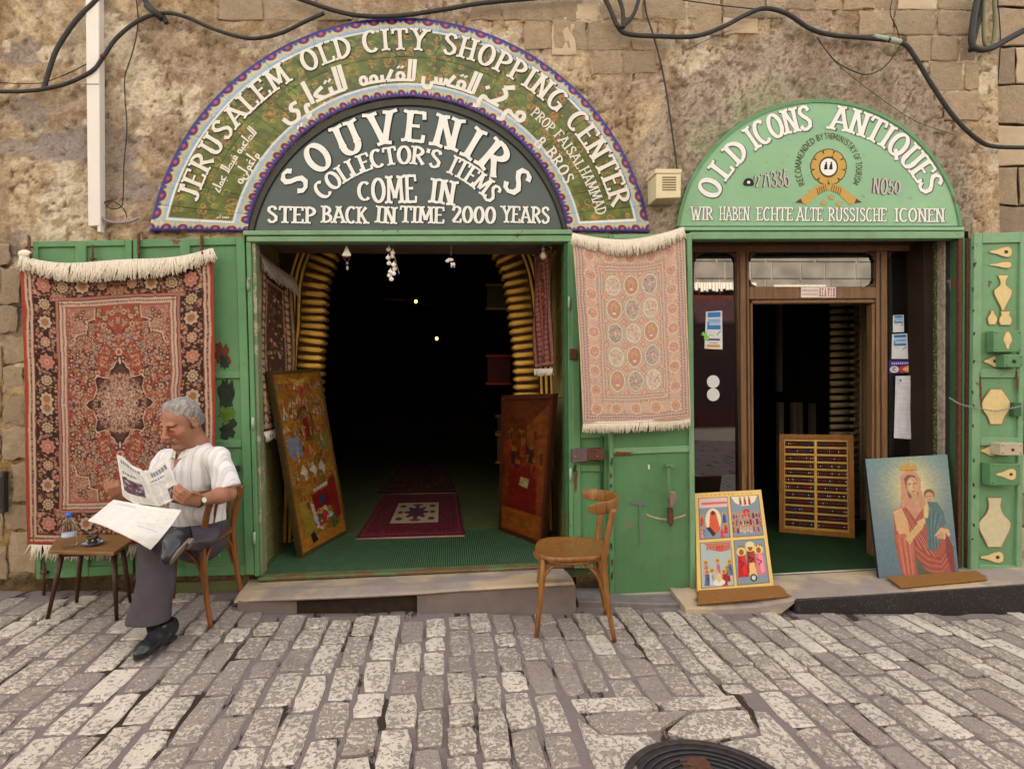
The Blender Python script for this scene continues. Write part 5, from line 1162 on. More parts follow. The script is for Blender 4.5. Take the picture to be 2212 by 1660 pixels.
# ------------------------------------------------------------------ pale rug on the wide leaf
def rug_pale():
    w, h = 250., 395.; c = Canvas(w, h, 1.15, (214, 176, 154)); r = random.Random(9); PK, SA, CR, BR, NV, GN = (222, 164, 142), (232, 204, 176), (240, 224, 200), (168, 116, 98), (116, 100, 104), (168, 164, 128)
    c.speck(.1, .1, 4)
    for i in range(2600): c.ell(r.uniform(0, w), r.uniform(0, h), r.uniform(.7, 1.5), r.uniform(.7, 1.5), r.choice((PK, SA, BR, CR, GN, NV, PK)), 0, .8)
    def rb(d0, d1, col): c.rect(d0, d0, w-d0, d1, col); c.rect(d0, h-d1, w-d0, h-d0, col); c.rect(d0, d0, d1, h-d0, col); c.rect(w-d1, d0, w-d0, h-d0, col)
    rb(0, 3, (226, 190, 150)); rb(3, 5, (150, 110, 100)); rb(5, 16, (206, 172, 158)); rb(16, 18, (150, 112, 104)); rb(48, 50, (176, 140, 124)); rb(50, 60, (216, 190, 168)); rb(60, 62, (160, 124, 110))
    def dots(d, col, stp, rad):
        k = d
        while k < h-d: c.ell(d, k, rad, rad, col); c.ell(w-d, k, rad, rad, col); k += stp
        k = d
        while k < w-d: c.ell(k, d, rad, rad, col); c.ell(k, h-d, rad, rad, col); k += stp
    dots(10.5, (120, 90, 92), 6, 1.9); dots(55, (130, 100, 96), 5, 1.6); dots(20, (176, 120, 104), 7, 1.6); dots(46, (176, 120, 104), 7, 1.6)
    ys = [30+i*(h-60)/8 for i in range(9)]
    spots = [(33, y) for y in ys]+[(w-33, y) for y in ys]+[(33+i*(w-66)/4, yy) for i in range(1, 4) for yy in (h-31, 31)]
    for x, y in spots:
        c.ell(x, y, 13, 13, (236, 206, 170), 0, 1, 8, .06); c.ell(x, y, 10.6, 10.6, (206, 150, 128)); c.ell(x, y, 7.5, 7.5, (190, 130, 108), 0, 1, 8, .15)
        for k in range(8): c.ell(x+5*cos(k*pi/4), y+5*sin(k*pi/4), 1.3, 1.3, (226, 180, 150))
    for k in range(30):
        x = 33 if k % 2 else w-33; y = ys[0]+(k//2+.5)*(ys[-1]-ys[0])/15; c.ell(x, y, 5, 3.5, PK, 0, 1, 6, .3)
    gx_ = [83, 125, 167]; gy_ = [92+i*(h-184)/4 for i in range(5)]
    for j, y in enumerate(gy_):
        for i, x in enumerate(gx_):
            k = (i+j) % 3
            base = [((218, 200, 176), (150, 118, 108)), ((196, 132, 112), (240, 226, 200)), ((176, 160, 152), (96, 84, 92))][k]
            c.ell(x, y, 19.5, 25, (150, 150, 116)); c.ell(x, y, 18, 23.4, (238, 222, 196)); c.ell(x, y, 15.5, 20.6, base[0])
            if k == 1:
                for q in range(22): c.ell(x+16.8*cos(q*2*pi/22), y+22*sin(q*2*pi/22), 1.6, 1.6, (244, 232, 210))
                c.ell(x, y-6, 8, 9, (206, 160, 110), 0, 1, 5, .2); c.line([(x, y+14), (x, y-4)], 1.6, (120, 80, 66)); c.ell(x, y+9, 4, 3, CR)
            else:
                for q in range(60): a = r.uniform(0, 6.3); d_ = sqrt(r.random()); c.ell(x+14.5*d_*cos(a), y+19.5*d_*sin(a), 1.2, 1.2, r.choice((base[1], base[1], PK, CR, BR)))
                c.ell(x, y, 4, 4, PK, 0, 1, 6, .3); c.ell(x, y, 1.8, 1.8, CR)
    for j in range(6):
        for i in range(4):
            x = 62+i*42; y = gy_[0]+(j-.5)*(h-184)/4
            if 60 < y < h-58: c.poly([(x, y-8), (x+8, y), (x, y+8), (x-8, y)], (206, 124, 102)); c.poly([(x, y-4.5), (x+4.5, y), (x, y+4.5), (x-4.5, y)], CR); c.poly([(x, y-2), (x+2, y), (x, y+2), (x-2, y)], (190, 80, 70))
    gy, gx = np.mgrid[0:c.ny, 0:c.nx]; wx = ((fbm(gx/50., gy/50., 1, 3, 13)-.5)*8).astype(int); wy = ((fbm(gx/50., gy/50., 1, 3, 17)-.5)*8).astype(int)
    a = c.a[np.clip(gy+wy, 0, c.ny-1), np.clip(gx+wx, 0, c.nx-1)]; fade = (.16+.28*fbm(gx/90., gy/90., 1, 2, 5))[..., None]; a = a*(1-fade)+np.array((208, 182, 156.))*fade
    return a*rng.uniform(.90, 1.06, c.a.shape[:2])[..., None]
rug2 = thing('hanging_rug', A(1365, 935, -.15), 'pale pink rug of round motifs with cream fringes hung between the two shops', 'rug')
T2 = lambda u: (1236+241*u, 514+20*sin(pi*u)-13*u); B2 = lambda u: (1260+230*u, 911-10*u+4*sin(pi*u))
Y2 = lambda U, V: -.185-.012*np.sin(U*7+V*2)-.006*np.sin(U*23)*(1-V)
V2 = rugmesh('pile', rug_pale(), lambda v: (lerp(T2(0), B2(0), v)[0]+2*sin(v*4), lerp(T2(0), B2(0), v)[1]), T2, lambda v: (lerp(T2(1), B2(1), v)[0], lerp(T2(1), B2(1), v)[1]), B2, Y2, 250, 400, rug2)
fringe(rug2, 0, 1, lambda u: (A(T2(u)[0], T2(u)[1]-10, -.198), (random.gauss(0, .06), -.15, -1)), lambda u: .072+.03*sin(pi*u)*(1 if u > .25 else .6), 210, r=.0040)
fringe(rug2, 0, 1, lambda u: (A(B2(u)[0], B2(u)[1]-1, -.192), (random.gauss(-.06, .12), -.05, -1)), lambda u: .066, 210, r=.0036)
mb = MB(); mb.tube([A(B2(u)[0], B2(u)[1]-1, -.193) for u in np.linspace(0, 1, 30)], .005, 6); mb.build('hem', CREAM, rug2)
mb = MB(); mb.tube([A(T2(u)[0], T2(u)[1]-10, -.196) for u in np.linspace(0, 1, 30)], .006, 6); mb.build('hem', CREAM, rug2)
# small rugs hung inside the doorway
def rug_dark(w, h, seed, bg=(104, 44, 34), f1=(196, 160, 120), f2=(50, 36, 40)):
    c = Canvas(w, h, 1.0, bg); r = random.Random(seed)
    for i in range(int(w*h/28)): c.ell(r.uniform(0, w), r.uniform(0, h), r.uniform(1, 3), r.uniform(1, 3), r.choice((f1, f2, (150, 80, 60), (90, 90, 60), bg)), 0, .9)
    for d0, d1, cc in ((0, 3, f2), (3, 9, f1), (9, 11, f2), (22, 25, f1)): c.rect(d0, d0, d1, h-d0, cc, .7); c.rect(w-d1, d0, w-d0, h-d0, cc, .7); c.rect(d0, d0, w-d0, d1, cc, .7); c.rect(d0, h-d1, w-d0, h-d0, cc, .7)
    k = 12
    while k < h: c.ell(16, k, 4, 4, f1, 0, 1, 6, .2); c.ell(w-16, k, 4, 4, f1, 0, 1, 6, .2); k += 10
    return c.a
# left one hangs on the reveal, seen edge on (runs into the entrance)
rl = thing('doorway_rug', (-1.15, .35, 1.2), 'dark floral rug hung inside the left of the main entrance', 'rug')
u_, v_ = np.meshgrid(np.linspace(0, 1, 90), np.linspace(0, 1, 240))
XX = -1.205+.10*u_**1.5+.008*np.sin(v_*7+u_*5); YY = .10+.50*u_; ZZ = 2.27-1.13*v_-.10*u_*(1-v_)
gridmesh('pile', np.stack([XX, YY, ZZ], -1), alb(samp(rug_dark(90, 220, 2, (84, 50, 36)), u_, v_)), RUGM, rl)
fringe(rl, 0, 1, lambda u: ((-1.195+.10*u**1.5, .10+.50*u, 2.29-.10*u), (.25, -.1, -1)), lambda u: .13, 90, r=.004, m=plain('grey_fringe', P(190, 176, 166), .95))
fringe(rl, 0, 1, lambda u: ((-1.205+.10*u**1.5, .10+.50*u, 1.145), (.05, 0, -1)), lambda u: .07, 70, r=.004)
rr2 = thing('doorway_rug', (.70, .3, 1.4), 'narrow dark rug hung inside the right of the main entrance', 'rug')
xa, ya_ = A(1152, 560, .38)[0], .38; 
pl0, pl1 = A(1150, 530, .42), A(1190, 530, .20)
XX = pl0[0]+(pl1[0]-pl0[0])*u_+.01*np.sin(v_*6+u_*9); YY = pl0[1]+(pl1[1]-pl0[1])*u_+.015*np.sin(u_*12); z0_, z1_ = A(1170, 545, .3)[2], A(1170, 795, .3)[2]; ZZ = z0_+(z1_-z0_)*v_+.02*u_
gridmesh('pile', np.stack([XX, YY, ZZ], -1), alb(samp(rug_dark(60, 230, 5, (112, 58, 50), (170, 110, 96)), u_, v_)), RUGM, rr2)
fringe(rr2, 0, 1, lambda u: ((pl0[0]+(pl1[0]-pl0[0])*u, pl0[1]+(pl1[1]-pl0[1])*u, z1_), (0, 0, -1)), lambda u: .05, 60, r=.004)
# floor rugs
def floor_rug(name, lab, pts, img, z, nx, ny):
    t = thing(name, (float(np.mean([p[0] for p in pts])), float(np.mean([p[1] for p in pts])), z), lab, 'rug')
    U, V = np.meshgrid(np.linspace(0, 1, nx), np.linspace(0, 1, ny)); q = [np.array(p) for p in pts]
    XY = q[0]*((1-U)*(1-V))[..., None]+q[1]*(U*(1-V))[..., None]+q[2]*(U*V)[..., None]+q[3]*((1-U)*V)[..., None]
    gridmesh('pile', np.concatenate([XY, (z+.003*fbm(U, V, 4, 2, 3)+.004*np.sin(U*8)*0)[..., None]], -1), alb(samp(img, U, V)), RUGM, t)
    return t, q
def onz(x, y, z):
    a = x*KD-HX; b = y*KD-HY; d = v_f + c_r*a/FPX - c_u*b/FPX; t = (z-EYE)/d[2]; p = CAM+d*t; return (p[0], p[1])
cf = Canvas(230, 150, 1.6, (112, 20, 38)); r_ = random.Random(2)
for i in range(900): cf.ell(r_.uniform(4, 226), r_.uniform(4, 146), 1.1, 1.1, r_.choice(((60, 16, 34), (150, 60, 60), (170, 110, 100), (90, 20, 40))), 0, .8)
for d_, c_ in ((3, (60, 14, 28)), (9, (150, 60, 60)), (20, (60, 16, 30))):
    for k in range(2): cf.line([(d_, d_), (230-d_, d_), (230-d_, 150-d_), (d_, 150-d_), (d_, d_)], 1.4, c_)
cf.rect(58, 40, 172, 110, (206, 186, 148)); cf.line([(55, 37), (175, 37), (175, 113), (55, 113), (55, 37)], 2, (60, 14, 28)); cf.ell(115, 75, 26, 20, (120, 40, 44), 0, 1, 8, .25); cf.ell(115, 75, 15, 11, (60, 66, 80), 0, 1, 8, .2)
for sx_ in (-1, 1):
    for sy_ in (-1, 1): cf.ell(115+sx_*40, 75+sy_*22, 9, 5, (150, 60, 50)); cf.ell(115+sx_*40, 75+sy_*22, 5, 2.5, (60, 50, 50))
    cf.ell(115+sx_*42, 75, 7, 5, (130, 50, 50)); cf.ell(115, 75+sx_*26, 14, 4, (150, 50, 50))
t, q = floor_rug('floor_rug', 'small crimson rug with cream centre lying on the green entrance mat', [onz(830, 1066, .268), onz(988, 1063, .268), onz(1003, 1155, .268), onz(768, 1162, .268)], cf.a, .267, 190, 120)
for a_, b_ in ((3, 2), (0, 1)): mb = MB(); mb.tube([(*q[a_], .266), (*q[b_], .266)], .0065, 6); mb.build('hem', plain('pink_hem', P(200, 150, 140), .9), t)
floor_rug('floor_rug', 'dark maroon rug lying farther inside behind the small crimson rug', [onz(870, 1000, .262), onz(960, 1000, .262), onz(985, 1060, .262), onz(812, 1062, .262)], rug_dark(170, 110, 8, (84, 20, 26), (110, 50, 50), (40, 14, 20)), .258, 80, 60)

# ------------------------------------------------------------------ painted boards
BOARDM = attrmat('varnished_painting', .38, .45, vary=.08, nsc=30, bump=.06)
MATTM = attrmat('matt_painting', .6, .3, vary=.06, nsc=30, bump=.05)
def board(t, P00, P10, P11, P01, img, nx, ny, th, frame, fmat, k=1.0, m=None):
    """P00 top left, P10 top right, P11 bottom right, P01 bottom left, world points; frame = border width fraction"""
    q = [np.array(p, float) for p in (P00, P10, P11, P01)]
    n_ = np.cross(q[2]-q[3], q[0]-q[3]); n_ /= np.linalg.norm(n_)
    if n_[1] > 0: n_ = -n_
    ray = q[1]-CAM; q[1] = CAM+ray*(np.dot(q[3]-CAM, n_)/np.dot(ray, n_))
    U, V = np.meshgrid(np.linspace(frame, 1-frame, nx), np.linspace(frame*.6, 1-frame*.6, ny)); bl = lambda U, V: q[0]*((1-U)*(1-V))[..., None]+q[1]*(U*(1-V))[..., None]+q[2]*(U*V)[..., None]+q[3]*((1-U)*V)[..., None]
    gridmesh('painted_face', bl(U, V)+n_*.0015, alb(samp(img, (U-frame)/(1-2*frame), (V-frame*.6)/(1-1.2*frame)), k), m or BOARDM, t)
    mb = MB(); mb.prism([tuple(p) for p in q], tuple(-n_*th)); mb.build('panel', fmat, t, .003)
    if frame > .02:
        P_ = lambda u, v: bl(np.array(u), np.array(v)).reshape(3)
        f = frame; g = frame*.6
        for a in ([(0, 0), (1, 0), (1-f, g), (f, g)], [(1, 0), (1, 1), (1-f, 1-g), (1-f, g)], [(1, 1), (0, 1), (f, 1-g), (1-f, 1-g)], [(0, 1), (0, 0), (f, g), (f, 1-g)]):
            mb = MB(); mb.prism([tuple(P_(*p)+n_*.010) for p in a], tuple(-n_*(.012))); mb.build('frame_strip', fmat, t, .002)
def halo_fig(c, x, y, s_, robe, robe2, face=(186, 130, 86), halo=(222, 176, 80)):
    c.ell(x, y-1.05*s_, .42*s_, .42*s_, halo); c.poly([(x-.30*s_, y-.7*s_), (x+.30*s_, y-.7*s_), (x+.46*s_, y+1.2*s_), (x-.46*s_, y+1.2*s_)], robe); c.poly([(x-.08*s_, y-.6*s_), (x+.28*s_, y-.6*s_), (x+.36*s_, y+.9*s_), (x+.02*s_, y+1.1*s_)], robe2)
    c.ell(x, y-1.02*s_, .22*s_, .27*s_, (90, 56, 36)); c.ell(x, y-.98*s_, .17*s_, .22*s_, face); c.line([(x-.2*s_, y-.2*s_), (x+.15*s_, y), (x-.1*s_, y+.3*s_)], .1*s_, mulc3(robe, .6))
def mulc3(c, k): return tuple(v*k for v in c)
def icon_left():
    c = Canvas(120, 330, 1.9, (176, 116, 40)); r = random.Random(4); c.speck(.2, .06, 3)
    for k in range(26):
        x = 14+(k % 6)*19+r.uniform(-4, 4); y = 24+(k//6)*26+r.uniform(-5, 5)
        if abs(x-60) < 22 and y > 60: continue
        c.poly([(x-9, y+6), (x, y-8), (x+10, y+5), (x+3, y+2), (x-3, y+8)], r.choice(((206, 150, 120), (216, 190, 160), (180, 70, 46), (150, 120, 60)))); halo_fig(c, x, y+4, 7, r.choice(((150, 46, 36), (80, 90, 110), (120, 110, 50))), r.choice(((196, 120, 60), (200, 180, 150))))
    c.poly([(34, 8), (60, 14), (86, 8), (66, 24), (60, 60), (54, 24)], (214, 176, 84)); c.poly([(54, 24), (60, 60), (66, 24)], (206, 70, 34))
    c.ell(60, 96, 21, 33, (96, 76, 36)); c.ell(60, 96, 17, 29, (150, 92, 46)); c.poly([(54, 84), (66, 84), (70, 120), (56, 124)], (140, 34, 34)); c.ell(60, 80, 5, 6, (180, 130, 90))
    c.poly([(6, 118), (34, 116), (48, 132), (40, 158), (30, 150), (20, 162), (8, 146)], (142, 144, 160)); c.poly([(84, 120), (112, 118), (110, 160), (98, 150), (88, 158)], (128, 132, 60)); c.poly([(48, 146), (60, 134), (74, 150), (66, 162), (54, 162)], (216, 84, 36))
    for k in range(70):
        x = 10+r.random()*100; y = r.uniform(60, 262); halo_fig(c, x, y, r.uniform(4, 8), r.choice(((170, 60, 36), (200, 130, 60), (90, 96, 60), (206, 190, 160), (150, 100, 60), (186, 90, 40))), r.choice(((206, 130, 60), (150, 40, 36), (216, 200, 170), (110, 120, 70))))
    for x in (36, 84, 60): c.poly([(x-10, 186), (x, 170), (x+10, 186), (x+3, 204), (x-2, 190)], (226, 208, 178))
    c.poly([(44, 232), (92, 226), (90, 264), (48, 268)], (150, 30, 30)); c.poly([(50, 222), (90, 216), (92, 222), (52, 228)], (224, 214, 196)); c.poly([(62, 240), (80, 238), (78, 254), (64, 256)], (52, 66, 92))
    c.poly([(10, 240), (24, 236), (50, 300), (34, 316), (18, 300)], (176, 146, 46)); c.poly([(94, 214), (112, 206), (116, 290), (100, 300), (90, 262)], (156, 40, 30)); c.poly([(38, 246), (46, 250), (48, 268), (70, 262), (92, 282), (96, 292), (78, 286), (60, 306), (44, 296)], (216, 208, 200))
    c.poly([(50, 270), (66, 264), (80, 276), (70, 296), (54, 298)], (196, 60, 40)); c.poly([(55, 268), (64, 276), (58, 290), (50, 284)], (60, 90, 130)); c.ell(60, 268, 8, 6, (220, 170, 70))
    for k in range(16): c.ell(r.uniform(44, 92), r.uniform(262, 304), 3, 2.4, r.choice(((226, 200, 160), (196, 60, 46), (226, 176, 70), (120, 130, 60))))
    c.rect(0, 308, 120, 330, (212, 140, 44)); c.poly([(26, 304), (36, 300), (44, 320), (30, 322)], (40, 36, 36)); c.poly([(84, 290), (96, 284), (104, 308), (86, 314)], (88, 104, 50))
    c.speck(.22, .25, 9); c.a *= .78; return c.a
ic1 = thing('leaning_icon_painting', (float(A(650, 1200, .3)[0]), .3, .26), 'tall crowded gold and red icon painting leaning on the left of the main entrance', 'painting')
def floorpt(x, y, z=.262): p = onz(x, y, z); return np.array([p[0], p[1], z])
bl_ = floorpt(650, 1203); br_ = floorpt(750, 1147)
tlY, trY = bl_[1]+.30, br_[1]+.14
tl_ = np.array(A(583, 800, .17)); tr_ = np.array(A(688, 795, .50))
GILT = plain('dark_gilt_wood', P(84, 66, 34), .5, .4, 0, .3, 20)
board(ic1, tl_, tr_, br_, bl_, icon_left(), 150, 380, .035, .028, GILT, k=1.05)
def _unused(): pass
def icon_right():
    c = Canvas(110, 310, 1.5, (112, 46, 16)); r = random.Random(6); c.speck(.35, .03, 3); c.rect(0, 0, 110, 90, (92, 50, 22), .6)
    c.poly([(60, 60), (110, 10), (110, 250), (70, 280)], (150, 84, 30), .6)
    for k in range(40): halo_fig(c, r.uniform(14, 96), r.uniform(60, 250), r.uniform(6, 11), r.choice(((120, 34, 20), (70, 40, 24), (140, 70, 24))), r.choice(((150, 60, 30), (60, 30, 20), (110, 60, 26))), (130, 80, 36), (130, 84, 34))
    for x, y in ((30, 130), (52, 110), (74, 122), (40, 160), (84, 150), (96, 128)): halo_fig(c, x, y, 16, r.choice(((120, 34, 20), (60, 36, 30), (150, 76, 30))), r.choice(((150, 50, 24), (84, 40, 24))), (160, 100, 50), (150, 96, 36))
    c.poly([(20, 160), (60, 150), (90, 180), (94, 260), (16, 256)], (120, 28, 16)); c.poly([(50, 176), (72, 178), (68, 200), (46, 196)], (190, 170, 110)); c.rect(0, 256, 110, 310, (156, 84, 24)); c.speck(.25, .1, 9); return c.a
ic2 = thing('leaning_icon_painting', (float(A(1120, 1170, .3)[0]), .3, .26), 'dark red and brown framed icon painting leaning on the right of the main entrance', 'painting')
bl_ = floorpt(1078, 1142); br_ = floorpt(1172, 1178); tl_ = np.array(A(1085, 853, .66)); tr_ = np.array(A(1197, 849, .42))
board(ic2, tl_, tr_, br_, bl_, icon_right(), 110, 280, .035, .05, plain('dark_mahogany', P(74, 34, 20), .35, .5, 0, .3, 20), k=.62)
def icon_four():
    c = Canvas(150, 215, 1.9, (232, 196, 116)); r = random.Random(8); BL = (136, 148, 156)
    c.rect(8, 12, 72, 102, BL); c.rect(78, 12, 142, 102, BL); c.rect(8, 110, 72, 205, (176, 188, 178)); c.rect(78, 110, 142, 205, BL)
    c.rect(8, 12, 72, 34, (226, 190, 180)); c.rect(14, 22, 70, 27, (214, 110, 110)); c.ell(38, 62, 17, 26, (236, 216, 176)); c.poly([(32, 44), (44, 44), (52, 82), (40, 96), (28, 80)], (214, 96, 60)); c.ell(38, 46, 4.4, 5, (90, 60, 40)); c.poly([(22, 78), (36, 98), (42, 92), (30, 76)], (60, 50, 60))
    for x, y, c1 in ((14, 62, (196, 60, 60)), (18, 84, (110, 120, 150)), (62, 58, (80, 70, 110)), (64, 82, (196, 44, 44)), (56, 90, (200, 60, 70)), (12, 90, (190, 130, 140))): halo_fig(c, x, y, 9, c1, mulc3(c1, 1.25))
    c.poly([(80, 12), (140, 12), (132, 26), (118, 34), (100, 34), (88, 26)], (236, 224, 190))
    for x in (100, 110, 120): halo_fig(c, x, 24, 7, (190, 110, 100), (120, 50, 50))
    c.ell(111, 50, 8, 8, (206, 44, 50)); 
    for k in range(26): x = 82+(k % 9)*7.2; y = 56+(k//9)*14+(k % 2)*3; halo_fig(c, x, y, 6.5, r.choice(((196, 44, 50), (200, 120, 130), (90, 100, 80), (130, 50, 80), (214, 190, 150))), r.choice(((220, 150, 140), (120, 30, 40))))
    c.poly([(16, 112), (70, 112), (70, 128), (50, 132), (28, 126)], (206, 96, 76))
    for k in range(9): halo_fig(c, 22+k*5.4, 121, 4.5, r.choice(((190, 60, 50), (150, 140, 170))), (206, 110, 90))
    for x, y, c1 in ((18, 166, (214, 150, 150)), (20, 186, (100, 110, 150)), (30, 184, (206, 206, 200)), (42, 164, (226, 150, 160)), (60, 180, (190, 40, 40)), (66, 168, (110, 130, 140)), (54, 188, (200, 60, 50))): halo_fig(c, x, y, 13, c1, mulc3(c1, .8))
    c.ell(43, 196, 12, 7, (230, 224, 214)); c.ell(43, 186, 5, 10, (226, 200, 120))
    for x, y, c1 in ((92, 160, (190, 40, 40)), (111, 152, (150, 50, 40)), (128, 158, (216, 120, 130))): halo_fig(c, x, y, 24, c1, mulc3(c1, 1.2)); c.ell(x, y-25, 9, 9, (238, 206, 120)); c.ell(x, y-24, 5, 6.5, (150, 96, 60))
    c.ell(111, 120, 9, 6, (236, 214, 160)); c.poly([(106, 160), (117, 160), (120, 190), (112, 200), (104, 190)], (236, 190, 120)); c.ell(112, 192, 7, 8, (50, 50, 56)); c.ell(112, 192, 4, 5, (206, 216, 206))
    for x in (88, 92, 96, 124, 130, 134): c.rect(x, 122, x+2, 126, (170, 60, 60))
    for (x0, y0, x1, y1) in ((8, 12, 72, 102), (78, 12, 142, 102), (8, 110, 72, 205), (78, 110, 142, 205)): c.line([(x0, y0), (x1, y0), (x1, y1), (x0, y1), (x0, y0)], 1.2, (110, 70, 50))
    for k in range(12): c.rect(14+k*10+r.uniform(-2, 2), 5, 18+k*10, 8, (206, 130, 70), .7)
    return c.a
EDG = ((1480, 1311), (1560, 1312), (1640, 1307), (1716, 1293), (1850, 1283), (1980, 1274), (2100, 1266), (2211, 1258))
EDX = [(float(A(x, y, -.36)[0]), float(A(x, y, -.36)[2])) for x, y in EDG]
def onstep(x, y):
    for Yt in np.arange(-.355, .3, .002):
        p = A(x, y, Yt); ez = np.interp(p[0], [e[0] for e in EDX], [e[1] for e in EDX]); zt_ = .105+(ez-.105)*min(1, max(0, (-.02-Yt)/.335))
        if p[2] <= zt_: pass
        else: continue
        return np.array([p[0], p[1], zt_+.001])
    return A(x, y, -.2)
def onstep(x, y):
    best = None
    for Yt in np.arange(-.355, .3, .002):
        p = A(x, y, Yt); ez = np.interp(p[0], [e[0] for e in EDX], [e[1] for e in EDX]); zt_ = .105+(ez-.105)*min(1, max(0, (-.02-Yt)/.335))
        if best is None or abs(p[2]-zt_) < best[0]: best = (abs(p[2]-zt_), np.array([p[0], p[1], zt_+.002]))
    return best[1]
ic3 = thing('leaning_icon_painting', A(1580, 1275, -.2), 'yellow framed icon panel of four scenes leaning beside the right shop step', 'painting')
blw = onstep(1506, 1280); brw = onstep(1671, 1266); tlw = A(1500, 1064, blw[1]+.17); trw = A(1643, 1056, brw[1]+.17)
YFR = plain('ochre_board_edge', P(206, 160, 80), .6, .3, 0, .2, 20)
board(ic3, tlw, trw, brw, blw, icon_four(), 180, 250, .022, .0, YFR, m=MATTM)
def icon_mother():
    """generic woman in a red cloak with a child in blue before a golden glow"""
    w, h = 165., 245.; c = Canvas(w, h, 1.7, (96, 138, 146)); X, Y = np.meshgrid((np.arange(c.nx)+.5)/c.r, (np.arange(c.ny)+.5)/c.r)
    glow = np.exp(-(((X-88)/52)**2+((Y-66)/62)**2)); ang = np.arctan2(Y-66, X-88); glow *= 1+.12*np.sin(ang*40); bl = np.stack([92+8*np.sin(Y*.02), 136-.10*Y, 146-.06*Y], -1); c.a = bl*(1-np.clip(glow, 0, 1))[..., None]+np.array((238, 216, 146.))*np.clip(glow, 0, 1)[..., None]
    R1, R2, R3, Y1, BL = (190, 112, 92), (168, 74, 60), (128, 44, 44), (222, 180, 120), (70, 104, 112)
    c.poly([(44, 110), (70, 100), (100, 108), (140, 140), (158, 190), (150, 240), (60, 244), (48, 243), (40, 180)], R2)
    c.poly([(66, 40), (78, 28), (96, 30), (106, 50), (104, 70), (112, 100), (86, 130), (70, 104), (58, 110), (64, 70)], (206, 140, 112)); c.poly([(72, 46), (80, 38), (94, 40), (99, 52), (98, 88), (78, 86)], (110, 70, 56))
    c.ell(88, 62, 12, 19, (208, 158, 116)); c.ell(84, 60, 6, 12, (222, 178, 134)); c.line([(80, 57), (85, 57)], 1.6, (70, 44, 36)); c.line([(91, 57), (96, 57)], 1.6, (70, 44, 36)); c.line([(89, 58), (90, 68)], 1.2, (160, 108, 76)); c.ell(89, 73, 3.2, 1.3, (160, 74, 60)); c.poly([(82, 78), (96, 78), (100, 96), (88, 100)], (196, 148, 106))
    c.poly([(66, 26), (70, 14), (78, 22), (84, 8), (90, 22), (98, 13), (102, 27), (84, 33)], (206, 150, 64)); c.line([(68, 28), (100, 29)], 2, (160, 100, 50))
    for k in range(9): c.line([(60+k*2, 104+k*2), (72+k*6, 150+k*7), (86+k*7, 190+k*4)], 2.2, (216, 128, 100) if k % 2 else R3, .8)
    c.poly([(44, 112), (60, 104), (70, 130), (74, 170), (60, 176), (46, 150)], (226, 170, 116)); c.poly([(44, 160), (62, 158), (78, 176), (74, 242), (50, 243)], (196, 96, 76))
    for k in range(5): c.line([(50+k*5, 168), (54+k*4, 240)], 1.5, R3 if k % 2 else (224, 140, 110), .8)
    c.poly([(62, 168), (80, 150), (96, 134), (104, 138), (100, 150), (84, 164), (70, 182)], (216, 170, 110)); c.poly([(88, 136), (104, 128), (112, 134), (98, 146)], (222, 178, 132))
    c.poly([(104, 110), (116, 96), (134, 98), (146, 120), (148, 144), (134, 150), (132, 182), (118, 198), (106, 190), (108, 150)], BL); c.poly([(106, 108), (114, 96), (118, 110), (112, 130), (104, 128)], (216, 190, 120))
    for k in range(6): c.line([(116+k*5, 106+k*4), (114+k*3, 150), (112+k*3, 190)], 1.2, (110, 146, 146) if k % 2 else (46, 72, 84), .8)
    c.ell(120, 82, 11, 12, (110, 74, 52)); c.ell(120, 86, 8.5, 10, (206, 156, 112)); c.line([(115, 85), (118, 85)], 1.1, (60, 40, 34)); c.line([(122, 85), (125, 85)], 1.1, (60, 40, 34)); c.ell(120, 92, 2.2, .9, (150, 80, 64))
    c.poly([(122, 166), (136, 150), (152, 154), (156, 166), (142, 174), (128, 172)], (220, 176, 126)); 
    for k in range(5): c.line([(124, 168+k*1.6), (140, 160+k*3)], .9, (150, 96, 66))
    c.poly([(78, 176), (100, 200), (126, 214), (146, 196), (140, 226), (120, 240), (96, 230), (82, 206)], R2)
    for k in range(6): c.line([(80, 180+k*8), (104, 206+k*6), (130, 214+k*5), (148, 190+k*6)], 2.0, (214, 110, 84) if k % 2 else R3, .75)
    c.poly([(78, 200), (96, 232), (118, 244), (80, 244)], (80, 84, 70)); c.poly([(146, 160), (158, 190), (158, 243), (150, 243), (142, 200)], R3)
    c.speck(.07, .2, 3); c.a = c.a*.78+np.array((168, 150, 118.))*.22; c.speck(.08, .6, 31); return c.a
ic4 = thing('leaning_icon_painting', A(1985, 1250, -.2), 'unframed painting of a red cloaked mother holding a child in blue beside the green leaf', 'painting')
blw = onstep(1898, 1248); brw = onstep(2070, 1238); tlw = A(1868, 990, blw[1]+.13); trw = A(2045, 980, brw[1]+.13)
board(ic4, tlw, trw, brw, blw, icon_mother(), 210, 320, .022, .0, plain('dark_board_edge', P(50, 54, 46), .7, .2), m=MATTM, k=.95)
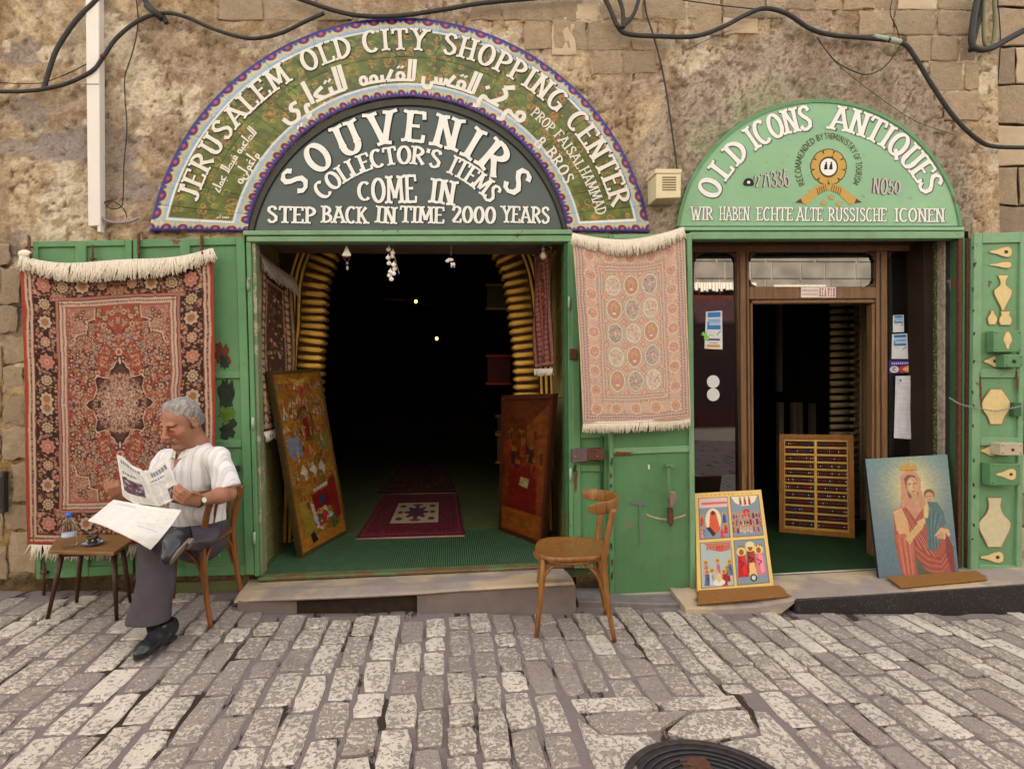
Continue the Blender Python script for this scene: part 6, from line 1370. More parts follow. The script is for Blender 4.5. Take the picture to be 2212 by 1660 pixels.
# doormats
for a_ in (1,): pass
COIR = NT('coir', .98, .05); _n = COIR.noise(160, 3, .7); COIR.col(COIR.mix(_n, P(110, 70, 34), P(186, 134, 78))); COIR.bump(_n, 1.0, .006); COIR = COIR.mat
def doormat(lab, pts, z):
    t = thing('doormat', (float(np.mean([p[0] for p in pts])), float(np.mean([p[1] for p in pts])), z), lab, 'doormat')
    mb = MB(); mb.prism([(p[0], p[1], p[2]+.003) for p in pts], (0, 0, .014)); mb.build('coir_pile', COIR, t, .003)
    mb = MB()
    for a, b in ((0, 1), (1, 2), (2, 3), (3, 0)):
        for k in range(40):
            p = np.array(pts[a])+(np.array(pts[b])-np.array(pts[a]))*rng.random(); mb.tube([(p[0], p[1], p[2]+.01), (p[0]+rng.normal(0, .012), p[1]+rng.normal(0, .012), p[2]+rng.uniform(0, .016))], .0015, 3)
    mb.build('stray_fibre', COIR, t, kind='stuff', fix=False)
zs_ = lambda y: .108
doormat('coir doormat under the four scene icon panel', [onstep(*q_) for q_ in ((1508, 1279), (1683, 1268), (1704, 1290), (1506, 1308))], .1)
doormat('coir doormat in front of the mother and child painting', [onstep(*q_) for q_ in ((1915, 1250), (2108, 1236), (2132, 1254), (1945, 1272))], .1)
# ------------------------------------------------------------------ shopfront of the right shop
SFW = wood('brown_joinery', P(110, 78, 50), P(160, 120, 82), .35, (60, 60, 4)); SFD = wood('dark_joinery', P(60, 38, 26), P(92, 60, 40), .4, (60, 60, 4))
sf = thing('wooden_shopfront', (2.6, .3, .11), 'brown varnished wooden shopfront with glass panes and an open doorway', 'shopfront')
YS = .26
def bar(name, pts, m=SFW, Y=YS, d=.07, bev=.006): mb = MB(); Q(mb, pts, Y, d); return mb.build(name, m, sf, bev)
bar('top_rail', [(1494, 526), (2018, 524), (2018, 540), (1494, 542)]); bar('head_board', [(1490, 515), (2050, 513), (2050, 527), (1490, 529)], SFD, YS-.03, .1)
bar('post', [(1591, 540), (1617, 540), (1625, 1200), (1604, 1205)]); bar('post', [(1893, 540), (1917, 540), (1918, 1200), (1894, 1200)])
bar('post', [(1995, 536), (2014, 536), (2014, 1200), (1997, 1200)]); bar('post', [(1486, 540), (1499, 540), (1499, 1200), (1486, 1200)], SFD)
bar('transom_rail', [(1617, 618), (1893, 618), (1893, 644), (1617, 646)])
bar('door_stop', [(1623, 647), (1890, 645), (1890, 653), (1623, 655)], SFW, YS+.01); bar('door_stop', [(1620, 654), (1626, 654), (1630, 1200), (1625, 1200)], SFW, YS+.01); bar('door_stop', [(1884, 654), (1890, 654), (1889, 1200), (1884, 1200)], SFW, YS+.01)
for x in (1596, 1611, 1901): bar('bead', [(x, 545), (x+2.5, 545), (x+7, 1195), (x+4.5, 1195)] if x < 1800 else [(x, 545), (x+2.5, 545), (x+3.5, 1195), (x+1, 1195)], SFD, YS-.006, .01, .001)
bar('kick_panel', [(1498, 1075), (1604, 1075), (1606, 1205), (1498, 1210)], SFD); bar('kick_panel', [(1918, 1020), (1997, 1020), (1997, 1200), (1918, 1200)], SFD)
bar('display_shelf', [(1500, 966), (1590, 966), (1590, 973), (1500, 974)], SFD, YS+.12, .25)
GLS = bpy.data.materials.new('shop_glass'); GLS.use_nodes = True; nt = GLS.node_tree; pb = nt.nodes['Principled BSDF']; pb.inputs['Base Color'].default_value = (.006, .005, .005, 1); pb.inputs['Roughness'].default_value = .02; pb.inputs['Specular IOR Level'].default_value = 1.0; pb.inputs['IOR'].default_value = 1.75
for pts, th_ in (([(1499, 541), (1591, 541), (1600, 1076), (1499, 1076)], 0), ([(1617, 540), (1893, 540), (1893, 619), (1617, 619)], 1), ([(1917, 540), (1996, 540), (1997, 1022), (1918, 1022)], 0)):
    mb = MB(); Q(mb, pts, YS+.035, .005); mb.build('pane', GLS, sf)
TR = plain('frosted_transom', P(196, 184, 168), .3, .5, 0, .1, 8)
# scalloped corner brackets
def bracket(x, y, sx, sy, s_=1.0):
    pts = [(0, 0), (34, 0), (32, 4), (26, 5), (24, 9), (17, 9), (14, 14), (9, 17), (9, 24), (5, 26), (4, 34), (0, 36)]
    mb = MB(); Q(mb, [(x+sx*a*s_, y+sy*b*s_) for a, b in pts], YS+.012, .015); mb.build('corner_bracket', SFD, sf, .001)
for x, y, sx, sy, k in ((1500, 545, 1, 1, .8), (1590, 545, -1, 1, .8), (1619, 543, 1, 1, .8), (1891, 543, -1, 1, .9), (1619, 618, 1, -1, .6), (1891, 618, -1, -1, .7), (1919, 543, 1, 1, .6)): bracket(x, y, sx, sy, k*.7)
PIC = attrmat('printed_paper', .5, .4, vary=.04, nsc=20, bump=0)
def printed(name, lab, cat, pts, canvas, Y, nx=60, ny=60, bulge=0.0):
    """thin printed sheet, corner order tl tr br bl on the survey sheet"""
    U, V = np.meshgrid(np.linspace(0, 1, nx), np.linspace(0, 1, ny)); q = [np.array(p, float) for p in pts]
    Pq = q[0]*((1-U)*(1-V))[..., None]+q[1]*(U*(1-V))[..., None]+q[2]*(U*V)[..., None]+q[3]*((1-U)*V)[..., None]
    Yv = Y-bulge*(fbm(U, V, 4, 3, 5)+np.sin(V*9)*.2)
    o = gridmesh(name, AA(Pq[..., 0], Pq[..., 1], Yv), alb(canvas.sample(U, V)), PIC, None, label=lab, cat=cat); m = o.modifiers.new('thickness', 'SOLIDIFY'); m.thickness = .0008; m.offset = -1; return o
def card(w, h, kind):
    c = Canvas(w, h, 3, (234, 234, 230)); BLU = (52, 130, 196)
    c.rect(w*.12, h*.03, w*.9, h*.16, BLU); c.rect(w*.12, h*.20, w*.9, h*.34, (168, 200, 226)); c.rect(w*.25, h*.24, w*.9, h*.27, BLU, .5); c.rect(w*.12, h*.28, w*.22, h*.48, BLU); c.rect(w*.12, h*.37, w*.9, h*.48, BLU)
    c.line([(w*.2, h*.55), (w*.45, h*.55)], 1, (120, 130, 150)); c.line([(w*.7, h*.62), (w*.9, h*.52)], 1.6, (60, 80, 110))
    if kind: c.rect(w*.2, h*.72, w*.85, h*.77, (60, 50, 120)); c.line([(w*.3, h*.83), (w*.7, h*.83)], 2, (100, 90, 150)); c.rect(w*.15, h*.88, w*.85, h*.95, (226, 160, 70)); c.line([(w*.2, h*.62), (w*.5, h*.64)], 1.2, (130, 140, 170))
    return c
YG = YS+.033
printed('card_sticker', 'tall blue and white payment card sticker on the left shop pane', 'sticker', [(1524, 672), (1559, 670), (1560, 754), (1521, 752)], card(38, 84, 1), YG)
printed('card_sticker', 'upper small blue and white payment card sticker on the right shop pane', 'sticker', [(1928, 680), (1951, 679), (1952, 716), (1928, 717)], card(25, 38, 0), YG, 30, 40)
printed('card_sticker', 'larger blue and white payment card sticker below the small one on the right pane', 'sticker', [(1926, 721), (1959, 719), (1961, 774), (1925, 774)], card(35, 54, 0), YG, 36, 50)
mb = MB(); g_ = [(1518, 715), (1522, 719), (1528, 715), (1526, 722), (1532, 726), (1530, 730), (1532, 737), (1525, 734), (1520, 731), (1521, 725), (1514, 722)]; Q(mb, g_, YG-.0022, .001); mb.build('green_sticker', plain('lime_sticker', P(150, 210, 90), .5), label='small lime green leaf sticker on the edge of the card sticker', cat='sticker')
for y, lb in ((823, 'upper of two round white stickers on the left shop pane'), (851, 'lower of two round white stickers on the left shop pane')):
    mb = MB(); Q(mb, disc((1540, y), 13.6, 14, 24), YG-.001, .001); mb.build('round_sticker', plain('white_sticker', P(232, 230, 222), .5, .3, 0, .04, 30), label=lb, cat='sticker')
c = Canvas(75, 32, 3, (70, 50, 130)); 
for k in range(14): c.rect(6+k*4.6, 5, 9+k*4.6, 10, (230, 226, 240), .85)
c.ell(12, 22, 10, 8, (226, 226, 226)); c.line([(15, 18), (10, 18), (9, 23), (14, 26)], 2, (90, 60, 60)); c.ell(30, 22, 8.5, 8, (214, 60, 50)); c.ell(41, 22, 8.5, 8, (236, 180, 60)); c.rect(30, 20, 42, 24, (240, 220, 200), .8); c.rect(52, 14, 73, 30, (216, 214, 216)); c.ell(62, 22, 6, 6, (150, 150, 160))
printed('card_strip_sticker', 'purple strip sticker of three payment card logos on the right shop pane', 'sticker', [(1919, 777), (1993, 775), (1994, 804), (1919, 806)], c, YG, 90, 40)
c = Canvas(46, 140, 2, (226, 224, 226)); c.speck(.06, .08, 2)
for k in range(24): c.line([(8, 16+k*4.6), (8+random.uniform(20, 32), 16+k*4.6)], .7, (176, 174, 182), .55)
c.ell(11, 10, 2.4, 2.4, (60, 60, 60)); c.ell(34, 8, 1.5, 1.5, (110, 110, 110))
printed('paper_notice', 'long white wrinkled paper taped below the card stickers', 'notice', [(1934, 811), (1977, 810), (1975, 948), (1930, 945)], c, YG-.004, 30, 80, .012)
c = Canvas(78, 26, 5, (232, 226, 218)); 
SM = [(3, 'small_red_line')]
for k in range(9): c.rect(3+k*4.0, 6, 5.6+k*4.0, 11, (206, 130, 120), .8); c.rect(3+k*4.0, 15, 5.6+k*4.0, 20, (206, 130, 120), .8)
hv = printed('doorway_notice', 'small white notice with red heaven lettering over the right shop doorway', 'notice', [(1729, 619), (1805, 619), (1805, 642), (1729, 642)], c, YS-.006, 60, 24)
L = Lettering(YS-.0085, [plain('red_print', P(206, 60, 60), .6)], hv); L.word('HEAVEN', linepath(1771, 630.5, 1801, 630.5), 16, w=.2, squeeze=.5)
bpy.data.objects.remove(bpy.data.objects[hv.name]) if False else None
# tiled strip and plaster edge on the right jamb
jt = thing('mosaic_jamb_strip', (3.5, .1, .1), 'narrow green and gold mosaic strip on the right jamb of the icon shop', 'tiling')
JM = NT('green_gold_mosaic', .4, .5); _v = JM.vor(60, 'F1'); _n = JM.noise(30, 3); JM.col(JM.mix(JM.ramp(_v, [(.32, B0), (.42, B1)]), P(150, 132, 70), JM.mix(_n, P(34, 60, 40), P(70, 96, 50)))); JM = JM.mat
y = 520
while y < 1225:
    mb = MB(); Q(mb, [(2019, y+.6), (2038, y+.6), (2038, y+26), (2019, y+26)], .12, .02); mb.build('tile', JM, jt, .001); y += 26.6
mb = MB(); Q(mb, [(2039, 516), (2048, 516), (2046, 1228), (2038, 1228)], .06, .2); mb.build('plaster_edge', plain('flaking_white_edge', P(176, 160, 140), .9, .1, 0, .6, 30, .4), jt, .004)
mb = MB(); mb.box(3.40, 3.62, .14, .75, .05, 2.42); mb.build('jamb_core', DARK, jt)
# things dimly seen in the right shop
rib = thing('ribbed_pilaster', A(1800, 900, 1.5), 'grey ribbed plaster column inside the right shop doorway', 'column')
GP = plain('grey_plaster', P(140, 120, 92, 1.6), .7, .2, 0, .15, 12)
y = 640
while y < 1130:
    mb = MB(); mb.tube([A(1793, y, 1.2), A(1832, y-1, 1.2)], .023, 8); mb.tube([A(1833, y-1, 1.2), A(1858, y-1, 1.3)], .018, 6); mb.build('rib', GP, rib); y += 15.6
for x0, x1 in ((1858, 1864), (1866, 1878)): mb = MB(); Q(mb, R4(x0, 640, x1, 1150), 1.25, .1); mb.build('moulding', GP, rib, .005)
for x0, x1, y0, y1, lb in ((1681, 1690, 655, 845, 'upper'), (1682, 1693, 868, 940, 'left'), (1712, 1722, 868, 940, 'pair left'), (1726, 1734, 868, 940, 'pair right'), (1752, 1762, 870, 925, 'short')):
    t = thing('cabinet_post', A(x0, y1, 2.2), 'dim grey cabinet post inside the dark right shop, %s' % lb, 'cabinet')
    mb = MB(); Q(mb, [(x0, y0), (x1, y0), (x1, y1+120), (x0, y1+120)] if y0 > 700 else R4(x0, y0, x1, y1), 2.2, .06); mb.build('upright', plain('grey_metal', P(120, 112, 104, 1.5), .5), t, .003)
# frames glimpsed on the right wall of the main shop
for x0, y0, x1, y1, c_, lb in ((1048, 612, 1098, 668, (130, 110, 60), 'small gilt picture grid hanging right inside the dark main shop'), (1049, 765, 1106, 830, (120, 30, 20), 'dark red patterned cloth inside the dark main shop'), (1070, 895, 1102, 935, (90, 60, 34), 'small brown framed picture behind the dark icon painting'), (1070, 935, 1092, 1000, (140, 96, 40), 'small ochre panel behind the dark icon painting')):
    t = thing('wall_picture', A(x0, y1, 1.6), lb, 'picture'); mb = MB()
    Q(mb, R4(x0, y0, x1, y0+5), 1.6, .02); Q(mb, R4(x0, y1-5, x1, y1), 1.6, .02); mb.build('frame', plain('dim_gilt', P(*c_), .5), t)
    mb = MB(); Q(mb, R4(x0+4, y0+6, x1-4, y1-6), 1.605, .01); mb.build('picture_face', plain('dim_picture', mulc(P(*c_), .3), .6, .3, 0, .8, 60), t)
# ------------------------------------------------------------------ display case of rings
cs = thing('ring_display_case', (float(A(1760, 1155, .5)[0]), .5, .112), 'gold wooden display case with twelve rows of small rings inside the right doorway', 'display case')
cbl = np.array([*onz(1682, 1147, .113), .113]); cbr = np.array([*onz(1845, 1160, .113), .113]); 
ctl = A(1682, 936, cbl[1]+.09); ctr = A(1842, 938, cbr[1]+.09)
GOLDW = wood('gold_wood', P(150, 94, 36, 1.2), P(196, 132, 56, 1.2), .3, (40, 40, 4)); GOLDP = plain('gold_lining', P(226, 184, 96, 1.25), .35, .5, .3, .1, 30)
q = [ctl, ctr, cbr, cbl]; q = [np.array(p, float) for p in q]; nn = np.cross(q[2]-q[3], q[0]-q[3]); nn /= np.linalg.norm(nn); nn = nn if nn[1] < 0 else -nn; ray = q[1]-CAM; q[1] = CAM+ray*(np.dot(q[3]-CAM, nn)/np.dot(ray, nn))
bl2 = lambda u, v: q[0]*(1-u)*(1-v)+q[1]*u*(1-v)+q[2]*u*v+q[3]*(1-u)*v
def cpiece(name, u0, v0, u1, v1, d0, d1, m, bev=.002):
    mb = MB(); mb.prism([tuple(bl2(u, v)+nn*d1) for u, v in ((u0, v0), (u1, v0), (u1, v1), (u0, v1))], tuple(nn*(d0-d1))); return mb.build(name, m, cs, bev)
cpiece('back_board', 0, 0, 1, 1, -.03, 0, GOLDW); cpiece('lining', .07, .05, .93, .96, 0, .003, GOLDP, 0)
for a in ((0, 0, 1, .05), (0, .955, 1, 1), (0, .05, .075, .955), (.925, .05, 1, .955)): cpiece('frame_strip', *a, 0, .03, GOLDW)
cpiece('divider', .485, .05, .515, .955, .003, .016, GOLDP)
for k in range(12):
    v = .070+k*.0735; cpiece('slot_edge', .08, v+.053, .92, v+.064, .003, .016, GOLDP, .001)
    for s0, s1 in ((.085, .48), (.52, .915)):
        cpiece('slot', s0, v, s1, v+.053, .003, .0045, plain('slot_velvet', (.04, .018, .012, 1), .9), 0)
        n_ = 13
        mb = MB()
        for j in range(n_):
            u = s0+(j+.5)*(s1-s0)/n_; p = bl2(u, v+.030)+nn*.009; mb.mi = random.choice((0, 0, 0, 1, 1, 2, 3)); mb.ball(p, .0095, 5, (.75, .8, 1.3))
        mb.build('ring_row', [plain('ring_red', P(170, 60, 44), .2, .8), plain('ring_dark', P(84, 50, 40), .3, .8), plain('ring_silver', P(220, 216, 206), .2, .8, .8), plain('ring_blue', P(60, 90, 150), .2, .8)] if k == 0 and s0 < .1 else RINGM, cs, kind='stuff') if k or s0 > .1 else None
        if k == 0 and s0 < .1:
            RINGM = [plain('ring_red', P(170, 60, 44), .2, .8), plain('ring_dark', P(84, 50, 40), .3, .8), plain('ring_silver', P(220, 216, 206), .2, .8, .8), plain('ring_blue', P(60, 90, 150), .2, .8)]
            mb.build('ring_row', RINGM, cs, kind='stuff')
# ------------------------------------------------------------------ bentwood chairs
CW = wood('worn_bentwood', P(118, 76, 36), P(182, 124, 64), .32, (50, 50, 5), .5); CWD = wood('dark_bentwood', P(112, 66, 30), P(168, 106, 52), .3, (50, 50, 5), .5)
def chair(label, cx, cy, rot, spindles, wd, hb=.735, wrap=1.45):
    z0 = gz(cx); t = thing('bentwood_chair', (cx, cy, z0), label, 'chair', 'bentwood chairs outside the shops')
    ca, sa_ = cos(rot), sin(rot)
    def w(x, y, z): # local: forward is -x
        return (cx+x*ca-y*sa_, cy+x*sa_+y*ca, z0+z+(-.0525*(x*ca-y*sa_))*(1-min(1, z/.3)))
    S_ = .435
    # seat: rounded trapezoid, dished
    ring = []
    for i in range(28):
        a = 2*pi*i/28; q = (abs(cos(a))**2.8+abs(sin(a))**2.8)**(-1/2.8); x, y = .205*q*cos(a), .205*q*sin(a); y *= 1.0-.10*(x/.2); ring.append((x+.006, y))
    mb = MB(); vs = []; lv = [(.93, -.024), (1, -.018), (1.005, -.004), (.985, .004), (.93, .004), (.80, -.004), (.5, -.007)]
    for k, z in lv: vs += [w(x*k, y*k, S_+z) for x, y in ring]
    vs.append(w(0, 0, S_-.008)); n = 28; fs = [(i*n+j, i*n+(j+1) % n, (i+1)*n+(j+1) % n, (i+1)*n+j) for i in range(len(lv)-1) for j in range(n)]+[((len(lv)-1)*n+j, (len(lv)-1)*n+(j+1) % n, len(lv)*n) for j in range(n)]+[tuple(range(n-1, -1, -1))]
    mb.add(vs, fs, True); mb.build('seat', wd, t)
    mb = MB(); mb.tube([w(.19*cos(a)-.01, .185*sin(a), S_-.034) for a in np.linspace(0, 2*pi, 29)], .013, 6, False); mb.build('seat_ring', wd, t)
    for sy in (-1, 1):
        mb = MB(); mb.tube([w(-.155, sy*.15, S_-.02), w(-.165, sy*.158, .30), w(-.185, sy*.175, .12), w(-.20, sy*.19, 0)], [.018, .0175, .015, .0125], 10); mb.build('leg', wd, t)
        mb = MB(); mb.tube([w(x, y, z) for x, y, z in smoothpts([(.215, sy*.19, .0), (.185, sy*.178, .18), (.170, sy*.172, .36), (.172, sy*.172, .46), (.195, sy*.175, .58), (.222, sy*.178, hb-.045)], 4)], [.0125+.005*min(1, k/8) for k in range(21)], 10); mb.build('leg', wd, t)
        # arched braces
        mb = MB(); mb.tube([w(x, y, z) for x, y, z in smoothpts([(-.172, sy*.162, .24), (-.15, sy*.160, .33), (-.07, sy*.155, .398), (.04, sy*.155, .400), (.13, sy*.162, .33), (.170, sy*.168, .22)], 4)], .0095, 6); mb.build('brace', wd, t)
    mb = MB(); mb.tube([w(x, y, z) for x, y, z in smoothpts([(-.172, -.162, .24), (-.16, -.14, .33), (-.155, -.06, .396), (-.155, .06, .396), (-.16, .14, .33), (-.172, .162, .24)], 4)], .0095, 6); mb.build('brace', wd, t)
    mb = MB(); mb.tube([w(x, y, z) for x, y, z in smoothpts([(.176, -.168, .24), (.17, -.14, .33), (.168, -.06, .396), (.168, .06, .396), (.17, .14, .33), (.176, .168, .24)], 4)], .0095, 6); mb.build('brace', wd, t)
    # bent crest rail: a board wrapped round the back, its ends reaching forward past the posts
    mb = MB(); vs = []; n = 26
    for i in range(n+1):
        a = -wrap+2*wrap*i/n; r = .19; x = .062+r*cos(a)*1.0; y = r*sin(a)*1.0; nx, ny = cos(a), sin(a); e = min(1, min(i, n-i)/2.5); hh_ = .034*(.55+.45*e)
        tl = .03*(x-.1)
        for dz, dr in ((-hh_, 0), (-hh_, .014), (hh_, .020), (hh_, .006)): vs.append(w(x+nx*dr+tl*.0, y+ny*dr, hb-.042+dz+.0*x))
    fs = [(i*4+j, i*4+(j+1) % 4, (i+1)*4+(j+1) % 4, (i+1)*4+j) for i in range(n) for j in range(4)]+[(3, 2, 1, 0), tuple(n*4+j for j in range(4))]
    mb.add(vs, fs, True); o = mb.build('crest_rail', wd, t, .005, 2)
    if spindles:
        for y in (-.085, -.03, .03, .085): mb = MB(); mb.tube([w(.165, y, S_-.01), w(.20, y*1.02, .60), w(.222, y*1.05, hb-.06)], [.0085]*3, 6, True, .6); mb.build('slat', wd, t)
    return t
chair('empty light brown bentwood chair standing in front of the wide green leaf', .662, -.520, radians(-8), False, CW)
chair('darker bentwood chair with back slats under the reading man', -1.468, -.325, radians(-6), True, CWD, .715, 1.8)
# ------------------------------------------------------------------ coffee table
tb = thing('coffee_table', (-1.98, -.30, gz(-1.98)), 'low wooden table with splayed dark legs holding a bottle and cup', 'table')
zt = .215+.345
# top outline seen on the sheet at table height
zt = 0.0
pA = A(110, 1190, -.44); zt = float(pA[2])
top = [(102, 1183), (128, 1172), (270, 1158), (287, 1170), (250, 1192), (110, 1193)]
def onzz(x, y, z): p = onz(x, y, z); return (p[0], p[1], z)
tp = [onzz(*p, zt) for p in ((104, 1187), (246, 1191), (288, 1163), (262, 1148), (150, 1147), (122, 1160))]
TW = wood('table_top_wood', P(120, 84, 46), P(166, 124, 76), .4, (6, 40, 40), .4, wear=P(86, 58, 34))
mb = MB(); mb.prism(tp, (0, 0, -.020)); mb.build('table_top', TW, tb, .004, 2)
TL = wood('table_leg_wood', P(60, 34, 22), P(92, 56, 36), .4, (40, 40, 5))
for x, y, fx, fy in ((-2.145, -.425, .05, .05), (-1.797, -.428, -.035, .05), (-2.143, -.178, .05, -.03), (-1.851, -.179, -.03, -.03)):
    mb = MB(); mb.tube([(x+fx, y+fy, zt-.018), (x, y, gz(x)-.004)], [.015, .009], 10); mb.build('leg', TL, tb)
for a, b in (((-2.10, -.38), (-1.83, -.38)), ((-2.10, -.21), (-1.88, -.21))): mb = MB(); mb.box(a[0], b[0], a[1]-.008, a[1]+.008, zt-.045, zt-.02); mb.build('apron', TL, tb, .002)
# bottle
PET = bpy.data.materials.new('clear_bottle'); PET.use_nodes = True; b_ = PET.node_tree.nodes['Principled BSDF']; b_.inputs['Base Color'].default_value = (.92, .96, .97, 1); b_.inputs['Roughness'].default_value = .08; b_.inputs['Transmission Weight'].default_value = 1.0; b_.inputs['IOR'].default_value = 1.16
bp = onz(150, 1180, zt+.001); bt = thing('water_bottle', (bp[0], bp[1], zt), 'clear plastic water bottle with blue cap on the low table', 'bottle')
mb = MB(); mb.lathe([(.026, .0), (.033, .004), (.034, .02), (.032, .03), (.034, .04), (.032, .05), (.034, .06), (.032, .07), (.034, .08), (.034, .105), (.031, .125), (.020, .145), (.012, .155), (.012, .168)], (bp[0], bp[1], zt+.001), 20); mb.build('body', PET, bt)
mb = MB(); mb.lathe([(.016, 0), (.0165, .012), (.015, .022), (.004, .024)], (bp[0], bp[1], zt+.164), 16); mb.build('cap', plain('blue_cap', P(62, 118, 206), .4, .4, 0, .05), bt)
mb = MB(); mb.lathe([(.0345, .058), (.0348, .062), (.0348, .078), (.0345, .080)], (bp[0], bp[1], zt+.001), 20); mb.build('label', plain('pale_bottle_label', P(196, 206, 220), .5, .3, 0, .2, 60), bt)
sp = onz(200, 1175, zt+.001); su = thing('saucer', (sp[0], sp[1], zt), 'small blue rimmed saucer on the low table', 'saucer')
mb = MB(); mb.lathe([(.022, 0), (.03, .002), (.052, .012), (.054, .014), (.050, .0135), (.028, .006), (.002, .005)], (sp[0], sp[1], zt+.001), 24); mb.build('plate', plain('white_china', P(214, 216, 222), .15, .6, 0, .04), su)
mb = MB(); mb.tube([(sp[0]+.053*cos(a), sp[1]+.053*sin(a), zt+.0155) for a in np.linspace(0, 2*pi, 25)], .0022, 5, False); mb.build('rim', plain('blue_rim', P(60, 84, 150), .2, .6), su)
cu = thing('coffee_cup', (sp[0], sp[1], zt+.008), 'small dark patterned coffee cup standing on the saucer', 'cup')
mb = MB(); mb.lathe([(.018, 0), (.024, .004), (.027, .03), (.0285, .042), (.026, .042), (.024, .030), (.003, .028)], (sp[0], sp[1], zt+.008), 20); mb.build('bowl', plain('dark_cup', P(60, 58, 54), .2, .6, 0, .5, 40), cu)
for k in range(6): a = k*1.05; mb = MB(); mb.ball((sp[0]+.026*cos(a), sp[1]+.026*sin(a), zt+.03), .006, 6, (1, 1, 1)); mb.build('gold_spot', plain('gold_spot', P(206, 170, 70), .3, .5), cu)
mb = MB(); mb.tube([(sp[0]+.026+.016*sin(a), sp[1]-.004, zt+.03+.012*cos(a)) for a in np.linspace(0, pi, 9)], .003, 5); mb.build('handle', plain('dark_cup', P(60, 58, 54), .2, .6), cu)
# ------------------------------------------------------------------ ornaments in the doorway
def orn(lab, x, y0, Y, items, cat='ornament', name='hanging_ornament', string=(190, 180, 160)):
    t = thing(name, A(x, y0, Y), lab, cat); mb = MB(); last = items[-1]; mb.tube([A(x, y0, Y), A(items[0][0], items[0][1], Y)], .0016, 4); mb.build('string', plain('string', P(*string), .8), t)
    return t
t = orn('white triangular bead pendant hanging from the entrance lintel, leftmost ornament', 748, 520, .05, [(748, 530)])
W1 = plain('white_bead', P(236, 226, 214, 1.2), .5, .4, 0, .06)
mb = MB(); mb.add([A(748, 528, .05), A(738, 552, .02), A(759, 551, .02), A(749, 556, .09)], [(0, 1, 2), (0, 2, 3), (0, 3, 1), (1, 3, 2)]); mb.build('pyramid', W1, t, .002)
mb = MB(); 
for x1 in (740, 757): mb = MB(); mb.tube([A(x1, 553, .05), A(749, 566, .05)], .002, 5); mb.build('red_thread', plain('red_thread', P(176, 60, 80), .8), t)
mb = MB(); mb.ball(A(750, 568, .05), .010, 10); mb.build('blue_bead', plain('blue_bead', P(96, 140, 180), .2, .6), t)
mb = MB(); mb.ball(A(750, 578, .05), .010, 10, (.8, .8, 1.5)); mb.build('tan_bead', plain('tan_bead', P(200, 170, 110), .4, .4), t)
t = orn('string of white garlic bulbs hanging from the entrance lintel', 840, 520, .05, [(840, 532)], 'garlic string', 'garlic_string')
for i, (x, y) in enumerate(((839, 538), (848, 545), (838, 556), (847, 553), (840, 568), (850, 571), (852, 580), (843, 586), (850, 590), (841, 594), (845, 602))):
    mb = MB(); mb.ball(A(x, y, .05-.01*(i % 3)), .0155, 10, (1, 1, .92)); q_ = A(x, y, .05-.01*(i % 3)); mb.tube([(q_[0], q_[1], q_[2]+.012), (q_[0]+.004, q_[1], q_[2]+.026)], [.005, .0015], 5); mb.build('bulb', W1, t)
mb = MB(); mb.tube([A(846, 532, .06), A(856, 570, .06), A(862, 592, .06)], .004, 5); mb.build('stalk', plain('dry_stalk', P(150, 130, 90), .9), t)
mb = MB(); mb.ball(A(861, 588, .05), .007, 8); mb.build('blue_bead', plain('blue_bead', P(60, 120, 190), .2, .6), t)
t = orn('small pale shell cluster hanging right of the garlic string', 974, 520, .05, [(974, 552)])
for x, y, sx in ((972, 560, 1.6), (966, 563, 1.0), (979, 570, .9)): mb = MB(); mb.ball(A(x, y, .05), .014, 10, (sx, .8, .8)); mb.build('shell', W1, t)
for x in (974, 980): mb = MB(); mb.tube([A(x, 566, .045), A(x+1, 577, .045)], .004, 6); mb.build('tooth', W1, t)
t = orn('unlit light bulb hanging at the right corner of the entrance lintel', 1173, 522, .05, [(1173, 532)], 'light bulb', 'light_bulb')
mb = MB(); q_ = A(1173, 552, .05); mb.lathe([(.002, -.026), (.014, -.022), (.022, -.008), (.021, .006), (.012, .022), (.009, .03)], tuple(q_), 14); mb.build('glass', plain('dusty_glass', P(206, 186, 144), .3, .5), t)
mb = MB(); mb.lathe([(.010, .03), (.011, .05), (.006, .055)], tuple(q_), 10); mb.build('cap', STEEL, t)
mb = MB(); mb.tube([A(1170, 534, .05), A(1180, 526, .05), A(1192, 536, .05)], .0025, 5); mb.build('flex', plain('pale_flex', P(190, 180, 160), .8), t)
# ------------------------------------------------------------------ cables, pipes, duct, box
def cable(lab, pts, r, Y=-.045, m=CABLE, k=8, name='cable', cat='cable'):
    P_ = [A(p[0], p[1], (p[2] if len(p) > 2 else Y)) for p in pts]; P_ = smoothpts(P_, k); mb = MB(); mb.tube(P_, r, 8); return mb.build(name, m, label=lab, cat=cat)
cable('thick black cable climbing from the lower left to the top beside the white duct', [(96, 190), (102, 165), (120, 112), (145, 70), (172, 35), (200, 8), (225, -20)], .0135, -.055)
cable('thick black cable sagging from the left edge up over the arch sign', [(-600, 150), (-300, 190), (0, 197), (60, 196), (100, 191), (150, 178), (200, 152), (222, 124), (252, 82), (300, 44), (350, 28), (400, 36), (460, 62), (520, 80), (560, 82), (610, 70), (660, 46), (700, 28)], .0115, -.06)
cable('thin wire running from the left edge to the cable knot', [(-500, 140), (-60, 174), (0, 178), (60, 180), (100, 176), (160, 152), (215, 122)], .003, -.04)
cable('thin vertical wire hanging beside the white duct', [(292, -20), (298, 40), (294, 80), (284, 120), (270, 165), (270, 210), (274, 280), (268, 350), (266, 420), (262, 445), (240, 450), (226, 436), (246, 434), (268, 452), (274, 470)], .0035, -.035)
cable('black cable running along the top over the arch sign', [(620, -12), (660, 2), (720, 22), (780, 34), (860, 34), (960, 20), (1030, 8), (1130, -2), (1300, -16)], .014, -.06)
